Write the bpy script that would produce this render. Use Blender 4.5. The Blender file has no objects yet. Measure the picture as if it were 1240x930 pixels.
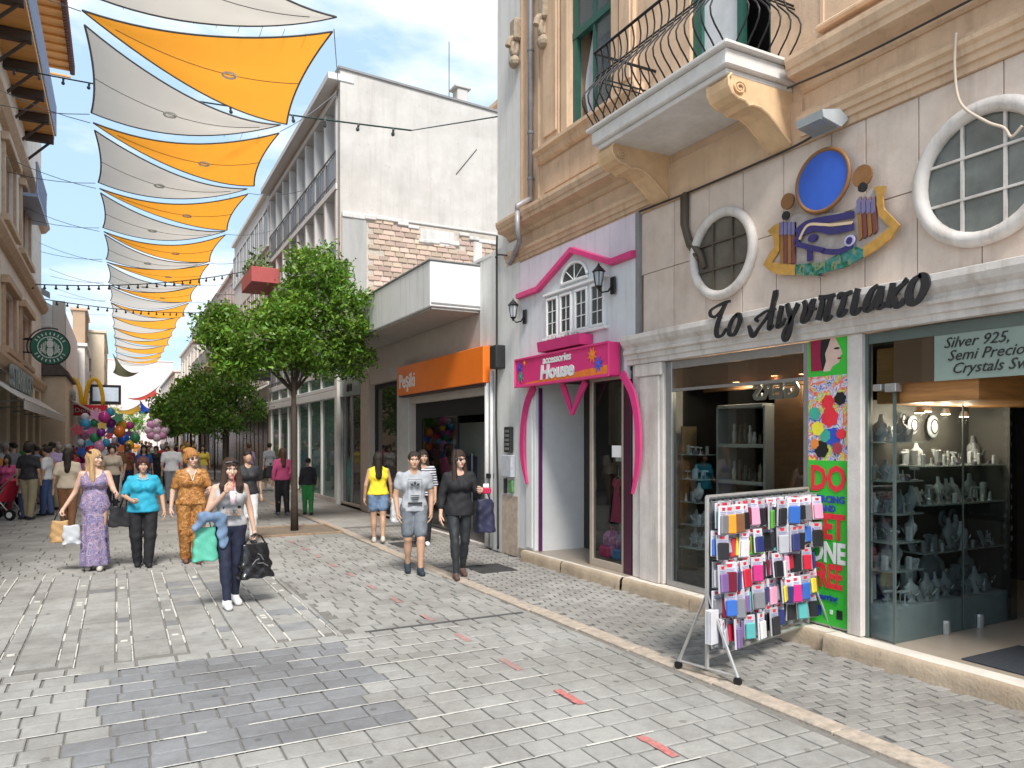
import bpy, math, random
import numpy as np
from mathutils import Vector, Matrix, Euler
R = math.radians
sc = bpy.context.scene
COL = sc.collection
rng = random.Random(7)
npr = np.random.RandomState(5)

# ------------------------------------------------------------------ camera
H = 1.85
TH = math.atan(478/900.)
cam_d = bpy.data.cameras.new('camera'); cam = bpy.data.objects.new('camera', cam_d); COL.objects.link(cam)
cam.location = (0, 0, H); cam.rotation_euler = (R(90), 0, -TH)
cam_d.sensor_width = 36; cam_d.lens = 900/1240*36; cam_d.shift_y = 67/1240.; cam_d.shift_x = 0
cam_d.clip_start = .05; cam_d.clip_end = 2000
sc.camera = cam

# ------------------------------------------------------------------ world, sun, exposure
sun_dir = Vector((-0.16, -0.62, 0.77)).normalized()      # towards the sun
wd = bpy.data.worlds.new('World'); sc.world = wd; wd.use_nodes = True
wn = wd.node_tree.nodes; wl = wd.node_tree.links
bg = wn['Background']
sky = wn.new('ShaderNodeTexSky'); sky.sky_type = 'NISHITA'; sky.sun_disc = False
sky.sun_elevation = math.asin(sun_dir.z); sky.sun_rotation = math.atan2(sun_dir.x, sun_dir.y)
sky.air_density = 1.0; sky.dust_density = 1.5; sky.ozone_density = 1.2
tc = wn.new('ShaderNodeTexCoord')
mp = wn.new('ShaderNodeMapping'); mp.inputs['Scale'].default_value = (1.0, 1.0, 2.6); mp.inputs['Location'].default_value = (.35, .1, .2)
nz = wn.new('ShaderNodeTexNoise'); nz.inputs['Scale'].default_value = 3.1; nz.inputs['Detail'].default_value = 7; nz.inputs['Roughness'].default_value = .55
cr = wn.new('ShaderNodeValToRGB'); cr.color_ramp.elements[0].position = .47; cr.color_ramp.elements[1].position = .66
mx = wn.new('ShaderNodeMixRGB'); mx.inputs['Color2'].default_value = (5.4, 5.5, 5.6, 1)
lift = wn.new('ShaderNodeMixRGB'); lift.inputs['Fac'].default_value = .8; lift.inputs['Color2'].default_value = (2.5, 3.55, 4.6, 1)
wl.new(tc.outputs['Generated'], mp.inputs['Vector']); wl.new(mp.outputs['Vector'], nz.inputs['Vector'])
wl.new(nz.outputs['Fac'], cr.inputs['Fac']); wl.new(cr.outputs['Color'], mx.inputs['Fac'])
wl.new(sky.outputs['Color'], lift.inputs['Color1']); wl.new(lift.outputs['Color'], mx.inputs['Color1'])
wl.new(mx.outputs['Color'], bg.inputs['Color'])
bg.inputs['Strength'].default_value = 0.135
sl = bpy.data.lights.new('sun', 'SUN'); sun = bpy.data.objects.new('sun', sl); COL.objects.link(sun)
sl.energy = 2.7; sl.angle = R(18); sl.color = (1.0, .95, .88)
sun.rotation_euler = sun_dir.to_track_quat('Z', 'Y').to_euler()
sc.view_settings.view_transform = 'Standard'; sc.view_settings.look = 'None'
sc.view_settings.exposure = 0.88; sc.view_settings.gamma = 1

# ------------------------------------------------------------------ measured geometry of the place
# the photograph was surveyed with this camera: F = where a sight line meets a wall plane x = X, G = the ground, P = a cross plane y = Y
CT, ST = math.cos(TH), math.sin(TH)
def ray(px, py):
    u = (px-620)/900.; return (u*CT+ST, -u*ST+CT, (532-py)/900.)
def F(px, py, X): d = ray(px, py); t = X/d[0]; return (t*d[1], H+t*d[2])
def G(px, py, z=0.): d = ray(px, py); t = (z-H)/d[2]; return (t*d[0], t*d[1])
def P(px, py, Y): d = ray(px, py); t = Y/d[1]; return (t*d[0], H+t*d[2])

# ------------------------------------------------------------------ materials
MATS = {}
def nodemat(name):
    m = bpy.data.materials.new(name); m.use_nodes = True
    return m, m.node_tree.nodes, m.node_tree.links, m.node_tree.nodes['Principled BSDF']
def mat(name, col, rough=.7, var=.12, scale=6., bump=.0, bscale=60., metal=0., stain=0., stain_col=(.12,.09,.06), rnd=None, spec=None, tl=0., stretch=None, sscale=1.2, streak=0., wst=0.):
    """procedural material: base colour with large and fine variation, optional stains, per-object or per-island variation"""
    if name in MATS: return MATS[name]
    m, n, l, b = nodemat(name); MATS[name] = m
    c = Vector(col[:3])
    tcn = n.new('ShaderNodeTexCoord'); src = tcn.outputs['Object']
    if stretch:
        mpn = n.new('ShaderNodeMapping'); mpn.inputs['Scale'].default_value = stretch; l.new(src, mpn.inputs['Vector']); src = mpn.outputs['Vector']
    t = n.new('ShaderNodeTexNoise'); t.inputs['Scale'].default_value = scale; t.inputs['Detail'].default_value = 6; t.inputs['Roughness'].default_value = .65
    l.new(src, t.inputs['Vector'])
    r = n.new('ShaderNodeValToRGB'); e = r.color_ramp.elements
    e[0].position = .3; e[1].position = .72
    e[0].color = (*[max(0, x*(1-var)) for x in c], 1); e[1].color = (*[min(1, x*(1+var*.8)) for x in c], 1)
    l.new(t.outputs['Fac'], r.inputs['Fac']); out = r.outputs['Color']
    if stain > 0:
        t2 = n.new('ShaderNodeTexNoise'); t2.inputs['Scale'].default_value = sscale; t2.inputs['Detail'].default_value = 8; t2.inputs['Roughness'].default_value = .7
        l.new(src, t2.inputs['Vector'])
        r2 = n.new('ShaderNodeValToRGB'); r2.color_ramp.elements[0].position = .5; r2.color_ramp.elements[1].position = .75
        r2.color_ramp.elements[1].color = (stain, stain, stain, 1)
        l.new(t2.outputs['Fac'], r2.inputs['Fac'])
        mm = n.new('ShaderNodeMixRGB'); mm.inputs['Color2'].default_value = (*stain_col, 1)
        l.new(r2.outputs['Color'], mm.inputs['Fac']); l.new(out, mm.inputs['Color1']); out = mm.outputs['Color']
    def darken(out, fac_out, lo, hi, amt, tint):
        rr = n.new('ShaderNodeMapRange'); rr.inputs['From Min'].default_value = lo; rr.inputs['From Max'].default_value = hi; rr.inputs['To Max'].default_value = amt; l.new(fac_out, rr.inputs['Value'])
        mm = n.new('ShaderNodeMixRGB'); mm.blend_type = 'MULTIPLY'; mm.inputs['Color2'].default_value = (*tint, 1); l.new(rr.outputs['Result'], mm.inputs['Fac']); l.new(out, mm.inputs['Color1']); return mm.outputs['Color']
    if streak > 0 or wst > 0:
        ge = n.new('ShaderNodeNewGeometry')
    if streak > 0:
        ma = n.new('ShaderNodeMapping'); ma.inputs['Scale'].default_value = (5, 5, .35); l.new(ge.outputs['Position'], ma.inputs['Vector'])
        ts = n.new('ShaderNodeTexNoise'); ts.inputs['Scale'].default_value = 1.3; ts.inputs['Detail'].default_value = 7; ts.inputs['Roughness'].default_value = .7; l.new(ma.outputs['Vector'], ts.inputs['Vector'])
        out = darken(out, ts.outputs['Fac'], .5, .78, streak, (.50,.42,.35))
    if wst > 0:
        tw = n.new('ShaderNodeTexNoise'); tw.inputs['Scale'].default_value = .9; tw.inputs['Detail'].default_value = 9; tw.inputs['Roughness'].default_value = .72; l.new(ge.outputs['Position'], tw.inputs['Vector'])
        out = darken(out, tw.outputs['Fac'], .42, .60, wst, (.50,.47,.44))
        tg = n.new('ShaderNodeTexVoronoi'); tg.inputs['Scale'].default_value = 3.4; l.new(ge.outputs['Position'], tg.inputs['Vector'])
        inv = n.new('ShaderNodeMath'); inv.operation = 'SUBTRACT'; inv.inputs[0].default_value = 1.; l.new(tg.outputs['Distance'], inv.inputs[1])
        out = darken(out, inv.outputs[0], .90, .92, wst*1.2, (.42,.40,.38))
    if rnd:
        kind, amt = rnd[0], rnd[1]
        if kind == 'obj': oi = n.new('ShaderNodeObjectInfo'); ro = oi.outputs['Random']
        else: oi = n.new('ShaderNodeNewGeometry'); ro = oi.outputs['Random Per Island']
        hs = n.new('ShaderNodeHueSaturation')
        mr = n.new('ShaderNodeMapRange'); mr.inputs['To Min'].default_value = 1-amt; mr.inputs['To Max'].default_value = 1+amt
        l.new(ro, mr.inputs['Value']); l.new(mr.outputs['Result'], hs.inputs['Value'])
        if len(rnd) > 2:
            mr2 = n.new('ShaderNodeMapRange'); mr2.inputs['To Min'].default_value = .5-rnd[2]; mr2.inputs['To Max'].default_value = .5+rnd[2]
            fr = n.new('ShaderNodeMath'); fr.operation = 'MULTIPLY'; fr.inputs[1].default_value = 7.31
            f2 = n.new('ShaderNodeMath'); f2.operation = 'FRACT'
            l.new(ro, fr.inputs[0]); l.new(fr.outputs[0], f2.inputs[0]); l.new(f2.outputs[0], mr2.inputs['Value']); l.new(mr2.outputs['Result'], hs.inputs['Hue'])
        l.new(out, hs.inputs['Color']); out = hs.outputs['Color']
    l.new(out, b.inputs['Base Color'])
    b.inputs['Roughness'].default_value = rough; b.inputs['Metallic'].default_value = metal
    if spec is not None: b.inputs['Specular IOR Level'].default_value = spec
    if bump > 0:
        t3 = n.new('ShaderNodeTexNoise'); t3.inputs['Scale'].default_value = bscale; t3.inputs['Detail'].default_value = 5
        l.new(src, t3.inputs['Vector'])
        bp = n.new('ShaderNodeBump'); bp.inputs['Strength'].default_value = bump; bp.inputs['Distance'].default_value = .01
        l.new(t3.outputs['Fac'], bp.inputs['Height']); l.new(bp.outputs['Normal'], b.inputs['Normal'])
    if tl > 0:
        tr = n.new('ShaderNodeBsdfTranslucent'); l.new(out, tr.inputs['Color'])
        ms = n.new('ShaderNodeMixShader'); ms.inputs['Fac'].default_value = tl
        l.new(b.outputs[0], ms.inputs[1]); l.new(tr.outputs[0], ms.inputs[2]); l.new(ms.outputs[0], n['Material Output'].inputs['Surface'])
    return m
def glass(name, tint=(.9,.95,.93), refl=1.0, op=0.0, opcol=(.2,.25,.25)):
    if name in MATS: return MATS[name]
    m, n, l, b = nodemat(name); MATS[name] = m
    lw = n.new('ShaderNodeLayerWeight'); lw.inputs['Blend'].default_value = .5
    fr = n.new('ShaderNodeMath'); fr.operation = 'POWER'; fr.inputs[1].default_value = 4.; l.new(lw.outputs['Facing'], fr.inputs[0])
    mu = n.new('ShaderNodeMath'); mu.operation = 'MULTIPLY_ADD'; mu.inputs[1].default_value = .55*refl; mu.inputs[2].default_value = .035*refl
    tr = n.new('ShaderNodeBsdfTransparent'); tr.inputs['Color'].default_value = (*tint, 1)
    gl = n.new('ShaderNodeBsdfGlossy'); gl.inputs['Roughness'].default_value = .02
    ms = n.new('ShaderNodeMixShader')
    l.new(fr.outputs[0], mu.inputs[0]); l.new(mu.outputs[0], ms.inputs['Fac'])
    if op > 0:
        df = n.new('ShaderNodeBsdfDiffuse'); df.inputs['Color'].default_value = (*opcol, 1)
        m2 = n.new('ShaderNodeMixShader'); m2.inputs['Fac'].default_value = op
        l.new(tr.outputs[0], m2.inputs[1]); l.new(df.outputs[0], m2.inputs[2]); l.new(m2.outputs[0], ms.inputs[1])
    else: l.new(tr.outputs[0], ms.inputs[1])
    l.new(gl.outputs[0], ms.inputs[2]); l.new(ms.outputs[0], n['Material Output'].inputs['Surface'])
    return m
def emit(name, col, s):
    if name in MATS: return MATS[name]
    m, n, l, b = nodemat(name); MATS[name] = m
    b.inputs['Base Color'].default_value = (*col, 1); b.inputs['Emission Color'].default_value = (*col, 1); b.inputs['Emission Strength'].default_value = s
    return m
def flat(col, rough=.6, pre='paint'):
    return mat(pre+'_%02x%02x%02x' % tuple(int(min(1, max(0, c))*255) for c in col), col, rough, .10, 9., .15, 90.)
def pattern(name, cols, scale=14., dist=3., rough=.75):
    """printed cloth: several colours through a distorted noise"""
    if name in MATS: return MATS[name]
    m, n, l, b = nodemat(name); MATS[name] = m
    tcn = n.new('ShaderNodeTexCoord'); t = n.new('ShaderNodeTexNoise'); t.inputs['Scale'].default_value = scale; t.inputs['Distortion'].default_value = dist; t.inputs['Detail'].default_value = 3
    l.new(tcn.outputs['Object'], t.inputs['Vector'])
    r = n.new('ShaderNodeValToRGB'); el = r.color_ramp.elements
    while len(el) < len(cols): el.new(.5)
    for i, c in enumerate(cols): el[i].position = .32+.36*i/(len(cols)-1); el[i].color = (*c, 1)
    l.new(t.outputs['Fac'], r.inputs['Fac']); l.new(r.outputs['Color'], b.inputs['Base Color']); b.inputs['Roughness'].default_value = rough
    return m
def stripes(name, c1, c2, freq, axis=2, rough=.75):
    if name in MATS: return MATS[name]
    m, n, l, b = nodemat(name); MATS[name] = m
    tcn = n.new('ShaderNodeTexCoord'); sp = n.new('ShaderNodeSeparateXYZ'); l.new(tcn.outputs['Object'], sp.inputs[0])
    mu = n.new('ShaderNodeMath'); mu.operation = 'MULTIPLY'; mu.inputs[1].default_value = freq; l.new(sp.outputs[axis], mu.inputs[0])
    fr = n.new('ShaderNodeMath'); fr.operation = 'FRACT'; l.new(mu.outputs[0], fr.inputs[0])
    gt = n.new('ShaderNodeMath'); gt.operation = 'GREATER_THAN'; gt.inputs[1].default_value = .5; l.new(fr.outputs[0], gt.inputs[0])
    mm = n.new('ShaderNodeMixRGB'); mm.inputs['Color1'].default_value = (*c1, 1); mm.inputs['Color2'].default_value = (*c2, 1)
    l.new(gt.outputs[0], mm.inputs['Fac']); l.new(mm.outputs[0], b.inputs['Base Color']); b.inputs['Roughness'].default_value = rough
    return m

OCHRE = mat('ochre_plaster', (.68,.48,.325), .85, .14, 3.5, .35, 70, stain=.35, stain_col=(.30,.19,.12), sscale=1.6, streak=.5)
OCHRE2 = mat('ochre_moulding', (.66,.465,.31), .8, .16, 5, .3, 60, stain=.45, stain_col=(.28,.17,.10), sscale=2.5, streak=.65)
ORNA = mat('ochre_bracket', (.70,.47,.27), .75, .14, 7, .25, 60, stain=.25, stain_col=(.3,.18,.1))
SLAB = mat('stone_slab', (.66,.55,.47), .7, .12, 4, .25, 60, stain=.45, stain_col=(.52,.32,.20), rnd=('obj', .06), sscale=1.9, streak=.4)
LIME = mat('limestone_trim', (.66,.61,.57), .75, .1, 6, .25, 60, stain=.4, stain_col=(.34,.29,.25), sscale=2.4, streak=.7)
WHITEWALL = mat('white_wall', (.74,.74,.72), .85, .06, 3, .2, 60, stain=.25, stain_col=(.5,.48,.45), streak=.6)
GREYWALL = mat('pale_grey_wall', (.62,.61,.60), .85, .08, 3, .2, 60, stain=.3, stain_col=(.38,.36,.34), streak=.6)
RENDER = mat('grey_cement_render', (.60,.575,.545), .9, .09, 1.2, .35, 40, stain=.45, stain_col=(.45,.42,.39), sscale=.5, streak=.3, wst=.2)
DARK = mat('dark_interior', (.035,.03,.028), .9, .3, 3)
BLACK = mat('black_metal', (.02,.02,.022), .45, .2, 20, metal=.4)
ALU = mat('aluminium', (.42,.42,.42), .38, .1, 12, metal=.7)
PINK = mat('pink_paint', (.72,.05,.22), .45, .1, 6)
LILAC = mat('lilac_paint', (.70,.63,.71), .7, .06, 4, streak=.45)
HOUSEW = mat('cool_white_paint', (.70,.72,.75), .7, .06, 4, .1, streak=.5)
WHITE = mat('white_paint', (.8,.8,.79), .55, .05, 6)
STEPM = mat('worn_stone_step', (.50,.40,.29), .8, .2, 5, .5, 40, stain=.6, stain_col=(.28,.17,.10), sscale=5, wst=.5)
STEPTOP = mat('worn_stone_top', (.62,.57,.50), .8, .12, 5, .4, 40, stain=.5, stain_col=(.36,.28,.2))
GLASS = glass('shop_glass', (.70,.74,.73), 1.0)
WGLASS = glass('window_glass', (.5,.55,.55), 1.3, .55, (.16,.18,.18))
GREENG = glass('green_glass', (.5,.75,.7), 1.2, .45, (.22,.36,.34))
WOOD = mat('orange_wood', (.45,.20,.06), .5, .3, 3, stretch=(1, 1, 9))
ORANGE = mat('orange_panel', (.90,.20,.02), .4, .1, 1.5)

# ------------------------------------------------------------------ mesh collector
class M:
    def __init__(s): s.v = []; s.f = []; s.m = []
    def add(s, vs, fs, mi=0):
        o = len(s.v); s.v += [tuple(p) for p in vs]; s.f += [tuple(i+o for i in f) for f in fs]; s.m += [mi]*len(fs); return s
    def box(s, x0, x1, y0, y1, z0, z1, mi=0):
        if x0 > x1: x0, x1 = x1, x0
        if y0 > y1: y0, y1 = y1, y0
        if z0 > z1: z0, z1 = z1, z0
        vs = [(x0,y0,z0),(x1,y0,z0),(x1,y1,z0),(x0,y1,z0),(x0,y0,z1),(x1,y0,z1),(x1,y1,z1),(x0,y1,z1)]
        return s.add(vs, [(3,2,1,0),(4,5,6,7),(0,1,5,4),(1,2,6,5),(2,3,7,6),(3,0,4,7)], mi)
    def cbox(s, x0, x1, y0, y1, z0, z1, b=.01, mi=0):
        """box with chamfered edges"""
        if x0 > x1: x0, x1 = x1, x0
        if y0 > y1: y0, y1 = y1, y0
        if z0 > z1: z0, z1 = z1, z0
        b = min(b, (x1-x0)*.45, (y1-y0)*.45, (z1-z0)*.45)
        vs = []; X = ((x0, x0+b), (x1, x1-b)); Y = ((y0, y0+b), (y1, y1-b)); Z = ((z0, z0+b), (z1, z1-b))
        idx = {}
        for i in (0,1):
            for j in (0,1):
                for k in (0,1):
                    for a in range(3):
                        p = [X[i][1], Y[j][1], Z[k][1]]; p[a] = (X[i], Y[j], Z[k])[a][0]
                        idx[i,j,k,a] = len(vs); vs.append(tuple(p))
        fs = []
        q = [(0,0),(1,0),(1,1),(0,1)]
        for k in (0,1): fs.append([idx[i,j,k,2] for i,j in q]); fs.append([idx[i,k,j,1] for i,j in q]); fs.append([idx[k,i,j,0] for i,j in q])
        for i in (0,1):
            for j in (0,1):
                fs.append([idx[i,j,0,0], idx[i,j,1,0], idx[i,j,1,1], idx[i,j,0,1]])
                fs.append([idx[i,0,j,0], idx[i,1,j,0], idx[i,1,j,2], idx[i,0,j,2]])
                fs.append([idx[0,i,j,1], idx[1,i,j,1], idx[1,i,j,2], idx[0,i,j,2]])
                for k in (0,1): fs.append([idx[i,j,k,0], idx[i,j,k,1], idx[i,j,k,2]])
        c = Vector(((x0+x1)/2, (y0+y1)/2, (z0+z1)/2)); out = []
        for f in fs:
            a, b_, c_ = (Vector(vs[f[0]]), Vector(vs[f[1]]), Vector(vs[f[2]]))
            n = (b_-a).cross(c_-a)
            out.append(tuple(f) if n.dot((a+c_)/2-c) > 0 else tuple(reversed(f)))
        return s.add(vs, out, mi)
    def tube(s, pts, r, n=6, mi=0, cap=True, closed=False):
        pts = [Vector(p) for p in pts]; k = len(pts)
        rr = r if isinstance(r, (list, tuple)) else [r]*k
        vs = []; prev = None
        for i, p in enumerate(pts):
            a = pts[(i-1) % k] if (closed or i > 0) else p; b = pts[(i+1) % k] if (closed or i < k-1) else p
            t = (b-a).normalized() if (b-a).length > 1e-9 else Vector((0,0,1))
            if prev is None:
                u = t.cross(Vector((0,0,1))) if abs(t.z) < .9 else t.cross(Vector((1,0,0)))
            else: u = prev - t*prev.dot(t)
            u.normalize(); prev = u; w = t.cross(u)
            for j in range(n):
                an = 2*math.pi*j/n; vs.append(p+(u*math.cos(an)+w*math.sin(an))*rr[i])
        fs = []
        for i in range(k if closed else k-1):
            i2 = (i+1) % k
            for j in range(n): j2 = (j+1) % n; fs.append((i*n+j, i*n+j2, i2*n+j2, i2*n+j))
        if cap and not closed: fs.append(tuple(range(n))[::-1]); fs.append(tuple((k-1)*n+j for j in range(n)))
        return s.add(vs, fs, mi)
    def prism(s, poly, ext, mi=0):
        """poly: 3-D outline, ext: extrusion vector"""
        e = Vector(ext); a = [Vector(p) for p in poly]; n = len(a)
        nn = Vector((0,0,0))
        for i in range(n): nn += a[i].cross(a[(i+1) % n])
        if nn.dot(e) > 0: a = a[::-1]
        vs = a+[p+e for p in a]
        fs = [tuple(range(n)), tuple(range(2*n-1, n-1, -1))]
        for i in range(n): j = (i+1) % n; fs.append((i, i+n, j+n, j))
        return s.add(vs, fs, mi)
    def lathe(s, prof, c=(0,0,0), n=12, mi=0, ax='z'):
        vs = []; c = Vector(c)
        for r, z in prof:
            for j in range(n):
                an = 2*math.pi*j/n; q = Vector((r*math.cos(an), r*math.sin(an), z))
                if ax == 'x': q = Vector((q.z, q.x, q.y))
                vs.append(c+q)
        fs = []
        for i in range(len(prof)-1):
            for j in range(n): j2 = (j+1) % n; fs.append((i*n+j, i*n+j2, (i+1)*n+j2, (i+1)*n+j))
        fs.append(tuple(range(n))[::-1]); fs.append(tuple((len(prof)-1)*n+j for j in range(n)))
        return s.add(vs, fs, mi)
    def ell(s, c, rx, ry, rz, nu=10, nv=6, mi=0):
        prof = [(math.sin(math.pi*(i+.02)/(nv+.04)), -math.cos(math.pi*(i+.02)/(nv+.04))) for i in range(nv+1)]
        o = len(s.v); s.lathe(prof, (0,0,0), nu, mi)
        for i in range(o, len(s.v)): p = s.v[i]; s.v[i] = (c[0]+p[0]*rx, c[1]+p[1]*ry, c[2]+p[2]*rz)
        return s
    def mesh(s, name, mats, smooth=False):
        me = bpy.data.meshes.new(name); me.from_pydata(s.v, [], s.f)
        for m_ in (mats if isinstance(mats, (list, tuple)) else [mats]): me.materials.append(m_)
        if any(s.m): me.polygons.foreach_set('material_index', s.m)
        if smooth: me.polygons.foreach_set('use_smooth', [True]*len(s.f))
        me.update(); return me
    def build(s, name, mats, parent=None, smooth=False):
        return link(name, s.mesh(name, mats, smooth), parent)
def link(name, me, parent=None):
    o = bpy.data.objects.new(name, me); COL.objects.link(o)
    if parent: o.parent = parent
    return o
def tag(o, label=None, cat=None, group=None, kind=None):
    if label: o['label'] = label
    if cat: o['category'] = cat
    if group: o['group'] = group
    if kind: o['kind'] = kind
    return o
def thing(name, label, cat, loc=(0,0,0), rz=0, group=None):
    o = bpy.data.objects.new(name, None); COL.objects.link(o); o.location = loc; o.rotation_euler = (0,0,rz); o.empty_display_size = .1
    return tag(o, label, cat, group)
def copy_thing(r, loc, rz=0, label=None, group=None):
    c = r.copy(); COL.objects.link(c); c.location = loc; c.rotation_euler = (0,0,rz)
    if label: c['label'] = label
    if group: c['group'] = group
    for ch in r.children:
        d = ch.copy(); COL.objects.link(d); d.parent = c
        for g in ch.children: e = g.copy(); COL.objects.link(e); e.parent = d
    return c
def text_obj(name, s, size, m, parent, loc, rot, depth=.004, shear=0., align='CENTER', sx=1., bold=0.):
    cu = bpy.data.curves.new('lettering', 'FONT'); cu.body = s; cu.size = size; cu.extrude = depth; cu.shear = shear; cu.align_x = align; cu.offset = bold
    cu.resolution_u = 2
    t = bpy.data.objects.new('tmp', cu); me = bpy.data.meshes.new_from_object(t); bpy.data.objects.remove(t)
    me.name = name; me.materials.clear(); me.materials.append(m)
    o = link(name, me, parent); o.location = loc; o.rotation_euler = rot; o.scale = (sx, 1, 1); return o
FACE_W = (R(90), 0, R(-90))       # lettering on a wall whose face looks towards -x (the right side of the street)
FACE_E = (R(90), 0, R(90))
FACE_S = (R(90), 0, 0)

# ================================================================== ground and paving
g = M(); g.add([(-400,-60,-.014),(400,-60,-.014),(400,900,-.014),(-400,900,-.014)], [(0,1,2,3)])
tag(g.build('ground', mat('joint_sand', (.19,.18,.165), .95, .2, 20, .4)), kind='structure')
PV = dict(wst=.5, rough=.82, bump=.5, bscale=45, stain=.4, stain_col=(.16,.15,.14), sscale=3)
PAV_O = mat('concrete_paver', (.35,.345,.325), var=.13, scale=7, rnd=('obj', .075, .01), **PV)
PAV_I = mat('concrete_paver_far', (.35,.345,.325), var=.13, scale=7, rnd=('isl', .075, .01), **PV)
PAVD_O = mat('dark_concrete_paver', (.235,.24,.25), var=.13, scale=7, rnd=('obj', .08, .01), **PV)
PAVD_I = mat('dark_concrete_paver_far', (.245,.25,.255), var=.13, scale=7, rnd=('isl', .08, .01), **PV)
street = link('street', None); tag(street, kind='structure')
sidewalk = link('sidewalk', None); tag(sidewalk, kind='structure')
def zone_dark(x, y): return (-.15 < x < 1.75+.1*math.sin(y*7) and 4.55 < y < 6.75)
def zone_str(x, y): return (-1.6 < x < 1.9 and 6.95 < y < 11.6)
CURVE = lambda x, y: .055*math.sin(x*.45+.6)*min(1, max(0, (11-y)/6)) - .03*(x-1)*min(1, max(0, (9-y)/6))*.6
pav = []
y = 2.0; row = 0
while y < 26:
    d = .215 if y < 14 else .43
    x = -4.6 + rng.random()*.4
    while x < 3.88:
        w = rng.choice((.2,.22,.22,.25,.3)) if y < 14 else rng.choice((.42,.6,.84))
        x2 = min(x+w, 3.9)
        if not zone_str((x+x2)/2, y+d/2): pav.append((x, x2, y, y+d, zone_dark((x+x2)/2, y+d/2)))
        x = x2
    y += d; row += 1
x = -1.6                                            # long paving strips that run along the street
k = 0
while x < 1.9:
    w = .30 if k % 2 == 0 else .13
    y = 6.95+rng.random()*.2
    while y < 11.6:
        L = rng.choice((.22,.3,.4)) if k % 2 == 0 else .21
        pav.append((x, min(x+w, 1.9), y, min(y+L, 11.6), rng.random() < (.07 if k % 2 == 0 else .03))); y += L
    x += w; k += 1
def inview(x, y):
    zc = x*ST+y*CT; xc = x*CT-y*ST
    if zc < .5: return False
    u = 620+900*xc/zc; v = 532+900*H/zc
    return -40 < u < 1280 and v < 960
def paver_mesh(m):
    b = M(); w = .5; c = .035
    b.add([(-w,-w,-.5),(w,-w,-.5),(w,w,-.5),(-w,w,-.5),(-w,-w,.42),(w,-w,.42),(w,w,.42),(-w,w,.42),(-w+c,-w+c*1.6,.5),(w-c,-w+c*1.6,.5),(w-c,w-c*1.6,.5),(-w+c,w-c*1.6,.5)],
      [(0,1,5,4),(1,2,6,5),(2,3,7,6),(3,0,4,7),(4,5,9,8),(5,6,10,9),(6,7,11,10),(7,4,8,11),(8,9,10,11)])
    return b.mesh('paver', m)
PM = {False: paver_mesh(PAV_O), True: paver_mesh(PAVD_O)}
vis = sorted([p for p in pav if inview((p[0]+p[1])/2, (p[2]+p[3])/2)], key=lambda p: p[2]+.3*abs(p[0]-1.5))
near = set(id(p) for p in vis[:298])
rest = {False: M(), True: M()}
for p in pav:
    x0, x1, y0, y1, dk = p; g_ = .0045+.003*rng.random(); cx, cy = (x0+x1)/2, (y0+y1)/2; dy = CURVE(cx, cy)
    if zone_str(cx, cy): dy = 0
    z = rng.uniform(-.0025, .0025); rot = CURVE(cx+.1, cy)-CURVE(cx-.1, cy)
    if id(p) in near:
        o = link('paver', PM[dk], street); o.location = (cx, cy+dy, -.03+z); o.scale = (x1-x0-2*g_, y1-y0-2*g_, .06)
        o.rotation_euler = (rng.uniform(-.004,.004), rng.uniform(-.004,.004), rot*5)
    else:
        a = M(); c = .006; X0, X1, Y0, Y1 = x0+g_, x1-g_, y0+g_, y1-g_
        def sh(xx, yy): return yy+(CURVE(xx, cy) if not zone_str(cx, cy) else 0)
        rest[dk].add([(X0,sh(X0,Y0),-.05),(X1,sh(X1,Y0),-.05),(X1,sh(X1,Y1),-.05),(X0,sh(X0,Y1),-.05),(X0+c,sh(X0,Y0)+c,z),(X1-c,sh(X1,Y0)+c,z),(X1-c,sh(X1,Y1)-c,z),(X0+c,sh(X0,Y1)-c,z)],
                     [(4,5,6,7),(0,1,5,4),(1,2,6,5),(2,3,7,6),(3,0,4,7)])
tag(rest[False].build('paver_field', PAV_I, street), kind='stuff'); tag(rest[True].build('dark_paver_field', PAVD_I, street), kind='stuff')
# beyond 26 m the joints are finer than a pixel
far = M()
for j in range(40):
    y0 = 26+j*12
    far.add([(-12,y0,-.004),(5.6,y0,-.004),(5.6,y0+12,-.004),(-12,y0+12,-.004)], [(0,1,2,3)])
far.add([(-60,-20,-.006),(-4.62,-20,-.006),(-4.62,26,-.006),(-60,26,-.006)], [(0,1,2,3)])
far.add([(-4.62,-20,-.006),(5.6,-20,-.006),(5.6,2,-.006),(-4.62,2,-.006)], [(0,1,2,3)])
far.build('far_paving', PAV_I, street)
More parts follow.
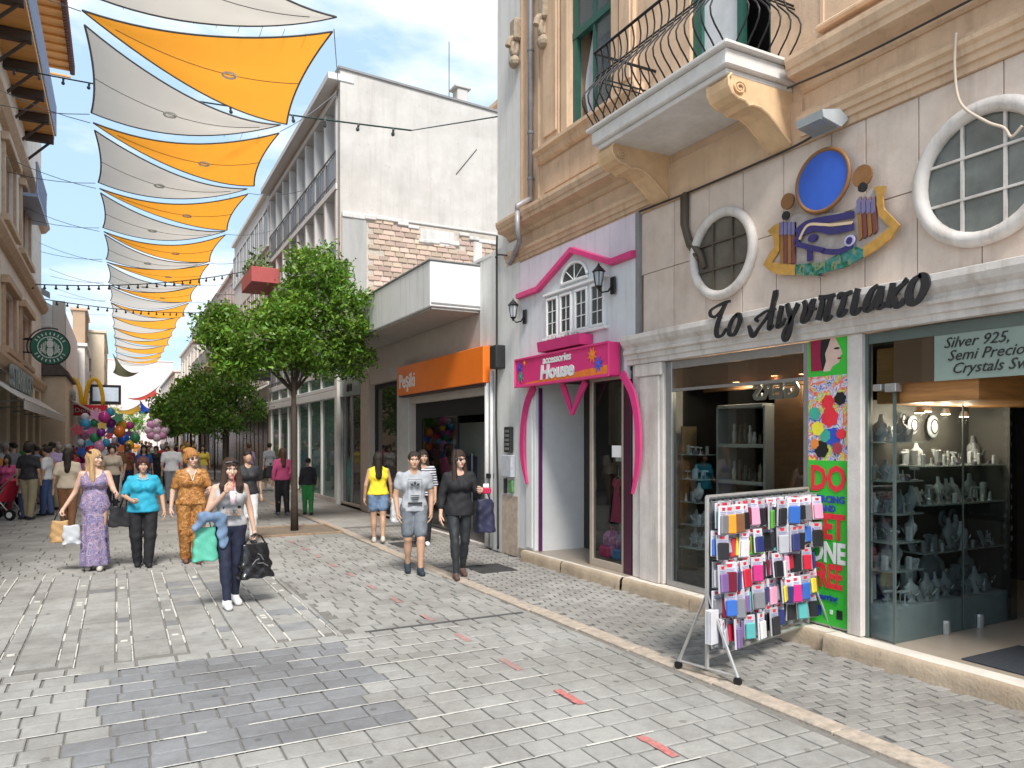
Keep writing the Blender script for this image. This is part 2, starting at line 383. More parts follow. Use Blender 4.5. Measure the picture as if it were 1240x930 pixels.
# pale mortar lines across the street (raised a little above the joints)
ml = M(); MORT = mat('pale_mortar', (.60,.58,.53), .9, .3, 30, .5)
yy = 2.0
ys = []
while yy < 6.9:
    ys.append(yy); yy += .43
for yv in ys:
    pts = [(-2.5+.25*i, yv+CURVE(-2.5+.25*i, yv), .001) for i in range(23)]
    for a, b in zip(pts, pts[1:]):
        if rng.random() < .84 and inview(a[0], a[1]):
            w = rng.uniform(.004, .011); ml.add([(a[0],a[1]-w,a[2]),(b[0],b[1]-w,b[2]),(b[0],b[1]+w,b[2]),(a[0],a[1]+w,a[2])], [(0,1,2,3)])
ml.build('mortar_line', MORT, street)
x = -1.6; k = 0; ms_ = M()
while x < 1.9:
    if k % 2 == 1:
        for e in (x+.004, x+.126):
            yv = 7.0
            while yv < 11.5:
                L = rng.uniform(.12,.5)
                if rng.random() < .6: w = rng.uniform(.004,.009); ms_.box(e-w, e+w, yv, yv+L, -.01, .0035)
                yv += L+rng.uniform(.02,.1)
        for q in range(4):
            if rng.random() < .7: cy = rng.uniform(7.1,11.3); s_ = .028; ms_.box(x+.065-s_, x+.065+s_, cy-s_, cy+s_, -.01, .004)
    x += .30 if k % 2 == 0 else .13; k += 1
ms_.build('pale_inlay', MORT, street)
# the red painted dashes
RED = mat('worn_red_paint', (.50,.17,.155), .8, .35, 25, .3, stain=1., stain_col=(.34,.32,.30), sscale=9, wst=.3)
RED2 = mat('faded_red_paint', (.42,.24,.22), .8, .3, 25, .3, stain=1., stain_col=(.34,.32,.30), sscale=9, wst=.3)
for i in range(13):
    y0 = 3.35+i*.92+(.05 if i % 2 else 0); L = .34-(.0 if i < 3 else .04); x0 = 2.86-.009*i
    d = M(); w = .032
    pts = []
    for j in range(7): pts.append((x0-w+rng.uniform(-.006,.006)+.012, y0+L*j/6))
    for j in range(6,-1,-1): pts.append((x0+w+rng.uniform(-.006,.006)+.012, y0+L*j/6))
    d.add([(a, b+CURVE(a,b), .0055) for a, b in pts], [tuple(range(14))[::-1]])
    d.build('painted_dash', RED if i in (0,1) else RED2, street)
# sidewalk of small setts, laid askew to the kerb
SET_O = mat('grey_sett', (.33,.32,.30), var=.16, scale=9, rnd=('obj', .11, .012), rough=.85, bump=.6, bscale=50, stain=.4, stain_col=(.14,.13,.12), sscale=2, wst=.5)
SET_I = mat('grey_sett_far', (.33,.32,.30), var=.16, scale=9, rnd=('isl', .11, .012), rough=.85, bump=.6, bscale=50, stain=.4, stain_col=(.14,.13,.12), sscale=2, wst=.5)
an = R(-10.5); ca, sa = math.cos(an), math.sin(an); setts = []
for i in range(-8, 40):
    for j in range(-30, 150):
        u = i*.2+(.1 if j % 2 else 0)+3.0; v = j*.105
        x = u*ca+v*sa*-1; yv = -u*sa*-1+v*ca
        x, yv = u*ca-v*sa, u*sa+v*ca
        if 4.12 < x < 5.46 and -1 < yv < 15.5: setts.append((x, yv))
SM = paver_mesh(SET_O); SM.name = 'sett'
sv = sorted([s for s in setts if inview(*s)], key=lambda s: s[1]+.2*abs(s[0]-5)); nearS = set(sv[:298])
rs = M()
for s in setts:
    z = rng.uniform(-.003,.003)
    if s in nearS:
        o = link('sett', SM, sidewalk); o.location = (s[0], s[1], -.02+z); o.scale = (.188, .094, .05); o.rotation_euler = (rng.uniform(-.015,.015), rng.uniform(-.015,.015), an+rng.uniform(-.02,.02))
    else:
        hx, hy = .094, .047; c8 = []
        for zz, k_ in ((-.05, 1), (z+.005, .95)):
            for a, b in ((-1,-1),(1,-1),(1,1),(-1,1)): c8.append((s[0]+(a*hx*ca-b*hy*sa)*k_, s[1]+(a*hx*sa+b*hy*ca)*k_, zz))
        rs.add(c8, [(4,5,6,7),(0,1,5,4),(1,2,6,5),(2,3,7,6),(3,0,4,7)])
tag(rs.build('sett_field', SET_I, sidewalk), kind='stuff')
sb = M(); sb.box(4.0, 5.55, -2, 60, -.06, -.010); sb.build('sidewalk_bed', mat('bedding', (.15,.14,.13), .95, .2, 15, .5), sidewalk)
sb = M(); sb.box(3.95, 5.55, 15.5, 60, -.05, .003); sb.build('sidewalk_slabs', PAV_I, sidewalk)
# flush kerb of worn concrete between street and sidewalk
KERB = mat('worn_concrete_kerb', (.43,.36,.29), .9, .28, 14, .8, 40, stain=.6, stain_col=(.26,.25,.24), sscale=4)
kerb = link('kerb', None); tag(kerb, kind='structure')
y = -1.5
while y < 26:
    L = rng.uniform(.7,1.1); xk = 3.94+.04*math.sin(y*.5)
    k_ = M(); k_.cbox(xk+.0, xk+.17, y+.004, y+L-.004, -.06, .008+rng.uniform(-.002,.003), .008); k_.build('kerb_stone', KERB, kerb); y += L
for (x0,x1,y0,y1) in ((4.42,4.98,9.2,9.85),(4.25,4.75,12.0,12.7)):
    o = thing('manhole_cover', 'flat grey utility cover set in the sidewalk near the %s' % ('white party wall' if y0 < 10 else 'yellow top walker'), 'manhole', ((x0+x1)/2,(y0+y1)/2,0))
    m_ = M(); w, d = (x1-x0)/2, (y1-y0)/2
    m_.box(-w,w,-d,-d+.03,-.03,.012).box(-w,w,d-.03,d,-.03,.012).box(-w,-w+.03,-d+.03,d-.03,-.03,.012).box(w-.03,w,-d+.03,d-.03,-.03,.012); m_.build('frame', mat('cast_iron', (.09,.09,.09), .6, .2, 20, .4, metal=.5), o)
    m_ = M(); m_.box(-w+.032,w-.032,-d+.032,d-.032,-.03,.008)
    for i in range(8): yy = -d+.07+i*(2*d-.14)/7; m_.box(-w+.05,w-.05,yy-.008,yy+.008,.008,.012)
    m_.build('lid', mat('cast_iron'+'', (.09,.09,.09)), o)
o = thing('floor_grating', 'thin dark channel grate in the street beside the kerb', 'drain', (3.2,6.95,0))
m_ = M(); m_.box(-1.1,.62,-.02,.02,-.02,.0075); m_.build('channel', mat('drain_iron', (.08,.08,.08), .6), o)

# ================================================================== the ochre building on the right
XF = 5.61
OB = thing('ochre_building', 'ochre two tone stone building with iron balcony above the shops, filling the right side', 'building', (0,0,0))
def grid_wall(m, x0, x1, y0, y1, z0, z1, holes, mi=0):
    ys_ = sorted(set([y0, y1]+[h[0] for h in holes]+[h[1] for h in holes])); zs = sorted(set([z0, z1]+[h[2] for h in holes]+[h[3] for h in holes]))
    ys_ = [v for v in ys_ if y0 <= v <= y1]; zs = [v for v in zs if z0 <= v <= z1]
    for a, b in zip(ys_, ys_[1:]):
        run = None
        for c, d in zip(zs, zs[1:]):
            inside = any(h[0] < (a+b)/2 < h[1] and h[2] < (c+d)/2 < h[3] for h in holes)
            if not inside: run = (run[0], d) if run else (c, d)
            if inside and run: m.box(x0, x1, a, b, run[0], run[1], mi); run = None
        if run: m.box(x0, x1, a, b, run[0], run[1], mi)
    return m
# lower backing wall and upper plaster wall
w_ = M(); grid_wall(w_, XF+.02, XF+.3, -2.2, 7.32, 2.79, 4.57, [(5.83-.5,5.83+.5,3.3,4.28),(3.18-.5,3.18+.5,3.3,4.28)]); w_.build('backing_wall', OCHRE, OB)
upw = (7.80, 8.83, 6.16, 8.9); bdo = (5.2, 6.36, 5.33, 8.6)
w_ = M(); grid_wall(w_, XF, XF+.35, -2.2, 10.235, 4.57, 12.4, [upw, bdo]); w_.box(XF, XF+.35, 10.235, 10.60, 4.6, 5.40); w_.build('upper_wall', OCHRE, OB)
w_ = M(); w_.box(XF+.35, 16, -2.2, -1.9, 0, 12.4).box(XF+.35, 16, 10.05, 10.22, 0, 12.4).box(XF, 16, -2.2, 10.22, 12.4, 12.6); w_.box(15.7,16,-1.9,10.05,0,12.4); w_.build('outer_wall', OCHRE, OB)
w_ = M(); w_.box(XF-.25, XF, -2.4, 10.3, 12.1, 12.6); w_.build('roof_cornice', OCHRE2, OB)
# faced with large stone slabs: two courses of slabs with recessed joints
for z0, z1, js in ((3.12, 3.826, [7.17, 6.62, 6.1, 5.57, 5.13, 4.62, 4.17, 3.7, 3.2, 2.72, 2.1, 1.5, .9, .2, -.5, -1.2, -2.2]), (3.834, 4.566, [7.27, 6.61, 6.05, 5.56, 5.04, 4.5, 4.16, 3.69, 3.05, 2.5, 1.9, 1.3, .7, 0, -.7, -1.4, -2.2])):
    for a, b in zip(js, js[1:]):
        s_ = M(); e = .004
        poly = [(XF-.003*rng.random(), b+e, z0), (0, a-e, z0)]
        # slabs around the round windows are cut to the opening
        cs = [(5.83, 3.79), (3.18, 3.79)]
        s_.cbox(XF-rng.uniform(.002,.006), XF+.02, b+e, a-e, z0, z1, .003); s_.build('stone_slab', SLAB, OB)
# moulded band (architrave and frieze) and projecting cornice
def moulding(name, prof, y0, y1, m, parent, xbase=XF, endcap=True):
    """prof: list of (projection towards the street, z) going up; swept along y"""
    p = M(); n = len(prof); pts = [(xbase+.015, y0, prof[0][1])]+[(xbase-q, y0, z) for q, z in prof]+[(xbase+.015, y0, prof[-1][1])]
    p.prism(pts, (0, y1-y0, 0)); return p.build(name, m, parent)
arch = [(.03,4.572),(.03,4.63),(.055,4.635),(.055,4.69),(.08,4.695),(.08,4.745),(.11,4.765),(.115,4.80),(.07,4.83),(.07,4.85)]
corn = [(.02,5.04),(.05,5.06),(.06,5.10),(.13,5.125),(.22,5.145),(.22,5.20),(.24,5.21),(.26,5.27),(.26,5.31),(.18,5.335),(.10,5.36),(.10,5.42),(.03,5.45)]
for y0, y1 in ((-2.2, 4.80), (6.98, 10.64)):
    moulding('architrave', arch, y0, y1, OCHRE2, OB); moulding('cornice', corn, y0, y1, OCHRE2, OB)
moulding('plain_frieze', [(.012,4.575),(.03,4.7),(.03,5.0)], 4.80, 6.98, OCHRE2, OB)
moulding('sill_band', [(.03,5.94),(.07,5.96),(.10,6.0),(.10,6.05),(.16,6.08),(.16,6.13),(.03,6.155)], 7.16, 9.62, OCHRE2, OB)
# recessed and raised plaster fields
f_ = M(); f_.cbox(XF-.018, XF+.01, 7.2, 9.5, 5.50, 5.90, .004); f_.build('plaster_panel', OCHRE, OB)
f_ = M(); f_.cbox(XF-.03, XF+.01, 9.66, 9.69, 5.46, 12.1, .004).cbox(XF-.03, XF+.01, 10.19, 10.23, 5.46, 12.1,.004); f_.build('corner_bead', OCHRE2, OB)
for a, b, c, d in ((9.05,9.50,6.16,9.2),(7.32,7.62,6.16,9.2),(8.83,9.0,6.16,8.9),(7.64,7.79,6.16,8.9)):
    f_ = M(); f_.cbox(XF-.05, XF+.01, a, b, c, d, .01)
    if b-a > .2: f_.cbox(XF-.075, XF-.05, a+.04, b-.04, c+.12, d-.1, .008)
    f_.build('window_surround', OCHRE2, OB)
f_ = M()
for z0 in (8.9,):
    f_.cbox(XF-.16, XF+.01, 7.3, 9.55, 8.95, 9.1, .02)
f_.build('window_hood', OCHRE2, OB)
for yc in (9.42, 10.30):                                   # carved scroll consoles
    f_ = M(); zc_ = 7.9 if yc < 10 else 8.0
    sp = [(XF-.03-.10*math.exp(-.2*t_)*math.cos(t_)*1.0-.08, zc_+.18*math.sin(t_)*math.exp(-.12*t_)) for t_ in [i*.5 for i in range(16)]]
    f_.tube([(a, yc, b) for a, b in sp], .05, 8); f_.cbox(XF-.14, XF, yc-.1, yc+.1, zc_+.1, zc_+.45, .03); f_.ell((XF-.1, yc, zc_-.22), .08, .11, .1)
    f_.build('scroll_console', mat('weathered_carving', (.38,.30,.22), .9, .3, 12, .8), OB)
# panel lines of the wall right of the balcony
for ya in (4.6, 3.9, 2.9, 1.8):
    f_ = M(); f_.cbox(XF-.012, XF+.01, ya-.02, ya+.02, 5.48, 9.5, .003); f_.build('plaster_bead', OCHRE2, OB)
f_ = M(); f_.cbox(XF-.09, XF+.01, -2.2, 4.62, 5.5, 5.56, .02); f_.build('plinth_moulding', OCHRE2, OB)
# upstairs window: green casement with a white curtain
GREEN = mat('dark_green_paint', (.02,.10,.075), .5, .15, 10)
W = M(); y0, y1, z0, z1 = upw
W.box(XF+.05, XF+.12, y1-.10, y1, z0, z1).box(XF+.05, XF+.12, y0, y0+.08, z0, z1).box(XF+.05, XF+.12, y0, y1, z0, z0+.07).box(XF+.04, XF+.13, y0, y1, 7.45, 7.55).box(XF+.055, XF+.115, (y0+y1)/2-.025, (y0+y1)/2+.025, z0, z1)
fr_ = W.build('window', GREEN, OB)
W = M(); W.box(XF+.08, XF+.085, y0+.08, (y0+y1)/2-.03, z0+.07, 7.45).box(XF+.08, XF+.085, y0+.08, y1-.1, 7.55, z1); W.build('pane', WGLASS, fr_)
W = M(); n = 26; vs = []; fs = []
for j in range(9):
    for i in range(n):
        t_ = i/(n-1); zz = z0+.05+(7.42-z0)*j/8; wdt = .30+.16*math.sin(j/8*2.4)
        vs.append((XF+.2+.03*math.sin(t_*26+j*.3), y1-.42+wdt*(t_-.5)*1.1+.12*math.sin(j*.5), zz))
for j in range(8):
    for i in range(n-1): fs.append((j*n+i, j*n+i+1, (j+1)*n+i+1, (j+1)*n+i))
W.add(vs, fs); W.build('curtain', mat('white_curtain', (.75,.74,.75), .9, .08, 8, tl=.3), fr_, True)
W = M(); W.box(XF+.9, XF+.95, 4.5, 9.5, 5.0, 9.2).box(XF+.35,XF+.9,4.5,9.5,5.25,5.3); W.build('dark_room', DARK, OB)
# balcony door
W = M(); y0, y1, z0, z1 = bdo
W.box(XF+.05, XF+.13, y1-.14, y1, z0, z1).box(XF+.05, XF+.13, y0, y0+.06, z0, z1).box(XF+.055, XF+.125, 5.63, 5.70, z0, z1)
dr_ = W.build('balcony_door', GREEN, OB)
W = M(); W.box(XF+.09, XF+.095, 5.70, y1-.14, z0, z1); W.build('pane', mat('reflecting_pane', (.62,.64,.66), .12, .25, 1.2, spec=.9), dr_)
# balcony slab, brackets and bellied iron railing
BY0, BY1, BX = 4.88, 6.98, 4.72
s_ = M(); s_.cbox(BX, XF, BY0, BY1, 5.155, 5.30, .012).cbox(BX-.05, XF, BY0-.05, BY1+.05, 5.302, 5.345, .012).cbox(BX+.05, XF, BY0+.05, BY1-.05, 5.10, 5.154, .01)
s_.build('balcony_slab', mat('white_slab', (.70,.67,.64), .8, .12, 6, .3, stain=.4, stain_col=(.4,.33,.27)), OB)
def bracket(y0, y1):
    prof = [(XF,5.10),(BX+.10,5.10),(BX+.06,5.06),(BX+.07,4.99),(BX+.11,4.93),(BX+.18,4.90),(BX+.26,4.895),(BX+.31,4.86),(BX+.36,4.875),(BX+.46,4.87),(BX+.56,4.83),(BX+.66,4.76),(BX+.76,4.68),(XF-.05,4.62),(XF,4.585)]
    b = M(); b.prism([(x, y0, z) for x, z in prof], (0, y1-y0, 0))
    inner = [(XF-.02,5.07),(BX+.2,5.07),(BX+.17,5.0),(BX+.24,4.94),(BX+.36,4.92),(BX+.5,4.90),(BX+.64,4.82),(XF-.02,4.68)]
    o = b.build('balcony_bracket', ORNA, OB)
    r = M()
    for yy in (y0-.012, y1+.012):
        r.tube([(x, yy, z) for x, z in prof[1:-1]], .014, 6)
        sp = [(BX+.2+.075*math.cos(t_)*(1-t_/16), yy, 5.0+.06*math.sin(t_)*(1-t_/16)) for t_ in [i*.45 for i in range(28)]]
        r.tube(sp, .010, 5)
    r.build('scroll_relief', ORNA, o); return o
bracket(4.93, 5.17); bracket(6.68, 6.93)
# wrought iron railing: each baluster its own piece
def belly(t):      # outward bulge over the height of the baluster
    return .17*math.sin(math.pi*min(1, t/.62))**1.3 if t < .62 else -.035*math.sin(math.pi*(t-.62)/.38)
RT = 6.19
bars = []
n_f = 19
for i in range(n_f): bars.append(('f', BY0+.04+(BY1-BY0-.08)*i/(n_f-1)))
for i in range(1, 7): bars.append(('n', BX+(XF-BX-.05)*i/6.5)); bars.append(('r', BX+(XF-BX-.05)*i/6.5))
for kind, q in bars:
    pts = []
    for j in range(13):
        t_ = j/12; z = 5.35+(RT-5.35)*t_; bb = belly(t_)
        if kind == 'f':
            e = 0
            pts.append((BX+.02-bb, q+e, z))
        elif kind == 'n': pts.append((q, BY0+.03-bb, z))
        else: pts.append((q, BY1-.03+bb, z))
    b = M(); b.tube(pts, .0085, 5)
    b.build('baluster', BLACK, OB, True)
b = M()
for z, o_, r_ in ((RT, 0, .017), (5.36, 0, .012), (5.92, belly(.68), .010), (5.88, belly(.63), .008)):
    b.tube([(XF, BY0+.03-o_, z), (BX+.02-o_, BY0+.03-o_, z), (BX+.02-o_, BY1-.03+o_, z), (XF, BY1-.03+o_, z)], r_, 6)
b.build('handrail', BLACK, OB)
# round windows: thick ring, cross bars, pane
for yc, zc_, ro, ri, lab in ((5.83, 3.79, .475, .385, 0), (3.18, 3.795, .53, .425, 1)):
    rg = M(); ring = []
    for i in range(40):
        a = 2*math.pi*i/40; ring.append((XF-.03, yc+math.cos(a)*(ro+ri)/2, zc_+math.sin(a)*(ro+ri)/2))
    rg.tube(ring, (ro-ri)/2+.006, 10, closed=True)
    fr_ = rg.build('round_window', LIME, OB, True)
    pn = M(); pn.prism([(XF-.007, yc+math.cos(2*math.pi*i/32)*(ri+.01), zc_+math.sin(2*math.pi*i/32)*(ri+.01)) for i in range(32)], (.004,0,0)); pn.build('pane', mat('dusty_pane_%d' % lab, ((.12,.105,.085) if not lab else (.15,.17,.16)), .25, .35, 3, spec=.7, stain=.5, stain_col=(.09,.08,.07)), fr_)
    mb = M()
    for k_ in (-1, 1):
        h = math.sqrt(ri*ri-(ri*.36)**2)
        mb.box(XF-.03, XF-.01, yc+k_*ri*.36-.011, yc+k_*ri*.36+.011, zc_-h, zc_+h)
        mb.box(XF-.034, XF-.012, yc-h, yc+h, zc_+k_*ri*.36-.009, zc_+k_*ri*.36+.009)
    mb.build('muntins', LIME if lab else mat('dark_muntin', (.09,.07,.05), .6), fr_)
# shop entablature over the jewellery shop: stepped mouldings
ent = [(.0,2.755),(.05,2.76),(.05,2.81),(.075,2.82),(.075,2.875),(.11,2.885),(.115,2.91),(.09,2.935),(.09,2.96),(.14,3.0),(.165,3.05),(.165,3.10),(.10,3.118),(.0,3.125)]
moulding('shop_entablature', ent, -2.2, 7.44, LIME, OB)
# piers at street level
def pier(name, y0, y1, x0, x1, m, z0=.162, z1=2.756):
    p = M(); p.cbox(x0, x1, y0, y1, z0, z1, .01); return p.build(name, m, OB)
pier('pilaster', 6.81, 7.40, XF, XF+.3, LIME); pier('pilaster_strip', 6.86, 7.22, XF-.03, XF-.001, LIME, .162, 2.6); pier('pilaster_cap', 6.80, 7.30, XF-.045, XF-.001, LIME, 2.602, 2.754)
pier('shop_pier', 4.19, 4.335, XF-.02, XF+.14, LIME); pier('shop_pier', 4.335, 4.78, XF+.03, XF+.14, LIME)
pier('shop_pier', -2.2, 1.2, XF, XF+.3, LIME)
# interior shell of the shop
sh = M(); sh.box(XF+.02, 9.6, -1.8, 7.4, .05, .158); sh.build('shop_floor', mat('shop_tiles', (.36,.30,.24), .35, .1, 3), OB)
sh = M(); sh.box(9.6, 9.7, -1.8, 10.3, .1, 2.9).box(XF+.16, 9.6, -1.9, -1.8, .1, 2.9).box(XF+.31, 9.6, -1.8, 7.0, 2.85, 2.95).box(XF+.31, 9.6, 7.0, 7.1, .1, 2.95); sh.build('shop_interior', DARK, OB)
# step along the shops: worn blocks
for a, b, xf in ((-2.2,.4,5.42),(.4,2.3,5.42),(2.3,4.45,5.43),(4.45,6.2,5.46),(6.2,7.42,5.47),(7.42,8.8,5.44),(8.8,9.95,5.43)):
    s_ = M(); nn = 14; prof_top = []
    vs = []; fs = []
    for i in range(nn+1):
        yy = a+.004+(b-a-.008)*i/nn; jx = rng.uniform(-.006,.006)
        vs += [(xf+jx-.012, yy, -.04),(xf+jx, yy, .06),(xf+jx+.004, yy, .125),(xf+jx+.03, yy, .158),(XF+.02, yy, .16)]
    for i in range(nn):
        for q in range(4): fs.append((i*5+q, i*5+q+1, (i+1)*5+q+1, (i+1)*5+q))
    s_.add(vs, fs, 0); s_.m = [1 if (i % 4) == 3 else 0 for i in range(len(s_.f))]; s_.build('step_stone', [STEPM, STEPTOP], OB, True)
# display window of the left half of the shop
fr_ = M()
for (a, b, c, d) in ((6.70,6.79,.16,2.75),(4.785,4.84,.16,2.75),(4.84,6.70,.16,.22),(4.84,6.70,2.66,2.75),(4.84,6.70,2.40,2.43)): fr_.cbox(XF+.03, XF+.10, a, b, c, d, .004)
sw = fr_.build('shop_window', ALU, OB)
p_ = M(); p_.box(XF+.06, XF+.066, 4.84, 6.70, .22, 2.40); p_.build('pane', GLASS, sw)
p_ = M(); p_.box(XF+.06, XF+.066, 4.84, 6.70, 2.43, 2.66); p_.build('transom_pane', glass('brown_glass', (.42,.36,.30), 1.1, .35, (.2,.14,.09)), sw)
# glass front of the right half: front pane, corner, return panes
gw = M(); gw.box(XF+.03, XF+.07, 4.165, 4.19, .16, 2.75).box(XF+.045, XF+.065, 3.925, 3.945, .165, 2.30).box(XF+.04, XF+.07, 1.2, 4.165, 2.66, 2.75)
gw.box(6.6, 6.615, 3.93, 3.94, .165, 2.3)
sw2 = gw.build('glass_front', mat('dark_edge', (.10,.13,.12), .4), OB)
p_ = M(); p_.box(XF+.05, XF+.056, 3.945, 4.165, .165, 2.66); p_.build('pane', GLASS, sw2)
for a, b in ((5.68, 6.60),(6.615, 7.45)):
    p_ = M(); p_.box(a, b, 3.932, 3.938, .165, 2.3); p_.build('pane', GLASS, sw2)
p_ = M(); p_.box(XF+.05, XF+.056, 3.60, 3.94, 2.305, 2.66); p_.build('pane', glass('brown_glass', (0,0,0)), sw2)
p_ = M(); p_.box(XF+.05, XF+.056, 1.2, 3.595, 2.305, 2.66); p_.build('sign_pane', mat('sage_panel', (.26,.33,.29), .35, .12, 2, spec=.6), sw2)
INK = mat('black_lettering', (.015,.015,.018), .4)
for i, t_ in enumerate(('Silver 925,', 'Semi Precious Stones', 'Crystals Swarovski')):
    text_obj('lettering', t_, .115, INK, sw2, (XF+.045, 3.52-.03*i, 2.555-.10*i), FACE_W, .002, .35, 'LEFT')
p_ = M(); p_.cbox(XF+.0, XF+.09, 4.02, 4.10, 2.255, 2.31,.004).cbox(XF-.0, XF+.09, 3.89, 3.99, 2.24, 2.31,.004); p_.build('glass_clamp', ALU, sw2)
for xx in (6.35, 6.85): p_ = M(); p_.lathe([(.035,0),(.035,.10),(.03,.12)], (xx, 3.93, .16), 10); p_.build('floor_clamp', ALU, sw2)
wd_ = M(); wd_.cbox(XF+.12, 7.6, 3.3, 4.15, 2.15, 2.62, .01); wd_.build('wooden_beam', WOOD, OB)
wd_ = M(); wd_.cbox(XF+.5, XF+.56, 5.25, 5.62, .16, 2.4, .01)
wd_.cbox(XF+.5, XF+.53, 4.84, 6.7, 2.4, 2.75, .01); wd_.build('wooden_panel', mat('brown_wood', (.17,.075,.03), .5, .3, 3, stretch=(1,1,8)), OB)
mt = M(); mt.cbox(5.72, 6.5, 2.6, 3.42, .16, .172, .004); tag(mt.build('door_mat', mat('rubber_mat', (.03,.035,.045), .9, .2, 30, .6)), 'black rubber mat lying inside the open shop entrance', 'door mat')
# poster column
PS = thing('poster', 'tall green poster with red DO GET ONE FREE lettering beside the display window', 'poster', (XF+.012, 0, 0))
def poster(y0, y1, z0, z1, m, name):
    p = M(); p.box(0, .016, y0, y1, z0, z1); return p.build(name, m, PS)
PGREEN = mat('poster_green', (.04,.52,.04), .5, .05, 3)
poster(4.345, 4.765, .19, 1.66, PGREEN, 'green_sheet')
poster(4.345, 4.765, 1.66, 2.42, pattern('mosaic_print', [(.02,.02,.03),(.75,.75,.8),(.05,.1,.5),(.75,.75,.76),(.75,.05,.1),(.8,.75,.1),(.1,.45,.25),(.7,.7,.75)], 7, 1.2), 'flower_sheet')
poster(4.345, 4.765, 2.42, 2.75, PGREEN, 'portrait_sheet')
def blob(name, poly, m, x=-.004, par=PS):
    b = M(); b.prism([(x, a, c) for a, c in poly], (.003, 0, 0)); return b.build(name, m, par)
def circ(cy, cz, ry, rz, n=14, a0=0, a1=2*math.pi): return [(cy+ry*math.cos(a0+(a1-a0)*i/n), cz+rz*math.sin(a0+(a1-a0)*i/n)) for i in range(n)]
blob('face', [(4.56,2.75),(4.47,2.75),(4.44,2.69),(4.42,2.655),(4.40,2.60),(4.425,2.585),(4.42,2.56),(4.435,2.53),(4.50,2.50),(4.53,2.46),(4.60,2.46),(4.60,2.60)], mat('portrait_skin', (.72,.50,.42), .6), -.003)
blob('dark_hair', [(4.66,2.75),(4.52,2.75),(4.55,2.68),(4.58,2.62),(4.57,2.55),(4.60,2.47),(4.66,2.47)], INK, -.005)
blob('red_hair', [(4.74,2.75),(4.62,2.75),(4.63,2.6),(4.61,2.47),(4.73,2.47)], mat('maroon', (.32,.01,.06), .5), -.007)
blob('eye', circ(4.455,2.655,.03,.009), INK, -.006); blob('mouth', circ(4.43,2.565,.02,.009), mat('maroon', (.3,0,0)), -.006)
RBD = mat('print_red', (.78,.03,.05), .5); 
for i, (cy, cz, r_, m_) in enumerate(((4.55,2.28,.055,RBD),(4.53,2.17,.075,RBD),(4.50,2.03,.07,mat('print_blue',(.03,.08,.5),.5)),(4.58,2.04,.05,mat('print_teal',(.05,.4,.3),.5)),(4.66,2.09,.055,mat('print_yellow',(.85,.75,.05),.5)),(4.62,1.94,.065,INK),(4.69,2.2,.05,mat('print_teal',(0,0,0))),(4.42,2.3,.05,INK),(4.41,2.05,.04,RBD),(4.45,1.95,.045,mat('print_maroon',(.4,.05,.08),.5)),(4.69,1.98,.04,mat('print_orange',(.8,.25,.05),.5)))):
    n_ = 12; cz = 1.66+(cz-1.86)*1.25; n_ = 22; r_ *= 1.15; pl = [(cy+r_*(1+.10*math.sin(k_*1.9+i))*math.cos(2*math.pi*k_/n_), cz+r_*(1+.10*math.sin(k_*1.9+i))*math.sin(2*math.pi*k_/n_)) for k_ in range(n_)]
    blob('printed_flower', pl, m_, -.004-.0007*i)
tx = -.006
WHT = mat('print_white', (.82,.82,.82), .5); BLU = mat('print_navy', (.02,.05,.42), .5)
def ptext(s, y, z, size, m, sx=1.): return text_obj('lettering', s, size, m, PS, (tx, y, z), FACE_W, .002, 0, 'CENTER', sx, size*.035)
ptext('DO', 4.55, 1.395, .31, RBD, .78); ptext('PIERCING', 4.55, 1.285, .085, BLU, .95); ptext('AND', 4.55, 1.205, .08, BLU, .95)
ptext('GET', 4.56, .965, .31, RBD, .64); ptext('ONE', 4.555, .755, .25, WHT, .72); ptext('FREE', 4.555, .53, .29, RBD, .52)
ptext('earring', 4.55, .41, .08, BLU, .9)
blob('small_panel', [(4.70,.35),(4.62,.35),(4.62,.26),(4.70,.26)], BLU); blob('small_panel', [(4.53,.33),(4.50,.33),(4.50,.29),(4.53,.29)], WHT); blob('small_panel', [(4.46,.34),(4.40,.34),(4.40,.26),(4.46,.26)], INK)

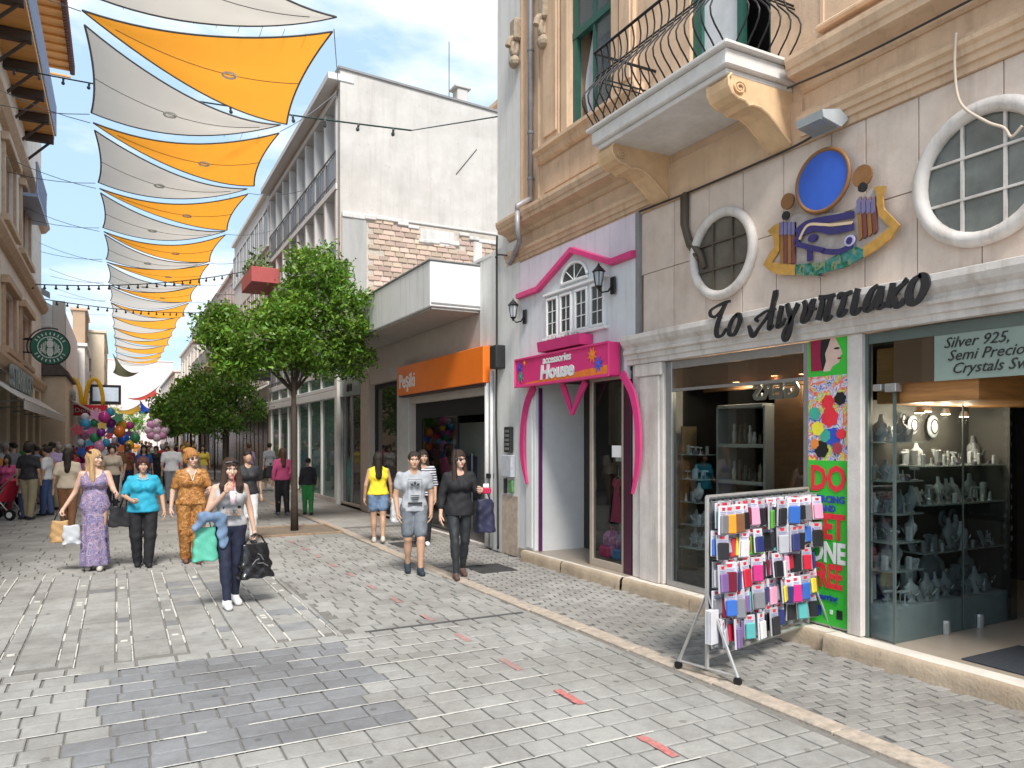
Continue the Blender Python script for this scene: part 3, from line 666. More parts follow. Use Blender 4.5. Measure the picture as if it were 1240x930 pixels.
# black brush lettering over the shop (hand cut metal letters)
LT = thing('shop_lettering', 'black brush script metal lettering Το Αιγυπτιακο above the jewellery shop', 'sign', (0,0,0))
def L1(x, y): return F(850+x*140/1240., 340+y*90/797., XF-.19)
def L2(x, y): return F(980+x*150/1240., 320+y*90/744., XF-.19)
def bez(pts, n=6):
    """smooth curve through the points (Catmull-Rom)"""
    out = []; p = [pts[0]]+list(pts)+[pts[-1]]
    for i in range(1, len(p)-2):
        for k in range(n):
            t = k/n
            out.append(tuple(.5*((2*p[i][a])+(-p[i-1][a]+p[i+1][a])*t+(2*p[i-1][a]-5*p[i][a]+4*p[i+1][a]-p[i+2][a])*t*t+(-p[i-1][a]+3*p[i][a]-3*p[i+1][a]+p[i+2][a])*t**3) for a in range(len(p[0]))))
    out.append(tuple(pts[-1])); return out
def stroke(m, conv, pts, w=.016, x=XF-.19):
    c = bez([(*conv(px, py), (w*k)) for px, py, k in [(p+(1,))[:3] for p in pts]])
    a = []; b = []
    for i in range(len(c)):
        j0, j1 = max(0, i-1), min(len(c)-1, i+1); ty, tz = c[j1][0]-c[j0][0], c[j1][1]-c[j0][1]; L = math.hypot(ty, tz) or 1
        ny, nz = -tz/L, ty/L; ww = c[i][2]*(.72+.45*abs(ty*.3+tz)/L)
        a.append((x, c[i][0]+ny*ww, c[i][1]+nz*ww)); b.append((x, c[i][0]-ny*ww, c[i][1]-nz*ww))
    n = len(a); vs = a+b+[(x+.022, q[1], q[2]) for q in a]+[(x+.022, q[1], q[2]) for q in b]; fs = []
    for i in range(n-1): fs += [(i,i+1,n+i+1,n+i),(2*n+i,3*n+i,3*n+i+1,2*n+i+1),(i,2*n+i,2*n+i+1,i+1),(n+i,n+i+1,3*n+i+1,3*n+i)]
    fs += [(0,n,3*n,2*n),(n-1,3*n-1,4*n-1,2*n-1)]
    m.add(vs, fs)
letters = [
 (L1, [[(295,215,.6),(240,235,1),(150,275,.7),(85,320,.6),(85,370,.7),(130,385,.7),(190,330,.6),(245,240,.7)],[(250,235,1),(205,340,1),(165,450,1),(150,540,1.1),(165,595,1),(215,580,.7),(255,510,.4)]]),
 (L1, [[(375,355,.9),(320,410,.8),(285,500,.9),(290,570,1),(335,575,.9),(375,500,.9),(400,410,1),(385,360,1),(355,370,.6)]]),
 (L1, [[(495,480,.6),(520,560,1),(545,590,1),(600,510,.7),(660,430,.6),(730,320,.8),(780,180,1),(785,100,1)],[(783,110,.9),(765,220,1.1),(740,350,1.1),(725,450,1.1),(725,510,1.2),(760,470,.5)],[(600,435,.6),(575,410,.6),(620,370,.6),(690,325,.6),(790,305,.5)]]),
 (L1, [[(850,265,1),(830,350,1),(815,440,1),(810,490,1.1),(850,470,.7),(885,400,.4)]]),
 (L1, [[(905,245,.8),(925,330,1),(940,380,1),(945,450,1),(925,560,1),(890,635,1),(865,600,.8),(880,530,.7),(940,430,.7),(980,340,.8),(1025,240,1)]]),
 (L1, [[(1085,215,.8),(1105,280,1),(1080,380,1.1),(1080,430,1.2),(1115,420,1),(1160,330,.9),(1180,250,.8),(1205,190,.6)],[(1185,195,.5),(1160,250,.6),(1170,300,.7),(1220,300,.6)]]),
 (L2, [[(90,335,1.2),(170,325,1),(250,305,.9)],[(130,335,.8),(115,440,1.1),(85,560,1.2)],[(215,320,.8),(190,430,1),(170,530,1.2),(185,550,1.1),(225,510,.6)]]),
 (L2, [[(285,350,.5),(295,300,.8),(350,300,1.1),(420,275,1)],[(355,300,.8),(330,400,1.1),(300,490,1.2),(325,505,1.1),(375,450,.6)]]),
 (L2, [[(480,240,1),(455,340,1.1),(435,460,1.3),(460,485,1.2),(510,430,.6)]]),
 (L2, [[(680,210,.9),(620,260,1),(570,370,1.3),(565,450,1.3),(610,440,1),(660,350,.9),(710,225,.7)],[(725,215,.9),(705,310,1.1),(690,420,1.2),(720,425,1),(755,380,.5)]]),
 (L2, [[(830,185,.9),(810,310,1.2),(775,435,1.2)],[(945,155,1),(960,175,.8),(900,230,.9),(840,310,1),(850,370,1.1),(870,415,1.2),(915,400,1),(945,340,.6)]]),
 (L2, [[(1120,110,1.2),(1040,160,1.1),(990,280,1.3),(1000,370,1.4),(1050,385,1.2),(1110,320,1.2),(1155,200,1.4),(1140,120,1.3),(1090,110,.9)]]),
]
for conv, sts in letters:
    lm = M()
    for k, s_ in enumerate(sts): stroke(lm, conv, s_, .021, XF-.19-.004*k)
    lm.build('letter', INK, LT)
pn_ = M()
for yv in (5.75, 5.0, 4.4, 3.75): pn_.tube([(XF-.17, yv, 3.0), (XF-.06, yv, 3.0)], .006, 5)
pn_.build('mounting_pin', ALU, LT)

# the painted emblem: scarab-like crest with a blue disc and an eye
EM = thing('shop_emblem', 'painted wooden shop emblem with blue disc, gold ribs and blue eye on the stone wall', 'sign', (0,0,0))
xe = XF-.11
def E3(x, y): return F(920+x*80/465., 180+y*160/930., xe)
def E4(x, y): return F(990+x*105/574., 170+y*170/930., xe)
def plate(name, pts, m, x0, th=.02):
    b = M(); b.prism([(x0, *p) for p in pts], (th, 0, 0)); return b.build(name, m, EM)
GOLD = mat('ochre_gold', (.48,.26,.055), .5, .25, 14); BROWN = mat('emblem_brown', (.26,.12,.04), .5, .2, 10); NAVY = mat('emblem_navy', (.03,.025,.13), .45, .2, 14)
plate('back_plate', [E3(150,510),E3(240,460),E3(440,440),E4(0,480),E4(210,470),E4(300,350),E4(360,300),E4(420,450),E4(500,560),E4(440,640),E4(300,760),E4(0,890),E3(440,900),E3(260,885),E3(120,880),E3(40,830),E3(125,740)], mat('emblem_ground', (.42,.36,.33), .6, .25, 12), xe+.03, .03)
cy, cz = 4.515, 4.135
plate('blue_disc', circ(cy, cz, .268, .262, 36), mat('disc_blue', (.035,.12,.56), .35, .2, 2), xe+.0, .02)
rg = M(); rg.tube([(xe+.005, cy+.275*math.cos(2*math.pi*i/36), cz+.268*math.sin(2*math.pi*i/36)) for i in range(36)], .02, 6, closed=True); rg.build('disc_rim', BROWN, EM, True)
plate('left_wing', [E3(50,580),E3(90,540),E3(135,520),E3(130,720),E3(80,800),E3(245,815),E3(245,890),E3(120,885),E3(60,855),E3(18,815),E3(60,740),E3(95,690),E3(90,620)], GOLD, xe+.008)
plate('right_wing', [E4(365,305),E4(445,300),E4(425,370),E4(430,450),E4(490,510),E4(538,560),E4(480,650),E4(400,710),E4(300,775),E4(290,710),E4(390,640),E4(470,570),E4(400,500),E4(385,420),E4(385,350)], GOLD, xe+.008)
for conv, c_, r_ in ((E3, (190,370), .075), (E4, (290,235), .093)):
    a, b = conv(*c_); plate('crest_knob', circ(a, b, r_*1.0, r_, 20), BROWN, xe+.004)
for conv, c_ in ((E3, (180,470)), (E4, (295,310))): a, b = conv(*c_); plate('dark_knot', circ(a, b, .042, .04, 12), INK, xe-.002)
STR = [mat('strip_purple', (.16,.15,.30), .5), BROWN, mat('strip_maroon', (.16,.05,.04), .5), mat('strip_green', (.10,.16,.05), .5)]
for k in range(4):
    x0 = 140+k*27; plate('feather', [E3(x0,520),E3(x0+22,515),E3(x0+22,808),E3(x0,808)], STR[1+k % 2], xe+.006-.0005*k); plate('feather_top', [E3(x0,520),E3(x0+22,515),E3(x0+22,600),E3(x0,610)], STR[0], xe+.002)
    x1 = 255+k*32; plate('feather', [E4(x1,390-20*k*(k<3)),E4(x1+24,375),E4(x1+22,640-8*k),E4(x1+40,650-10*k)] if False else [E4(x1,400),E4(x1+25,370),E4(x1+38,640-14*k),E4(x1+14,665-14*k)], STR[1+k % 2], xe+.006-.0005*k)
    plate('feather_top', [E4(x1,400),E4(x1+25,370),E4(x1+28,470),E4(x1+3,490)], STR[0], xe+.002)
def estroke(pts, w, m, name, x):
    b = M()
    cc = bez([(*p, w) for p in pts], 5); A_ = []; B_ = []
    for i in range(len(cc)):
        j0, j1 = max(0, i-1), min(len(cc)-1, i+1); ty, tz = cc[j1][0]-cc[j0][0], cc[j1][1]-cc[j0][1]; L = math.hypot(ty, tz) or 1
        A_.append((x, cc[i][0]-tz/L*w, cc[i][1]+ty/L*w)); B_.append((x, cc[i][0]+tz/L*w, cc[i][1]-ty/L*w))
    n = len(A_); vs = A_+B_+[(x+.014, q[1], q[2]) for q in A_]+[(x+.014, q[1], q[2]) for q in B_]; fs = []
    for i in range(n-1): fs += [(i,i+1,n+i+1,n+i),(2*n+i,3*n+i,3*n+i+1,2*n+i+1),(i,2*n+i,2*n+i+1,i+1),(n+i,n+i+1,3*n+i+1,3*n+i)]
    fs += [(0,n,3*n,2*n),(n-1,3*n-1,4*n-1,2*n-1)]
    b.add(vs, fs); return b.build(name, m, EM)
estroke([E3(255,590),E3(330,530),E3(450,500),E4(80,520),E4(235,490)], .030, NAVY, 'brow', xe-.002)
estroke([E3(255,660),E3(290,600),E3(380,560),E3(450,570),E4(100,600),E4(235,570)], .030, NAVY, 'upper_lid', xe-.004)
estroke([E3(255,670),E3(330,690),E3(440,715),E4(50,735),E4(150,735),E4(235,690)], .024, NAVY, 'lower_lid', xe-.006)
estroke([E3(350,700),E3(350,790)], .026, NAVY, 'tear_mark', xe-.003)
estroke([E3(280,640),E3(340,540),E3(450,535),E4(100,560),E4(230,545)], .012, mat('emblem_cream', (.62,.46,.30), .5), 'cream_line', xe-.006)
a, b = E3(370,630); plate('iris', circ(a, b, .05, .035, 14), NAVY, xe-.003)
a, b = E4(215,665); plate('spiral', circ(a, b, .05, .048, 16), mat('spiral_pale', (.45,.42,.62), .5), xe-.009, .012); plate('spiral_core', circ(a, b, .032, .031, 16), NAVY, xe-.012, .012)
plate('green_band', [E3(250,815),E3(440,800),E4(100,770),E4(235,700),E4(300,720),E4(300,770),E4(180,840),E4(0,885),E3(430,895),E3(255,890)], pattern('beetle_green', [(.01,.04,.02),(.015,.12,.05),(.03,.18,.18),(.22,.22,.10),(.01,.08,.03)], 12, 1.), xe+.001)

# small things fixed to the building
o = thing('flood_light', 'grey flood light fixed above the blue disc emblem', 'lamp', (XF-.25, 4.43, 4.60))
b = M(); b.prism([(-.12,-.13,.03),(.10,-.13,.08),(.22,-.13,.02),(.12,-.13,-.07),(-.10,-.13,-.03)], (0,.28,0)); b.build('housing', mat('grey_housing', (.42,.45,.47), .45, .1), o)
b = M(); b.box(-.11,.10,-.11,.13,-.062,-.05); b.build('glass_front', mat('lamp_glass', (.25,.27,.28), .15), o).rotation_euler = (0, R(10), 0)
b = M(); b.tube([(.12,0,.02),(.25,0,.0)], .02, 6); b.build('arm', ALU, o)
o = thing('drain_pipe', 'grey drain pipe running down the ochre wall left of the green window', 'pipe', (0,0,0))
b = M(); b.tube([(XF-.07,9.83,12.0),(XF-.07,9.83,5.46)], .045, 8); b.tube([(XF-.3,9.83,5.30),(XF-.3,9.83,4.98),(XF-.22,9.9,4.85),(XF-.1,10.35,4.72),(XF-.08,10.5,4.66)], .042, 8); b.tube([(XF-.07,9.83,5.5),(XF-.3,9.83,5.36),(XF-.3,9.83,5.28)], .043, 8)
b.build('pipe', mat('lead_grey', (.33,.32,.33), .5, .2, 8, metal=.3), o, True)
for zz in (8.9, 7.75, 6.5, 5.8):
    b = M(); b.lathe([(.052,-.02),(.055,0),(.052,.02)], (XF-.07,9.83,zz), 10); b.build('pipe_clip', mat('lead_dark', (.15,.15,.16), .5), o)
o = thing('bent_pipe', 'dark brown pipe dropping from under the balcony to the smaller round window', 'pipe', (0,0,0))
b = M(); b.tube([(XF-.05,6.37,4.58),(XF-.05,6.37,4.2),(XF-.05,6.30,4.02),(XF-.05,6.14,3.86),(XF-.02,6.10,3.7)], .035, 8); b.tube([(XF-.05,6.43,4.58),(XF-.05,6.43,4.25),(XF-.05,6.33,3.98),(XF-.06,6.16,3.80)], .02, 6)
b.build('pipe', mat('brown_pipe', (.10,.075,.055), .6), o, True)
def cable(label, pts, r=.008, m=None, name='cable'):
    b = M(); b.tube(bez(pts, 8), r, 5); ob = b.build(name, m or mat('cable_black', (.03,.03,.03), .6), None, True); return tag(ob, label, 'cable')
cable('black cable clipped along the wall under the balcony', [(XF-.045,7.2,4.60),(XF-.05,6.4,4.572),(XF-.05,5.6,4.565),(XF-.05,4.9,4.572),(XF-.06,4.6,4.6)], .012)
cable('cream cable looping over the larger round window', [(XF-.12,3.32,4.86),(XF-.12,3.33,4.6),(XF-.13,3.28,4.32),(XF-.13,3.1,4.12),(XF-.13,2.98,4.03),(XF-.13,2.93,3.95),(XF-.13,2.86,4.0)], .011, mat('cream_cable', (.6,.5,.4), .6))
cable('dark cable running under the upper cornice towards the camera', [(XF-.2,4.82,5.06),(XF-.16,4,5.03),(XF-.16,2.5,5.03),(XF-.16,0,5.03)], .01)

# ================================================================== Accessories House shopfront (part of the ochre building's ground floor)
AH = thing('accessories_shopfront', 'lilac and white shopfront with pink roofline trim and heart shaped pink door frame', 'shopfront', (0,0,0))
XA = 5.555
def poly_panel(pts, x0, x1, m, name, par):
    b = M(); b.prism([(x0, *p) for p in pts], (x1-x0, 0, 0)); return b.build(name, m, par)
roofl = [F(635,354.7,XA), F(653.5,347.5,XA), F(694.7,300,XA), F(742,314.6,XA), F(774,302.4,XA)]
yl, yr = 10.2, 7.27
top = 4.60
lil = [(yl, top), (yr, top)]+[(yr, roofl[4][1])]+[roofl[3], roofl[2], roofl[1]]+[(yl, roofl[0][1])]
poly_panel(lil, XA, XF, LILAC, 'lilac_panel', AH)
low_ = [(yl, roofl[0][1]), roofl[1], roofl[2], roofl[3], (yr, roofl[4][1]), (yr, 3.05), (yl, 3.05)]
poly_panel(low_, XA+.004, XF, HOUSEW, 'white_panel', AH)
rt = M(); pr = [(yl+.01, roofl[0][1]), roofl[1], roofl[2], roofl[3], (yr-.01, roofl[4][1])]
vs = []
for (a, z) in pr: vs += [(XA-.07, a, z-.0), (XA-.07, a, z-.07), (XA, a, z-.08), (XA, a, z+.012)]
fs = []
for i in range(4):
    for k in range(4): fs.append((i*4+k, i*4+(k+1) % 4, (i+1)*4+(k+1) % 4, (i+1)*4+k))
fs += [(0,1,2,3), (16,19,18,17)]
rt.add(vs, fs); rt.build('pink_roof_trim', PINK, AH)
b = M(); b.cbox(XA, XF, 7.20, 7.268, 3.13, 4.60, .004); b.build('edge_board', mat('dark_edge_board', (.25,.24,.25), .6), AH)
b = M(); b.box(XA+.005, XF+.02, 10.02, 10.2, .16, 3.05).box(XA+.005, XF+.02, 7.44, 7.5, 2.6, 3.05).box(XF+.0, XF+.03, 7.44, 9.98, 2.7, 3.05); b.build('side_panel', HOUSEW, AH)
b = M(); b.cbox(XA-.0, XF+.02, 9.72, 10.019, .16, 3.04, .01).cbox(XA-.02, XA, 9.78, 9.96, .2, 2.6, .01); b.build('white_pilaster', WHITE, AH)
# four casements
def casement(p0, p1, par):
    ya, yb = F(p0, 400, XA)[0], F(p1, 400, XA)[0]
    z0, z1 = 3.36, 3.86
    w = thing  # noqa
    f_ = M(); e = .035
    f_.cbox(XA-.035, XA+.01, yb-e, ya+e, z0-e, z0, .006).cbox(XA-.035, XA+.01, yb-e, ya+e, z1, z1+e, .006).cbox(XA-.035, XA+.01, yb-e, yb, z0, z1, .006).cbox(XA-.035, XA+.01, ya, ya+e, z0, z1, .006)
    mm = (ya+yb)/2
    f_.box(XA-.02, XA, mm-.006, mm+.006, z0, z1)
    for k in (1,2): zz = z0+(z1-z0)*k/3; f_.box(XA-.019, XA, yb, ya, zz-.006, zz+.006)
    fo = f_.build('casement', WHITE, par)
    g_ = M(); g_.box(XA-.012, XA+.003, yb, ya, z0, z1); g_.build('pane', mat('casement_glass', (.06,.075,.08), .12, .5, 5, spec=.8), fo)
for a, b_ in ((664.5,675.3),(681,692),(699,711),(718,731.4)): casement(a, b_, AH)
b = M(); ya, yb = F(660,400,XA)[0], F(737,400,XA)[0]
b.cbox(XA-.045, XA+.01, yb, ya, 3.93, 3.965, .008).cbox(XA-.06, XA+.01, yb, ya, 3.27, 3.315, .008); b.build('window_ledge', WHITE, AH)
ca_ = F(696.5,337,XA); ry = (F(682,337,XA)[0]-F(711,337,XA)[0])/2; rz_ = .23
b = M(); b.prism([(XA-.01, *q) for q in circ(ca_[0], 4.03, ry, rz_, 16, 0, math.pi)+[(ca_[0]-ry, 4.03)]], (.012,0,0)); fan = b.build('fanlight', mat('casement_glass', (0,0,0)), AH)
b = M(); b.tube([(XA-.02, *q) for q in circ(ca_[0], 4.03, ry+.02, rz_+.02, 20, 0, math.pi)+[(ca_[0]-ry-.02, 4.03)]]+[(XA-.02, ca_[0]+ry+.02, 4.03)], .022, 6)
for a in (45,90,135): b.tube([(XA-.015, ca_[0], 4.03), (XA-.015, ca_[0]+ry*math.cos(R(a)), 4.03+rz_*math.sin(R(a)))], .008, 4)
b.build('fanlight_frame', WHITE, fan)
# flower box
fb = thing('flower_box', 'small pink window box with grey green plants above the shop sign', 'planter', (XA-.12, 8.72, 3.10))
b = M(); b.prism([(-.11,-.55,.14),(-.09,-.55,0),(.11,-.55,0),(.11,-.55,.14)], (0,1.1,0)); b.build('box', PINK, fb)
b = M()
for k in range(46):
    yy = rng.uniform(-.5,.5)**1; p0 = Vector((rng.uniform(-.05,.06), yy, .12)); p1 = p0+Vector((rng.uniform(-.05,.05), rng.uniform(-.06,.06), rng.uniform(.03,.13)))
    b.add([p0, p0+Vector((0,.02,0)), p1+Vector((.01,.02,0)), p1], [(0,1,2,3)])
b.build('leaves', mat('grey_green_leaf', (.16,.22,.17), .7, .4, 9), fb)
b = M()
for yy in (-.3, -.05, .18, .34, -.42): b.ell((-.07, yy, .135), .025,.03,.02, 7, 4)
b.build('pebbles', WHITE, fb)
# sign board
sg = thing('shop_sign', 'pink box sign reading accessories House with flowers at both ends', 'sign', (XA-.10, 8.78, 0))
b = M(); b.cbox(-.08, .09, -1.225, 1.225, 2.64, 3.065, .01); b.build('board', mat('sign_pink', (.72,.04,.20), .45, .12, 2), sg)
b = M(); b.cbox(-.10, -.078, -1.235, 1.235, 2.63, 2.665, .004).cbox(-.10, -.078, -1.235, 1.235, 3.04, 3.07, .004).cbox(-.10,-.078,-1.235,-1.21,2.665,3.04,.004).cbox(-.10,-.078,1.21,1.235,2.665,3.04,.004); b.build('edging', PINK, sg)
b = M(); b.prism([(-.086,-1.2,2.67),(-.086,-1.2,2.78),(-.086,-.6,2.75),(-.086,.1,2.72),(-.086,.9,2.685),(-.086,.9,2.67)], (.004,0,0)); b.build('orange_flame', mat('flame_orange', (.85,.22,.04), .5, .2, 8), sg)
text_obj('lettering', 'accessories', .155, WHITE, sg, (-.088, 0.02, 2.925), FACE_W, .004, .1, 'CENTER', 1.05, .004)
text_obj('lettering', 'House', .27, WHITE, sg, (-.088, 0.02, 2.715), FACE_W, .006, .1, 'CENTER', 1.25, .012)
for (yy, zz, r_, c) in ((-.86,2.93,.11,(.85,.25,.03)),(-1.0,2.80,.11,(.08,.10,.55)),(1.08,2.93,.09,(.07,.07,.5)),(1.05,2.79,.09,(.04,.3,.22)),(.93,2.99,.045,(.85,.25,.03)),(1.12,2.69,.05,(.7,.05,.25))):
    n_ = 16; b = M(); b.prism([(-.091, yy+r_*(1 if k % 2 else .45)*math.cos(6.283*k/n_), zz+r_*(1 if k % 2 else .45)*math.sin(6.283*k/n_)) for k in range(n_)], (.006,0,0)); b.ell((-.092,yy,zz),.008,r_*.25,r_*.25,8,4)
    b.build('flower', flat(c), sg)
# heart-shaped pink frame
def ribbon(name, pts, w, x, par, m, th=.03):
    cc = bez([(*F(px, py, x), w*k) for px, py, k in pts], 6); A_ = []; B_ = []
    for i in range(len(cc)):
        j0, j1 = max(0, i-1), min(len(cc)-1, i+1); ty, tz = cc[j1][0]-cc[j0][0], cc[j1][1]-cc[j0][1]; L = math.hypot(ty, tz) or 1
        A_.append((x, cc[i][0]-tz/L*cc[i][2], cc[i][1]+ty/L*cc[i][2])); B_.append((x, cc[i][0]+tz/L*cc[i][2], cc[i][1]-ty/L*cc[i][2]))
    n = len(A_); vs = A_+B_+[(x+th, q[1], q[2]) for q in A_]+[(x+th, q[1], q[2]) for q in B_]; fs = []
    for i in range(n-1): fs += [(i,i+1,n+i+1,n+i),(2*n+i,3*n+i,3*n+i+1,2*n+i+1),(i,2*n+i,2*n+i+1,i+1),(n+i,n+i+1,3*n+i+1,3*n+i)]
    fs += [(0,n,3*n,2*n),(n-1,3*n-1,4*n-1,2*n-1)]
    b = M(); b.add(vs, fs); return b.build(name, m, par)
xh = XA-.06
ribbon('heart_frame', [(646,468,1),(637,488,1),(632,520,1),(632,555,.9),(637,586,.25)], .062, xh, AH, PINK)
ribbon('heart_frame', [(752,452,1),(765,478,1),(771,515,1),(771,560,.9),(765,598,.25)], .050, xh, AH, PINK)
ribbon('heart_frame', [(680,465,1),(686,482,1),(692,502,.4)], .05, xh, AH, PINK); ribbon('heart_frame', [(708,462,1),(700,480,1),(692,502,.4)], .05, xh-.004, AH, PINK)
# entrance recess: white return wall, lobby, dark door, glazed cabinet
b = M(); b.box(XF+.02, 6.42, 9.70, 9.76, .16, 2.7); b.build('return_wall', WHITE, AH)
b = M(); b.box(XF-.0, XF+.05, 9.68, 9.712, .16, 2.62); b.build('purple_jamb', mat('purple_paint', (.12,.02,.11), .5), AH)
b = M(); b.box(5.53, 9.6, 7.43, 10.2, .05, .163); b.build('lobby_floor', mat('shop_tiles', (0,0,0)), AH)
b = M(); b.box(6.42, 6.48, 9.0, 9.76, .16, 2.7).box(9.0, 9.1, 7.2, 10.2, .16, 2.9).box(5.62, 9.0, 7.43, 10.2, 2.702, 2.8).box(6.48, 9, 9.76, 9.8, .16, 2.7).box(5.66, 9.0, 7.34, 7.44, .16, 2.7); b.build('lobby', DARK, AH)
b = M(); b.cbox(XF+.01, XF+.10, 7.44, 7.60, .163, 2.70, .005); b.build('door_post', mat('aubergine', (.06,.012,.03), .4, .3, 4), AH)
fr_ = M(); fr_.cbox(XF+.02, XF+.08, 8.30, 8.37, .163, 2.70, .004).cbox(XF+.02, XF+.08, 7.60, 7.65, .163, 2.70, .004).cbox(XF+.02, XF+.08, 7.65, 8.30, .163, .26, .004).cbox(XF+.02,XF+.08,7.65,8.30,2.62,2.70,.004)
fo = fr_.build('cabinet_frame', mat('beige_aluminium', (.52,.44,.36), .4, .1, metal=.3), AH)
b = M(); b.box(XF+.045, XF+.05, 7.65, 8.30, .26, 2.62); b.build('pane', GLASS, fo)
b = M(); b.cbox(6.5, 6.56, 8.37, 9.02, .163, 2.62, .01).cbox(XF+.6, XF+.66, 8.3, 8.36, .163, 2.62, .004); b.build('inner_door', mat('inner_door_glass', (.05,.045,.04), .15, .4, 2, spec=.8), AH)
b = M(); b.cbox(XF+.4, XF+.44, 8.0, 8.3, 1.55, 1.7, .002); b.build('paper_notice', WHITE, AH)
b = M(); b.box(XF+.038, XF+.043, 7.68, 7.88, 1.62, 1.77); b.build('paper_notice', WHITE, AH)
# things for sale inside the cabinet
def backpack(loc, c1, c2, label, s=1.):
    t = thing('backpack', label, 'bag', loc)
    b = M(); b.cbox(-.10*s,.10*s,-.14*s,.14*s,0,.36*s,.06*s); b.build('body', c1, t)
    b = M(); b.cbox(-.16*s,-.095*s,-.11*s,.11*s,.02,.17*s,.03*s); b.build('front_pocket', c2, t)
    b = M(); b.tube([(0,-.04*s,.35*s),(0,-.03*s,.41*s),(0,.03*s,.41*s),(0,.04*s,.35*s)], .01, 5); b.build('handle', c2, t)
backpack((XF+.22,8.12,.27), pattern('pink_print', [(.7,.05,.25),(.75,.3,.5),(.2,.05,.3),(.7,.1,.2)], 9, 1), flat((.6,.03,.15)), 'pink printed backpack on the floor of the pink shop cabinet, left one')
backpack((XF+.22,7.82,.27), pattern('blue_print', [(.05,.15,.5),(.4,.5,.7),(.55,.05,.3),(.1,.1,.35)], 9, 1), flat((.05,.2,.45)), 'blue and pink backpack on the floor of the pink shop cabinet, right one')
backpack((XF+.45,7.97,.45), flat((.45,.02,.09)), flat((.75,.2,.3)), 'crimson backpack standing behind the two printed ones in the cabinet')
for (yy, zz, c, lab) in ((8.1,1.02,(.62,.06,.14),'red and pink child dress hanging in the pink shop cabinet'),(7.82,.95,(.45,.62,.66),'pale turquoise child dress hanging in the pink shop cabinet')):
    t = thing('dress_on_hanger', lab, 'dress', (XF+.3, yy, zz))
    b = M(); b.prism([(-.03,-.07,.3),(-.03,-.10,.22),(-.03,-.05,.18),(-.03,-.14,-.28),(-.03,.14,-.28),(-.03,.05,.18),(-.03,.10,.22),(-.03,.07,.3)], (.07,0,0)); b.build('cloth', flat(c), t)
    b = M(); b.tube([(0,-.09,.3),(0,0,.34),(0,.09,.3)], .006, 4); b.tube([(0,0,.34),(0,.0,.42)], .004, 4); b.build('hanger', ALU, t)
# two black wall lanterns
def lantern(loc, label):
    t = thing('wall_lantern', label, 'lamp', loc)
    b = M(); b.lathe([(.0,.19),(.012,.17),(.02,.15),(.075,.09),(.09,.075),(.085,.07)], (0,0,0), 8).lathe([(.035,-.12),(.05,-.11),(.02,-.14),(.008,-.17)], (0,0,0), 8)
    for k in range(6): a = 6.283*k/6; b.tube([(.075*math.cos(a),.075*math.sin(a),.07),(.045*math.cos(a),.045*math.sin(a),-.11)], .006, 4)
    b.build('cage', BLACK, t)
    b = M(); b.lathe([(.04,-.105),(.068,.065)], (0,0,0), 8); b.build('glass', mat('lantern_glass', (.45,.48,.5), .15, .2), t)
    b = M(); b.tube([(0,0,-.13),(.03,-.03,-.19),(.09,-.08,-.18),(.13,-.12,-.10)], .012, 6); b.cbox(.12,.15,-.17,-.07,-.22,.0,.01); b.build('arm', BLACK, t)
lantern((XA-.17,7.80,3.90), 'black wall lantern right of the white casement windows')
lantern((XA-.17,10.10,3.84), 'black wall lantern left of the white casement windows')

# ================================================================== white party wall strip with meters and cables
PW = thing('party_wall', 'narrow tall white wall strip between the ochre building and the low grey building', 'wall', (0,0,0))
b = M(); b.box(XF-.01, XF+.9, 10.24, 11.06, 5.41, 12.0).box(XF-.01, XF+.9, 10.61, 11.06, 5.0, 5.41).box(XF-.05, XF+.9, 10.205, 11.20, 0, 4.995); b.build('wall', WHITEWALL, PW)
b = M(); b.cbox(XF-.06, XF-.05, 10.26, 10.8, 0.0, .95, .003); b.build('stained_patch', mat('stained_plaster', (.55,.45,.37), .9, .25, 9, .6, stain=.6, stain_col=(.3,.22,.16), sscale=6), PW)
o = thing('electric_panel', 'dark intercom panel above a pale meter box on the white wall strip', 'meter box', (XF-.06, 10.5, 0))
b = M(); b.cbox(-.06,0,-.1,.12,1.64,2.05,.01); b.build('intercom', mat('box_black', (.03,.03,.03), .5), o)
for k in range(5): b = M(); b.cbox(-.068,-.06,-.06,.08,1.68+.07*k,1.72+.07*k,.003); b.build('button_row', ALU, o)
b = M(); b.cbox(-.08,0,-.16,.18,1.25,1.60,.01); b.build('meter_box', mat('meter_grey', (.55,.57,.62), .5, .2, 14), o)
b = M(); b.cbox(-.04,0,-.12,.02,1.0,1.2,.01); b.build('sticker_box', mat('green_sticker', (.15,.35,.12), .6, .5, 12), o)
b = M(); b.cbox(-.03,0,.12,.19,.98,1.22,.004); b.build('cable_box', mat('box_black', (0,0,0)), o)
o = thing('wall_speaker', 'small black box speaker on the pole top beside the orange sign', 'speaker', (XF-.12,10.82,3.18))
b = M(); b.cbox(-.1,.1,-.12,.12,-.18,.2,.015); b.build('cabinet', mat('box_black',(0,0,0)), o); b = M(); b.tube([(.08,0,0),(.2,0,.0)],.015,5); b.build('bracket', BLACK, o)
cable('black cable running down the white wall strip from the cornice', [(XF-.09,10.92,5.2),(XF-.09,10.93,4.9),(XF-.09,10.93,3.4),(XF-.09,10.95,2.2),(XF-.09,10.9,1.2),(XF-.09,10.88,.05)], .018)
cable('black cable linking the balcony cornice to the wall corner', [(XF-.12,10.5,4.78),(XF-.12,10.8,4.86),(XF-.1,10.95,4.85)], .014)
o = thing('white_conduit', 'white conduit and pipe on the pier beside the orange shop entrance', 'pipe', (0,0,0))
b = M(); b.tube([(XF-.09,11.12,.05),(XF-.09,11.12,3.0)], .03, 8); b.tube([(XF-.1,11.27,.05),(XF-.1,11.27,3.0)], .045, 8); b.build('pipe', mat('conduit_white',(.66,.66,.65),.5), o, True)
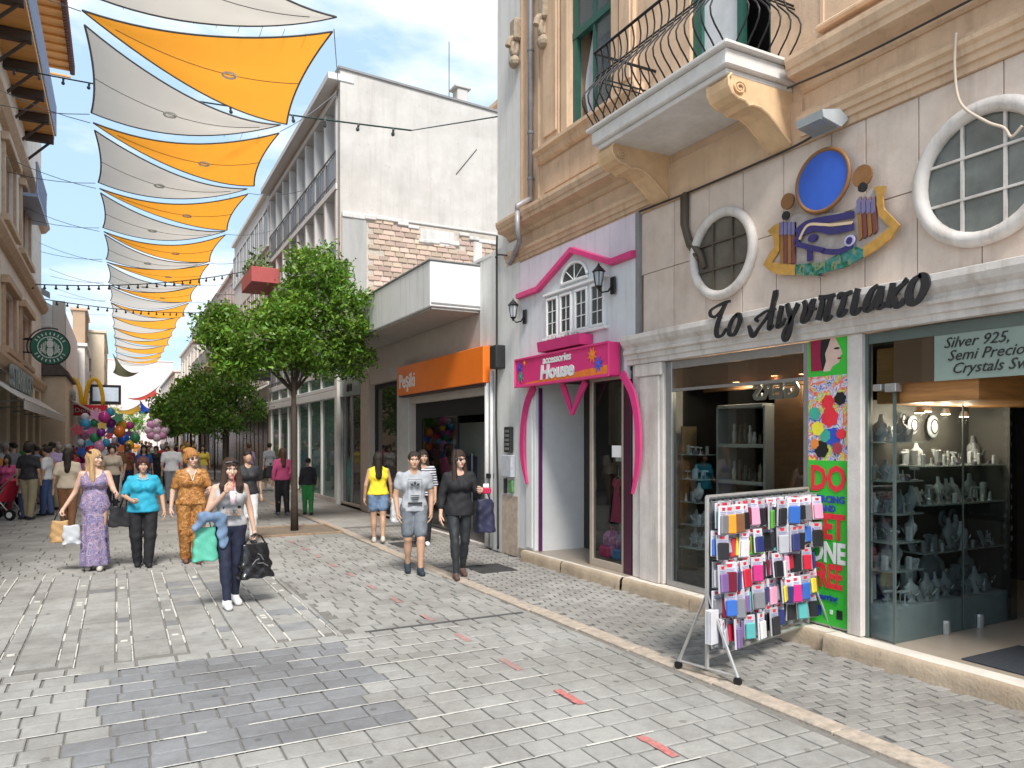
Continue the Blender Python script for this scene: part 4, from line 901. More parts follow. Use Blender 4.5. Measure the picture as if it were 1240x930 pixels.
b = M(); b.cbox(XF-.16,XF-.05,11.1,11.2,1.2,1.28,.01).cbox(XF-.16,XF-.05,11.1,11.2,.7,.8,.01); b.build('fitting', BLACK, o)

# ================================================================== low grey building with orange sign
LG = thing('low_grey_building', 'low grey shop building with white boxed canopy and orange sign', 'building', (0,0,0))
b = M(); hol = [(11.45,15.25,.02,2.62),(16.05,18.15,.05,3.22),(18.93,21.55,.10,3.05)]
grid_wall(b, XF, XF+.3, 11.205, 20.99, 0, 4.95, [(a,min(c,20.99),d,e) for a,c,d,e in hol]); b.build('wall', mat('beige_render', (.50,.44,.39), .85, .08, 3, .2, stain=.2, stain_col=(.4,.33,.28)), LG)
b = M(); b.box(XF+.3, 12, 11.205, 20.99, 4.6, 4.95).box(XF, 12.0, 11.07, 11.2, 5.0, 5.02); b.build('roof', GREYWALL, LG)
b = M(); b.box(XF-.02, XF, 11.205, 11.72, 3.45, 4.98).box(XF-.03, XF+.28, 11.07, 21, 4.951, 5.0); b.build('parapet', WHITEWALL, LG)
b = M(); b.cbox(4.66, XF-.005, 11.72, 19.2, 4.10, 4.87, .012); b.build('canopy', mat('canopy_white', (.74,.75,.75), .8, .05, 2, .1, stain=.15, stain_col=(.5,.5,.5), streak=.5), LG)
b = M(); b.cbox(4.64, XF-.005, 11.70, 19.22, 4.872, 4.90, .006).cbox(4.68,XF-.01,11.712,11.719,4.14,4.17,.001); b.build('canopy_coping', mat('coping_dark', (.25,.25,.25), .6), LG)
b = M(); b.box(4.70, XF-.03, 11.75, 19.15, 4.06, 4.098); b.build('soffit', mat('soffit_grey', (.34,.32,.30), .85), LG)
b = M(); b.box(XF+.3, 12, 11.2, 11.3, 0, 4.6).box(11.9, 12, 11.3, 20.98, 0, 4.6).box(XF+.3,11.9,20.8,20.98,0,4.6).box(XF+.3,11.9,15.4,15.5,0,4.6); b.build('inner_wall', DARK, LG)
b = M(); b.box(XF-.0, 11.9, 11.3, 20.9, -.02, .045); b.build('floor', mat('dark_floor', (.16,.14,.13), .5), LG)
b = M(); b.cbox(XF-.06, XF+.02, 11.42, 15.28, -.02, .05, .01); b.build('threshold', LIME, LG)
b = M(); b.cbox(XF-.04, XF+.1, 15.27, 16.03, .0, 3.2, .01); b.build('pier', mat('pier_grey', (.46,.45,.43), .8, .1, 5, .2), LG)
b = M(); b.cbox(XF-.03, XF+.1, 11.21, 11.43, .0, 3.4, .01); b.build('pier', mat('pier_white', (.62,.59,.55), .8, .1, 5, .2), LG)
b = M(); b.cbox(XF-.03, XF+.1, 18.2, 18.90, .0, 3.9, .01).cbox(XF-.05,XF+.1,18.3,18.8,3.0,3.06,.01); b.build('pier', mat('pier_beige', (.50,.42,.36), .8, .12, 5, .2), LG)
b = M(); b.box(XF+.12, XF+.18, 11.46, 15.24, 2.3, 2.62).box(XF+.12,XF+.18,14.9,15.24,.05,2.3).box(XF+.12,XF+.18,11.46,11.56,.05,2.3).box(XF+.12,XF+.16,13.0,13.05,.05,2.3); d_ = b.build('door_frame', BLACK, LG)
b = M(); b.box(XF+.14, XF+.145, 13.05, 14.9, .05, 2.3); b.build('pane', GLASS, d_)
b = M(); b.box(XF+.12, XF+.2, 16.05, 16.15, .05, 3.2).box(XF+.12,XF+.2,18.05,18.15,.05,3.2).box(XF+.12,XF+.2,16.15,18.05,3.1,3.2).box(XF+.12,XF+.2,16.15,18.05,.05,.2); d_ = b.build('window_frame', BLACK, LG)
b = M(); b.box(XF+.15, XF+.155, 16.15, 18.05, .2, 3.1); b.build('pane', glass('mirror_glass', (.5,.55,.55), 2.2, .1, (.2,.2,.2)), d_)
b = M(); b.box(XF+.9, XF+.96, 11.9, 15.0, .05, 2.2); b.build('display_wall', mat('grey_display', (.34,.35,.33), .5, .1, 2), LG)
for (ya, yb, zz, m_) in ((12.9,13.5,1.75,WOOD),):
    pass
t = thing('clothes_dummy', 'orange garment hanging at the right side of the orange shop entrance', 'clothes', (XF+.5,11.85,1.0))
b = M(); b.prism([(0,-.1,.6),(0,-.16,.5),(0,-.12,-.2),(0,.12,-.2),(0,.16,.5),(0,.1,.6)], (.12,0,0)); b.build('garment', mat('orange_cloth', (.75,.30,.03), .7), t); b = M(); b.tube([(.06,0,.6),(.06,0,.72)],.008,5); b.build('hook', ALU, t)
for (yy, c, lab) in ((12.4,(.25,.2,.17),'dark brown coats on a rail inside the orange shop'),(14.2,(.1,.1,.11),'black coats on a rail inside the orange shop')):
    t = thing('clothes_rail', lab, 'clothes rail', (XF+.75,yy,.05))
    b = M(); b.tube([(0,-.5,0),(0,-.5,1.5),(0,.5,1.5),(0,.5,0)],.02,6); b.build('rail', ALU, t)
    for k in range(8): b = M(); b.cbox(-.2,.2,-.42+k*.11,-.36+k*.11,.55,1.45-.04*(k%2),.02); b.build('coat', flat([q*rng.uniform(.6,1.5) for q in c]), t)
b = M(); b.cbox(XF-.20, XF-.0, 11.22, 15.55, 2.80, 3.42, .01); o = thing('orange_sign', 'orange box sign with white lettering over the dark shop entrance', 'sign', (0,0,0)); b.build('box', ORANGE, o)
text_obj('lettering', 'Peşiki', .42, WHITE, o, (XF-.202, 15.4, 2.95), FACE_W, .01, 0, 'LEFT', .95, .006)
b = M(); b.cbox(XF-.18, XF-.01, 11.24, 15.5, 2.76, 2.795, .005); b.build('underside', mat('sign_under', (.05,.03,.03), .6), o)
# grey glass fascia shop at the end of it
b = M(); b.cbox(XF-.04, XF-.002, 18.93, 20.96, 3.05, 3.95, .006); fz = b.build('fascia', mat('blue_grey_glass', (.25,.31,.33), .2, .15, 2, spec=.8), LG)
text_obj('lettering', 'SINI', .3, BLACK, fz, (XF-.046, 19.9, 3.15), FACE_W, .01, 0, 'CENTER', 1)
b = M(); b.box(XF+.1,XF+.16,18.95,19.05,.1,3.05).box(XF+.1,XF+.16,20.1,20.2,.1,3.05).box(XF+.08,XF+.2,20.85,20.98,.1,3.05); d_ = b.build('shop_door', ALU, LG)
b = M(); b.box(XF+.12,XF+.125,19.05,20.1,.1,3.05).box(XF+.12,XF+.125,20.2,20.85,.1,3.05); b.build('pane', glass('grey_glass', (.4,.42,.42), 1.2, .35, (.15,.15,.15)), d_)
b = M(); b.cbox(XF-.12, XF-.01, 20.9, 21.15, 0, 4.0, .01); b.build('pier', WHITEWALL, LG)
o = thing('teal_vase_shape', 'teal bottle shaped display behind the grey glass door', 'display', (XF+.4,20.55,.1))
b = M(); b.lathe([(.3,0),(.32,.9),(.28,1.3),(.12,1.5),(.1,1.8)], (0,0,0), 12); b.build('bottle', mat('teal', (.03,.25,.25), .4), o, True); b = M(); b.lathe([(.34,-.05),(.34,0)], (0,0,0.0), 12); b.build('foot', ALU, o)

# ================================================================== four storey building: blank end wall with bare brickwork
FB = thing('four_storey_building', 'four storey pale building with blank cement end wall, bare brick patch and recessed balconies', 'building', (0,0,0))
YB = 21.0
b = M(); b.add([(XF,YB,0),(15,YB,0),(15,YB,12.0),(XF,YB,12.42),(XF,YB+.3,0),(15,YB+.3,0),(15,YB+.3,12.0),(XF,YB+.3,12.42)], [(0,1,2,3),(7,6,5,4),(3,2,6,7),(1,5,6,2),(4,0,3,7)]); b.build('end_wall', RENDER, FB)
b = M(); b.add([(XF-.06,YB-.05,12.42),(15,YB-.05,12.0),(15,YB+.35,12.0),(XF-.06,YB+.35,12.42),(XF-.06,YB-.05,12.48),(15,YB-.05,12.06),(15,YB+.35,12.06),(XF-.06,YB+.35,12.48)], [(0,3,2,1),(4,5,6,7),(0,1,5,4),(3,0,4,7),(2,3,7,6),(1,2,6,5)]); b.build('coping', mat('coping_dark', (0,0,0)), FB)
# brick patch: individual bricks, most in view
BR = mat('old_brick', (.55,.42,.34), .9, .25, 8, .6, stain=.3, stain_col=(.5,.45,.40), rnd=('obj', .28, .02)); BRI = mat('old_brick_field', (.55,.42,.34), .9, .25, 8, .6, stain=.3, stain_col=(.5,.45,.40), rnd=('isl', .28, .02))
bk = M(); bk.cbox(XF+.02, 11.6, YB-.05, YB-.002, 4.0, 8.25, .01); bk.build('mortar_bed', mat('old_mortar', (.52,.47,.41), .95, .2, 8, .8, 30), FB)
def ptop(x): return 8.20-.05*(x-6)+.06*math.sin(x*3)-(.35 if 7.9 < x < 9.2 else 0)
bm_ = M(); bm_.cbox(-.5,.5,-.5,.5,-.5,.5,.06); BMs = bm_.mesh('brick', BR)
bl = []; z = 4.95; r_ = 0
while z < 8.2:
    x = 6.42+(.15 if r_ % 2 else 0)
    while x < 11.4:
        w = rng.choice((.26,.30,.34))
        if z < ptop(x)-.05 and rng.random() < .97: bl.append((x, w, z))
        x += w+.03
    z += .152; r_ += 1
rng.shuffle(bl); fld = M()
for i, (x, w, z) in enumerate(bl):
    pj = rng.uniform(.0,.025); h = .12
    if i < 298: o = link('brick', BMs, FB); o.location = (x+w/2, YB-.05-pj/2, z+h/2); o.scale = (w, .05+pj, h); o.rotation_euler = (0, rng.uniform(-.02,.02), rng.uniform(-.02,.02))
    else: fld.cbox(x, x+w, YB-.075-pj, YB-.03, z, z+h, .008)
tag(fld.build('brick_field', BRI, FB), kind='stuff')
b = M(); b.cbox(XF+.03, 6.35, YB-.09, YB-.051, 4.0, 8.25, .01); b.build('cement_strip', mat('grey_cement_strip', (.40,.40,.39), .9, .15, 3, .4, stretch=(1,1,.2)), FB)
b = M()
for i in range(18): x0 = XF+.03+i*.33; b.cbox(x0, x0+.335, YB-.12-.02*rng.random(), YB-.04, ptop(x0)+.02+.03*rng.random(), ptop(x0)+.14, .012)
b.cbox(8.0,9.1,YB-.10,YB-.04,ptop(8.5)-.02,8.16,.01); b.cbox(9.75,10.05,YB-.10,YB-.04,6.3,8.0,.01).cbox(XF+.05,11.5,YB-.06,YB-.0,8.3,8.36,.01); b.build('cement_edge', GREYWALL, FB)
b = M(); b.cbox(9.3,9.65,YB+.1,YB+.5,12.1,12.75,.02).cbox(9.2,9.75,YB+.05,YB+.55,12.75,12.82,.01); b.build('chimney', RENDER, FB)
b = M(); b.tube([(9.1,YB+.3,12.2),(9.1,YB+.3,14.2)], .012, 4); b.build('aerial', BLACK, FB)
b = M(); b.tube([(9.2,YB-.02,10.0),(9.9,YB-.02,10.9)], .01, 4); b.build('wall_wire', BLACK, FB)
# street front: frame of slabs and white fins with recessed rooms behind
YE1 = F(326,250,XF)[0]; YE2 = F(284,330,XF)[0]
b = M(); b.box(XF+1.5, XF+1.7, YB+.3, YE1, 0, 12.0).box(XF, 15, YE1-.2, YE1, 0, 12.3).box(XF-.02, 15, YB+.31, YE1-.21, 11.75, 12.05); b.build('back_wall', mat('room_wall', (.42,.36,.30), .9), FB)
FIN = mat('white_fin', (.70,.71,.72), .8, .05, 3, stain=.15, stain_col=(.5,.5,.5))
levels = (3.9, 6.55, 9.2, 11.85)
b = M()
for z in levels: b.cbox(XF-.05, XF+1.5, YB+.31, YE1-.21, z-.13, z+.05, .01)
b.cbox(XF-.35, XF+.4, YB-.03, YE1, 12.06, 12.25, .01); b.build('floor_slab', FIN, FB)
nf = 8
for z0, z1 in zip(levels[:-1], levels[1:]):
    for k in range(nf+1):
        yy = YB+.32+(YE1-YB-.75)*k/nf
        f_ = M(); f_.cbox(XF-.02, XF+1.5 if k % 2 == 0 else XF+.9, yy, yy+.2, z0+.055, z1-.135, .008); f_.build('fin', FIN, FB)
    for k in range(nf):
        yy = YB+.52+(YE1-YB-.75)*k/nf; dY = (YE1-YB-.75)/nf-.2
        if k % 2 == 0:
            f_ = M(); f_.cbox(XF+1.44, XF+1.498, yy+.3, yy+dY-.3, z0+.3, z1-.4, .01); f_.build('window', mat('dark_window_brown', (.10,.08,.06), .2, .3, 3, spec=.7), FB)
b = M()
for z in levels[:-1]:
    b.tube([(XF-.03, YB+.35, z+1.0), (XF-.03, YE1-.25, z+1.0)], .025, 5); b.tube([(XF-.03, YB+.35, z+.2), (XF-.03, YE1-.25, z+.2)], .015, 4)
    for k in range(46): yy = YB+.35+(YE1-YB-.6)*k/45; b.tube([(XF-.03, yy, z+.05), (XF-.03, yy, z+1.0)], .010 if k % 5 else .02, 4)
b.build('railing', mat('grey_railing', (.20,.20,.21), .6), FB)
b = M()
for z in levels[:-1]: b.box(XF-.0, XF+.02, YB+.35, YE1-.25, z+.1, z+.95)
b.build('balcony_screen', glass('frosted_panel', (.6,.65,.68), .8, .5, (.45,.47,.5)), FB)
# ground floor: tall green glazed showroom
b = M(); b.box(XF, XF+1.5, YB+.3, YE1-.2, -.02, .12); b.build('plinth', LIME, FB)
b = M(); b.cbox(XF-.08, XF+.1, YB+.31, YE1-.21, 3.05, 3.28, .02).cbox(XF-.08,XF+.1,YB+.31,YE1-.21,3.28,3.4,.01); b.build('fascia', FIN, FB)
for k in range(7):
    yy = YB+.5+k*(YE1-YB-1.0)/6
    f_ = M(); f_.cbox(XF-.02, XF+.08, yy-.06, yy+.06, .121, 3.76, .006); f_.build('mullion', WHITE, FB)
for k in range(6):
    yy = YB+.5+k*(YE1-YB-1.0)/6; y2 = YB+.5+(k+1)*(YE1-YB-1.0)/6
    for z0, z1 in ((.121,3.045),(3.405,3.76)):
        f_ = M(); f_.box(XF+.03, XF+.036, yy+.062, y2-.062, z0, z1); f_.build('pane', GREENG, FB)
for k in range(5):
    t = thing('mannequin', '%s mannequin from the near end behind the green showroom glass' % ('first','second','third','fourth','fifth')[k], 'mannequin', (XF+.8, YB+1.8+k*2.1, .12), group='mannequins in the showroom')
    b = M(); b.lathe([(.16,0),(.16,.02),(.02,.03),(.02,.75),(.13,.8),(.16,.95),(.11,1.1),(.17,1.35),(.05,1.48),(.05,1.52),(.09,1.62),(.07,1.74),(.01,1.78)], (0,0,0), 10); b.build('figure', mat('mannequin_%d' % (k % 3), [(.6,.6,.58),(.12,.12,.15),(.45,.35,.3)][k % 3], .5), t, True)
# black square blade sign
o = thing('blade_sign', 'black square hanging sign with white line above the awning cafe', 'sign', (0,0,0))
ys_ = F(333,500,XF)[0]; b = M(); b.cbox(4.7, 5.45, ys_+.0, ys_+.15, 4.2, 5.1, .02); b.build('board', BLACK, o); b = M(); b.cbox(4.85, 5.3, ys_-.012, ys_, 4.58, 4.68, .003); b.build('white_bar', WHITE, o); b = M(); b.tube([(5.4,ys_+.07,5.0),(XF,ys_+.07,5.0)],.03,5); b.build('arm', BLACK, o)

# ================================================================== further buildings
def house(name, label, x0, x1, y0, y1, z1, wallm, floors=3, wcol=(.10,.09,.08), side=-1, fz0=3.4, roofm=None, nwin=None, balc=False, winw=1.0, winh=1.5, shop=(.05,.05,.05), endwin=0, rail=(.2,.2,.2)):
    """box building whose street face is x0 (side=-1: faces -x) or x1 (side=+1)"""
    t = thing(name, label, 'building', ((x0+x1)/2,(y0+y1)/2,0)); cx, cy = (x0+x1)/2, (y0+y1)/2
    fx = (x0 if side < 0 else x1)-cx; sd = -side; hx, hy = (x1-x0)/2, (y1-y0)/2
    b = M(); b.box(-hx, hx, -hy, hy, 0, z1); b.build('wall', wallm, t)
    b = M(); b.cbox(-hx-.15, hx+.15, -hy-.1, hy+.1, z1, z1+.2, .02); b.build('roof_edge', roofm or wallm, t)
    nw = nwin or max(2, int((y1-y0)/2.4)); fh = (z1-fz0)/floors
    wm = flat(wcol, .25, 'window')
    wme = None; sme = None
    for f in range(floors):
        zc_ = fz0+fh*(f+.5)
        for k in range(nw):
            yc = -hy+(k+.5)*(2*hy)/nw
            if wme is None:
                a = M(); a.box(-.04,.04,-winw/2,winw/2,-winh/2,winh/2); wme = a.mesh('window', wm)
                a = M(); e = .1; a.box(-.07,.07,-winw/2-e,winw/2+e,winh/2,winh/2+e).box(-.09,.09,-winw/2-e,winw/2+e,-winh/2-e,-winh/2).box(-.07,.07,-winw/2-e,-winw/2,-winh/2,winh/2).box(-.07,.07,winw/2,winw/2+e,-winh/2,winh/2).box(-.05,.05,-.03,.03,-winh/2,winh/2); sme = a.mesh('window_frame', wallm)
            w = link('window', wme, t); w.location = (fx, yc, zc_); s_ = link('window_frame', sme, w)
            if balc:
                a = M(); a.box(fx, fx-sd*1.0, yc-1.0, yc+1.0, zc_-winh/2-.3, zc_-winh/2-.15); bb = a.build('balcony', wallm, t)
                a = M()
                for q in range(9): a.tube([(fx-sd*.95, yc-.95+q*.2375, zc_-winh/2-.15),(fx-sd*.95, yc-.95+q*.2375, zc_-winh/2+.75)], .02, 4)
                a.tube([(fx, yc-.95, zc_-winh/2+.75),(fx-sd*.95, yc-.95, zc_-winh/2+.75),(fx-sd*.95, yc+.95, zc_-winh/2+.75),(fx, yc+.95, zc_-winh/2+.75)], .03, 4); a.build('railing', flat(rail), bb)
    for k in range(nw):
        yc = -hy+(k+.5)*(2*hy)/nw
        a = M(); a.box(fx-.05, fx+.05, yc-(hy/nw)*.8, yc+(hy/nw)*.8, .1, fz0-.7); a.build('shop_glazing', flat(shop, .15, 'glazing'), t)
    a = M(); a.cbox(fx-.12, fx+.12, -hy+.05, hy-.05, fz0-.6, fz0-.2, .02); a.build('shop_fascia', wallm, t)
    for f in range(endwin):
        zc_ = fz0+fh*(f+.5); a = M(); a.box(-.45+sd*-.3, .45+sd*-.3, -hy-.04, -hy+.02, zc_-.6, zc_+.6); a.build('window', wm, t)
    return t
CREAM = mat('cream_plaster', (.74,.63,.48), .85, .08, 2, .2, stain=.2, stain_col=(.45,.35,.25)); PALE = mat('pale_plaster', (.66,.62,.57), .85, .06, 2, stain=.2, stain_col=(.5,.45,.4)); PINKISH = mat('pink_plaster', (.58,.44,.38), .85, .08, 2); TAN = mat('tan_plaster', (.42,.29,.19), .85, .08, 2); WHI2 = mat('white_plaster', (.80,.78,.74), .85, .05, 2, stain=.2, stain_col=(.5,.47,.43))
house('apartment_block', 'pale block with rows of small windows beyond the recessed balconies', XF, 14, YE1+.02, YE2, 12.2, PALE, 3, (.09,.07,.06), -1, 3.6, WHI2, 9, False, 1.1, 1.5)
house('apartment_block', 'pinkish block with railings further along the right side behind the trees', XF+.1, 14, YE2+.1, YE2+16, 11.0, PINKISH, 3, (.10,.08,.08), -1, 3.6, None, 6, True)
house('apartment_block', 'white three storey block far along the right side above the cafe awnings', XF-.3, 14, YE2+16.2, YE2+34, 9.5, WHI2, 2, (.2,.18,.17), -1, 3.6, None, 6)
house('apartment_block', 'cream far block on the right near the vanishing end of the street', XF-.8, 14, YE2+34.4, YE2+60, 8.2, PALE, 2, (.25,.2,.2), -1, 3.6, None, 8)
house('apartment_block', 'pinkish white house closing the far end of the street', -1.5, 9, 150, 162, 16, mat('far_pink', (.72,.60,.58), .9), 4, (.4,.33,.33), 1, 3.6, None, 4)
house('rear_building', 'far building peeping over the blank end wall beside the white strip', 13.5, 22, 24, 34, 15.2, WHI2, 4, (.2,.17,.13), -1, 3.6, OCHRE2, 3)
# red balcony with plants
yb0 = F(316,340,4.9)[0]
o = thing('red_balcony', 'red painted balcony box overflowing with plants above the tree', 'balcony', (4.95, yb0, 0))
b = M(); b.cbox(-.4,.66,0,2.6,F(300,345,4.9)[1]-.5,F(300,345,4.9)[1]+.1,.02); b.build('parapet', mat('faded_red', (.45,.10,.10), .7), o)
b = M(); zb = F(300,345,4.9)[1]+.1
for k in range(420):
    p = Vector((rng.uniform(-.4,.4), rng.uniform(.1,2.5), zb+rng.uniform(0,.9)*rng.random()+.02)); q = Vector([rng.gauss(0,1) for _ in range(3)]).normalized()*.13; r2 = Vector([rng.gauss(0,1) for _ in range(3)]).normalized()*.06
    b.add([p-r2,p+q,p+r2,p-q*.4],[(0,1,2,3)])
b.build('plants', mat('balcony_leaf', (.13,.20,.07), .7, .4, 6), o)

# ------------------------------------------------------------------ left side of the street
XL = -3.0
LB = thing('left_stone_building', 'cream stone building with brown window surrounds and timber eaves on the left', 'building', (0,0,0))
YC = F(50,100,XL)[0]
CST = mat('cream_stone', (.78,.71,.62), .85, .12, 3, .3, streak=.4, stain=.35, stain_col=(.42,.32,.24), sscale=1.2); BST = mat('brown_stone', (.56,.40,.27), .8, .2, 5, .3)
wins = []
wy = [(F(-14,300,XL)[0],F(-24,300,XL)[0]),(F(16,300,XL)[0],F(3,300,XL)[0]),(F(34.5,300,XL)[0],F(24,300,XL)[0])]
wy = [(min(a,b_), max(a,b_)) for a, b_ in wy]
zt = {}
z3 = (F(29,308,XL)[1], F(29,243,XL)[1]); z2 = (F(18,428,XL)[1], F(18,368,XL)[1])
hol = [(a, b_, z3[0], z3[1]) for a, b_ in wy]+[(a, b_, z2[0], z2[1]) for a, b_ in wy]
b = M(); grid_wall(b, XL-.4, XL, 8, YC, 3.9, 16.0, hol); b.build('wall', CST, LB)
b = M(); b.box(-12, XL-.4, YC-.3, YC, 0, 16).box(-12, XL-.4, 8, 8.3, 0, 16).box(-12,-11.7,8.3,YC-.3,0,16); b.build('outer_wall', CST, LB)
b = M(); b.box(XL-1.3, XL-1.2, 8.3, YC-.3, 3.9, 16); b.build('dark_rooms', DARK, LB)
for a, c, d, e in hol:
    b = M(); w = .22; b.cbox(XL, XL+.09, a-w, a, d-.1, e+.1, .01).cbox(XL, XL+.09, c, c+w, d-.1, e+.1, .01).cbox(XL, XL+.22, a-w-.15, c+w+.15, e+.1, e+.34, .02).cbox(XL, XL+.2, a-w-.1, c+w+.1, d-.3, d-.1, .02); sr = b.build('window_surround', BST, LB)
    b = M(); b.box(XL-.25, XL-.2, a, c, d, e); b.build('pane', mat('left_pane', (.06,.04,.03), .2, .4), sr)
    b = M(); b.cbox(XL-.18, XL-.12, a, (a+c)/2-.02, d, e, .01).cbox(XL-.18, XL-.12, (a+c)/2+.25, c, d, e, .01); b.build('shutter', mat('shutter_brown', (.30,.15,.07), .6, .25, 6), sr)
for z, pj, y0 in ((F(20,188,XL)[1]*0+11.3, .32, 8), (z3[0]-.9, .28, 8), (z2[0]-.5, .22, 8), (4.2,.15,8)):
    b = M(); b.prism([(XL, y0, z-.25),(XL+pj*.5, y0, z-.2),(XL+pj, y0, z),(XL+pj, y0, z+.12),(XL, y0, z+.2)], (0, YC+.15-y0, 0)); b.build('string_course', BST, LB)
# timber eave, lattice balcony on brackets
ze = 18.6
b = M(); b.box(XL-.4, XL, 8, YC, 16, ze); b.build('attic_wall', CST, LB)
b = M(); b.box(-12, -1.87, 8, YC+.05, ze, ze+.05); b.build('eave_boards', mat('eave_timber', (.72,.36,.11), .6, .2, 2, stretch=(.3,6,1)), LB)
b = M(); b.cbox(-.55,.55,-.06,.06,-.045,.04,.01); raf = b.mesh('rafter', mat('eave_timber', (0,0,0)))
for k in range(38): link('rafter', raf, LB).location = (-2.45, 12.06+k*.75, ze-.05)
b = M()
yy = 8
while yy < YC: b.lathe([(.10,-.22),(.10,.22)], (-1.80, yy, ze+.05), 6); yy += .24
b.cbox(-1.9,-1.80,8,YC+.05,ze-.08,ze+.02,.01); b.build('tile_edge', mat('dark_tile', (.10,.035,.03), .7), LB)
zb = 13.2; xb = F(33,100,XL)[0]
yb1 = F(50,96,-2.05)[0] if False else 33.0
b = M(); b.cbox(-2.1, XL, 14, yb1, zb, zb+.15, .01); b.build('balcony_floor', mat('eave_timber', (0,0,0)), LB)
for k in range(9): b = M(); b.cbox(-2.1, XL, 16.5+k*2.0, 16.75+k*2.0, zb-.3, zb-.01, .02); b.tube([(-2.2,16.6+k*2.0,zb-.25),(XL,16.6+k*2.0,zb-1.1)], .05, 5); b.build('bracket', mat('dark_beam', (.05,.03,.02), .7), LB)
b = M(); LAT = mat('blue_lattice', (.32,.37,.50), .5)
yy = 14.0
while yy < yb1-.5:
    b.tube([(-2.08,yy,zb+.15),(-2.08,yy+.5,zb+1.25)], .03, 4); b.tube([(-2.08,yy+.5,zb+.15),(-2.08,yy,zb+1.25)], .03, 4); yy += .25
b.tube([(-2.08,14,zb+1.27),(-2.08,yb1,zb+1.27)], .04, 5); b.tube([(-2.08,14,zb+.2),(-2.08,yb1,zb+.2)], .04, 5); b.tube([(-2.08,yb1,zb+.15),(-2.08,yb1,zb+1.3)],.05,5); b.build('lattice_railing', LAT, LB)
b = M(); ys2 = F(41,200,XL)[0]-1.0; zz2 = F(35,206,XL+.5)[1]
b.tube([(XL+.5,ys2-4,zz2+1.1),(XL+.5,ys2,zz2+1.1),(XL,ys2,zz2+1.1)], .04, 4)
yy = ys2-4
while yy < ys2-.4: b.tube([(XL+.5,yy,zz2),(XL+.5,yy+.5,zz2+1.1)], .03, 4); b.tube([(XL+.5,yy+.5,zz2),(XL+.5,yy,zz2+1.1)], .03, 4); yy += .25
b.cbox(XL,XL+.55,ys2-4,ys2+.05,zz2-.12,zz2,.01); b.build('small_balcony', LAT, LB)
# ground floor arcade of pillars with shops, awning, letters
b = M(); b.box(XL-1.0, XL-.9, 8, YC, 0, 3.9).box(XL-.9, XL-.4, 8, YC, 3.6, 3.9); b.build('shop_interior', DARK, LB)
for k in range(12):
    yy = YC-.5-k*2.7; b = M(); b.cbox(XL-.4, XL, yy-.35, yy+.35, 0, 3.9, .02); b.build('pillar', mat('cream_pillar', (.78,.66,.48), .8, .08, 4), LB)
    b = M(); b.box(XL-.3, XL-.27, yy-2.35, yy-.35, .3, 3.3); b.build('pane', GLASS, LB)
for k, (a, c) in enumerate(((22, 39),)):
    AW = thing('shop_awning', 'long white sloping awning over the left cafe terrace', 'awning', (0,0,0))
    b = M(); n = 24
    pr_ = [(XL, 3.55), (XL+.7, 3.02), (XL+.95, 2.86)]
    b.prism([(x, a, z) for x, z in pr_]+[(x, a, z-.03) for x, z in pr_[::-1]], (0, c-a, 0)); b.prism([(XL+.95,a,2.87),(XL+.97,a,2.87),(XL+.97,a,2.60),(XL+.95,a,2.60)], (0,c-a,0)).build('canvas', mat('awning_white', (.82,.81,.78), .85, .06, 4, tl=.35), AW)
    b = M(); b.tube([(XL+.95,a,2.84),(XL+.95,c,2.84)], .03, 6)
    for q in range(6): yy = a+.3+(c-a-.6)*q/5; b.tube([(XL,yy,2.75),(XL+.92,yy,2.84)], .02, 5)
    b.build('frame', ALU, AW)
o = thing('facade_lettering', 'grey block letters STARBUCKS COFFEE above the long white awning', 'sign', (0,0,0))
LTM = mat('sign_letters', (.30,.36,.36), .5, .3, 5)
yS = F(33,470,XL)[0]; text_obj('lettering', 'STARBUCKS', .95, LTM, o, (XL+.24, 32.2, 3.42), FACE_E, .05, 0, 'RIGHT', 1.15, .02)
yS2 = YC-.4; text_obj('lettering', 'COFFEE', .62, LTM, o, (XL+1.02, YC+6.5, 3.9), FACE_E, .05, 0, 'RIGHT', 1.5, .01)
# round green hanging logo sign
ys3 = 31.0; cxs, czs = P(61,421,ys3); rs_ = .585
o = thing('round_logo_sign', 'round green and white hanging logo sign on a black bracket', 'sign', (cxs, ys3, czs))
SG = mat('logo_green', (.01,.16,.09), .4); SW = mat('logo_white', (.75,.8,.76), .4)
b = M(); b.lathe([(rs_*1.06,-.07),(rs_*1.06,.07)], (0,0,0), 32); q = b.build('rim', BLACK, o); q.rotation_euler = (R(90),0,0)
def disc(r, y, m, name): b = M(); b.lathe([(r,-.01),(r,.01)], (0,0,0), 32); q = b.build(name, m, o); q.rotation_euler = (R(90),0,0); q.location = (0,y,0)
disc(rs_, -.085, SG, 'green_disc'); disc(rs_*.66, -.10, SW, 'white_ring'); disc(rs_*.60, -.115, SG, 'inner_disc')
b = M()
def sp(pts): b.prism([(x*rs_, -.142, z*rs_) for x, z in pts], (0,.012,0))
sp([(-.17,.10),(-.19,.30),(-.09,.42),(.09,.42),(.19,.30),(.17,.10),(.10,-.02),(-.10,-.02)])       # head
sp([(-.12,.44),(-.16,.56),(-.05,.50),(0,.59),(.05,.50),(.16,.56),(.12,.44)])                      # crown
for s in (-1,1):
    for w_i in range(3): sp([(s*(.22+.1*w_i),.36-.1*w_i),(s*(.27+.1*w_i),.33-.1*w_i),(s*(.30+.08*w_i),-.10),(s*(.24+.06*w_i),-.45+.05*w_i),(s*(.21+.06*w_i),-.42+.05*w_i),(s*(.25+.08*w_i),-.10)][::s])
sp([(-.14,-.05),(.14,-.05),(.18,-.35),(.08,-.56),(-.08,-.56),(-.18,-.35)])
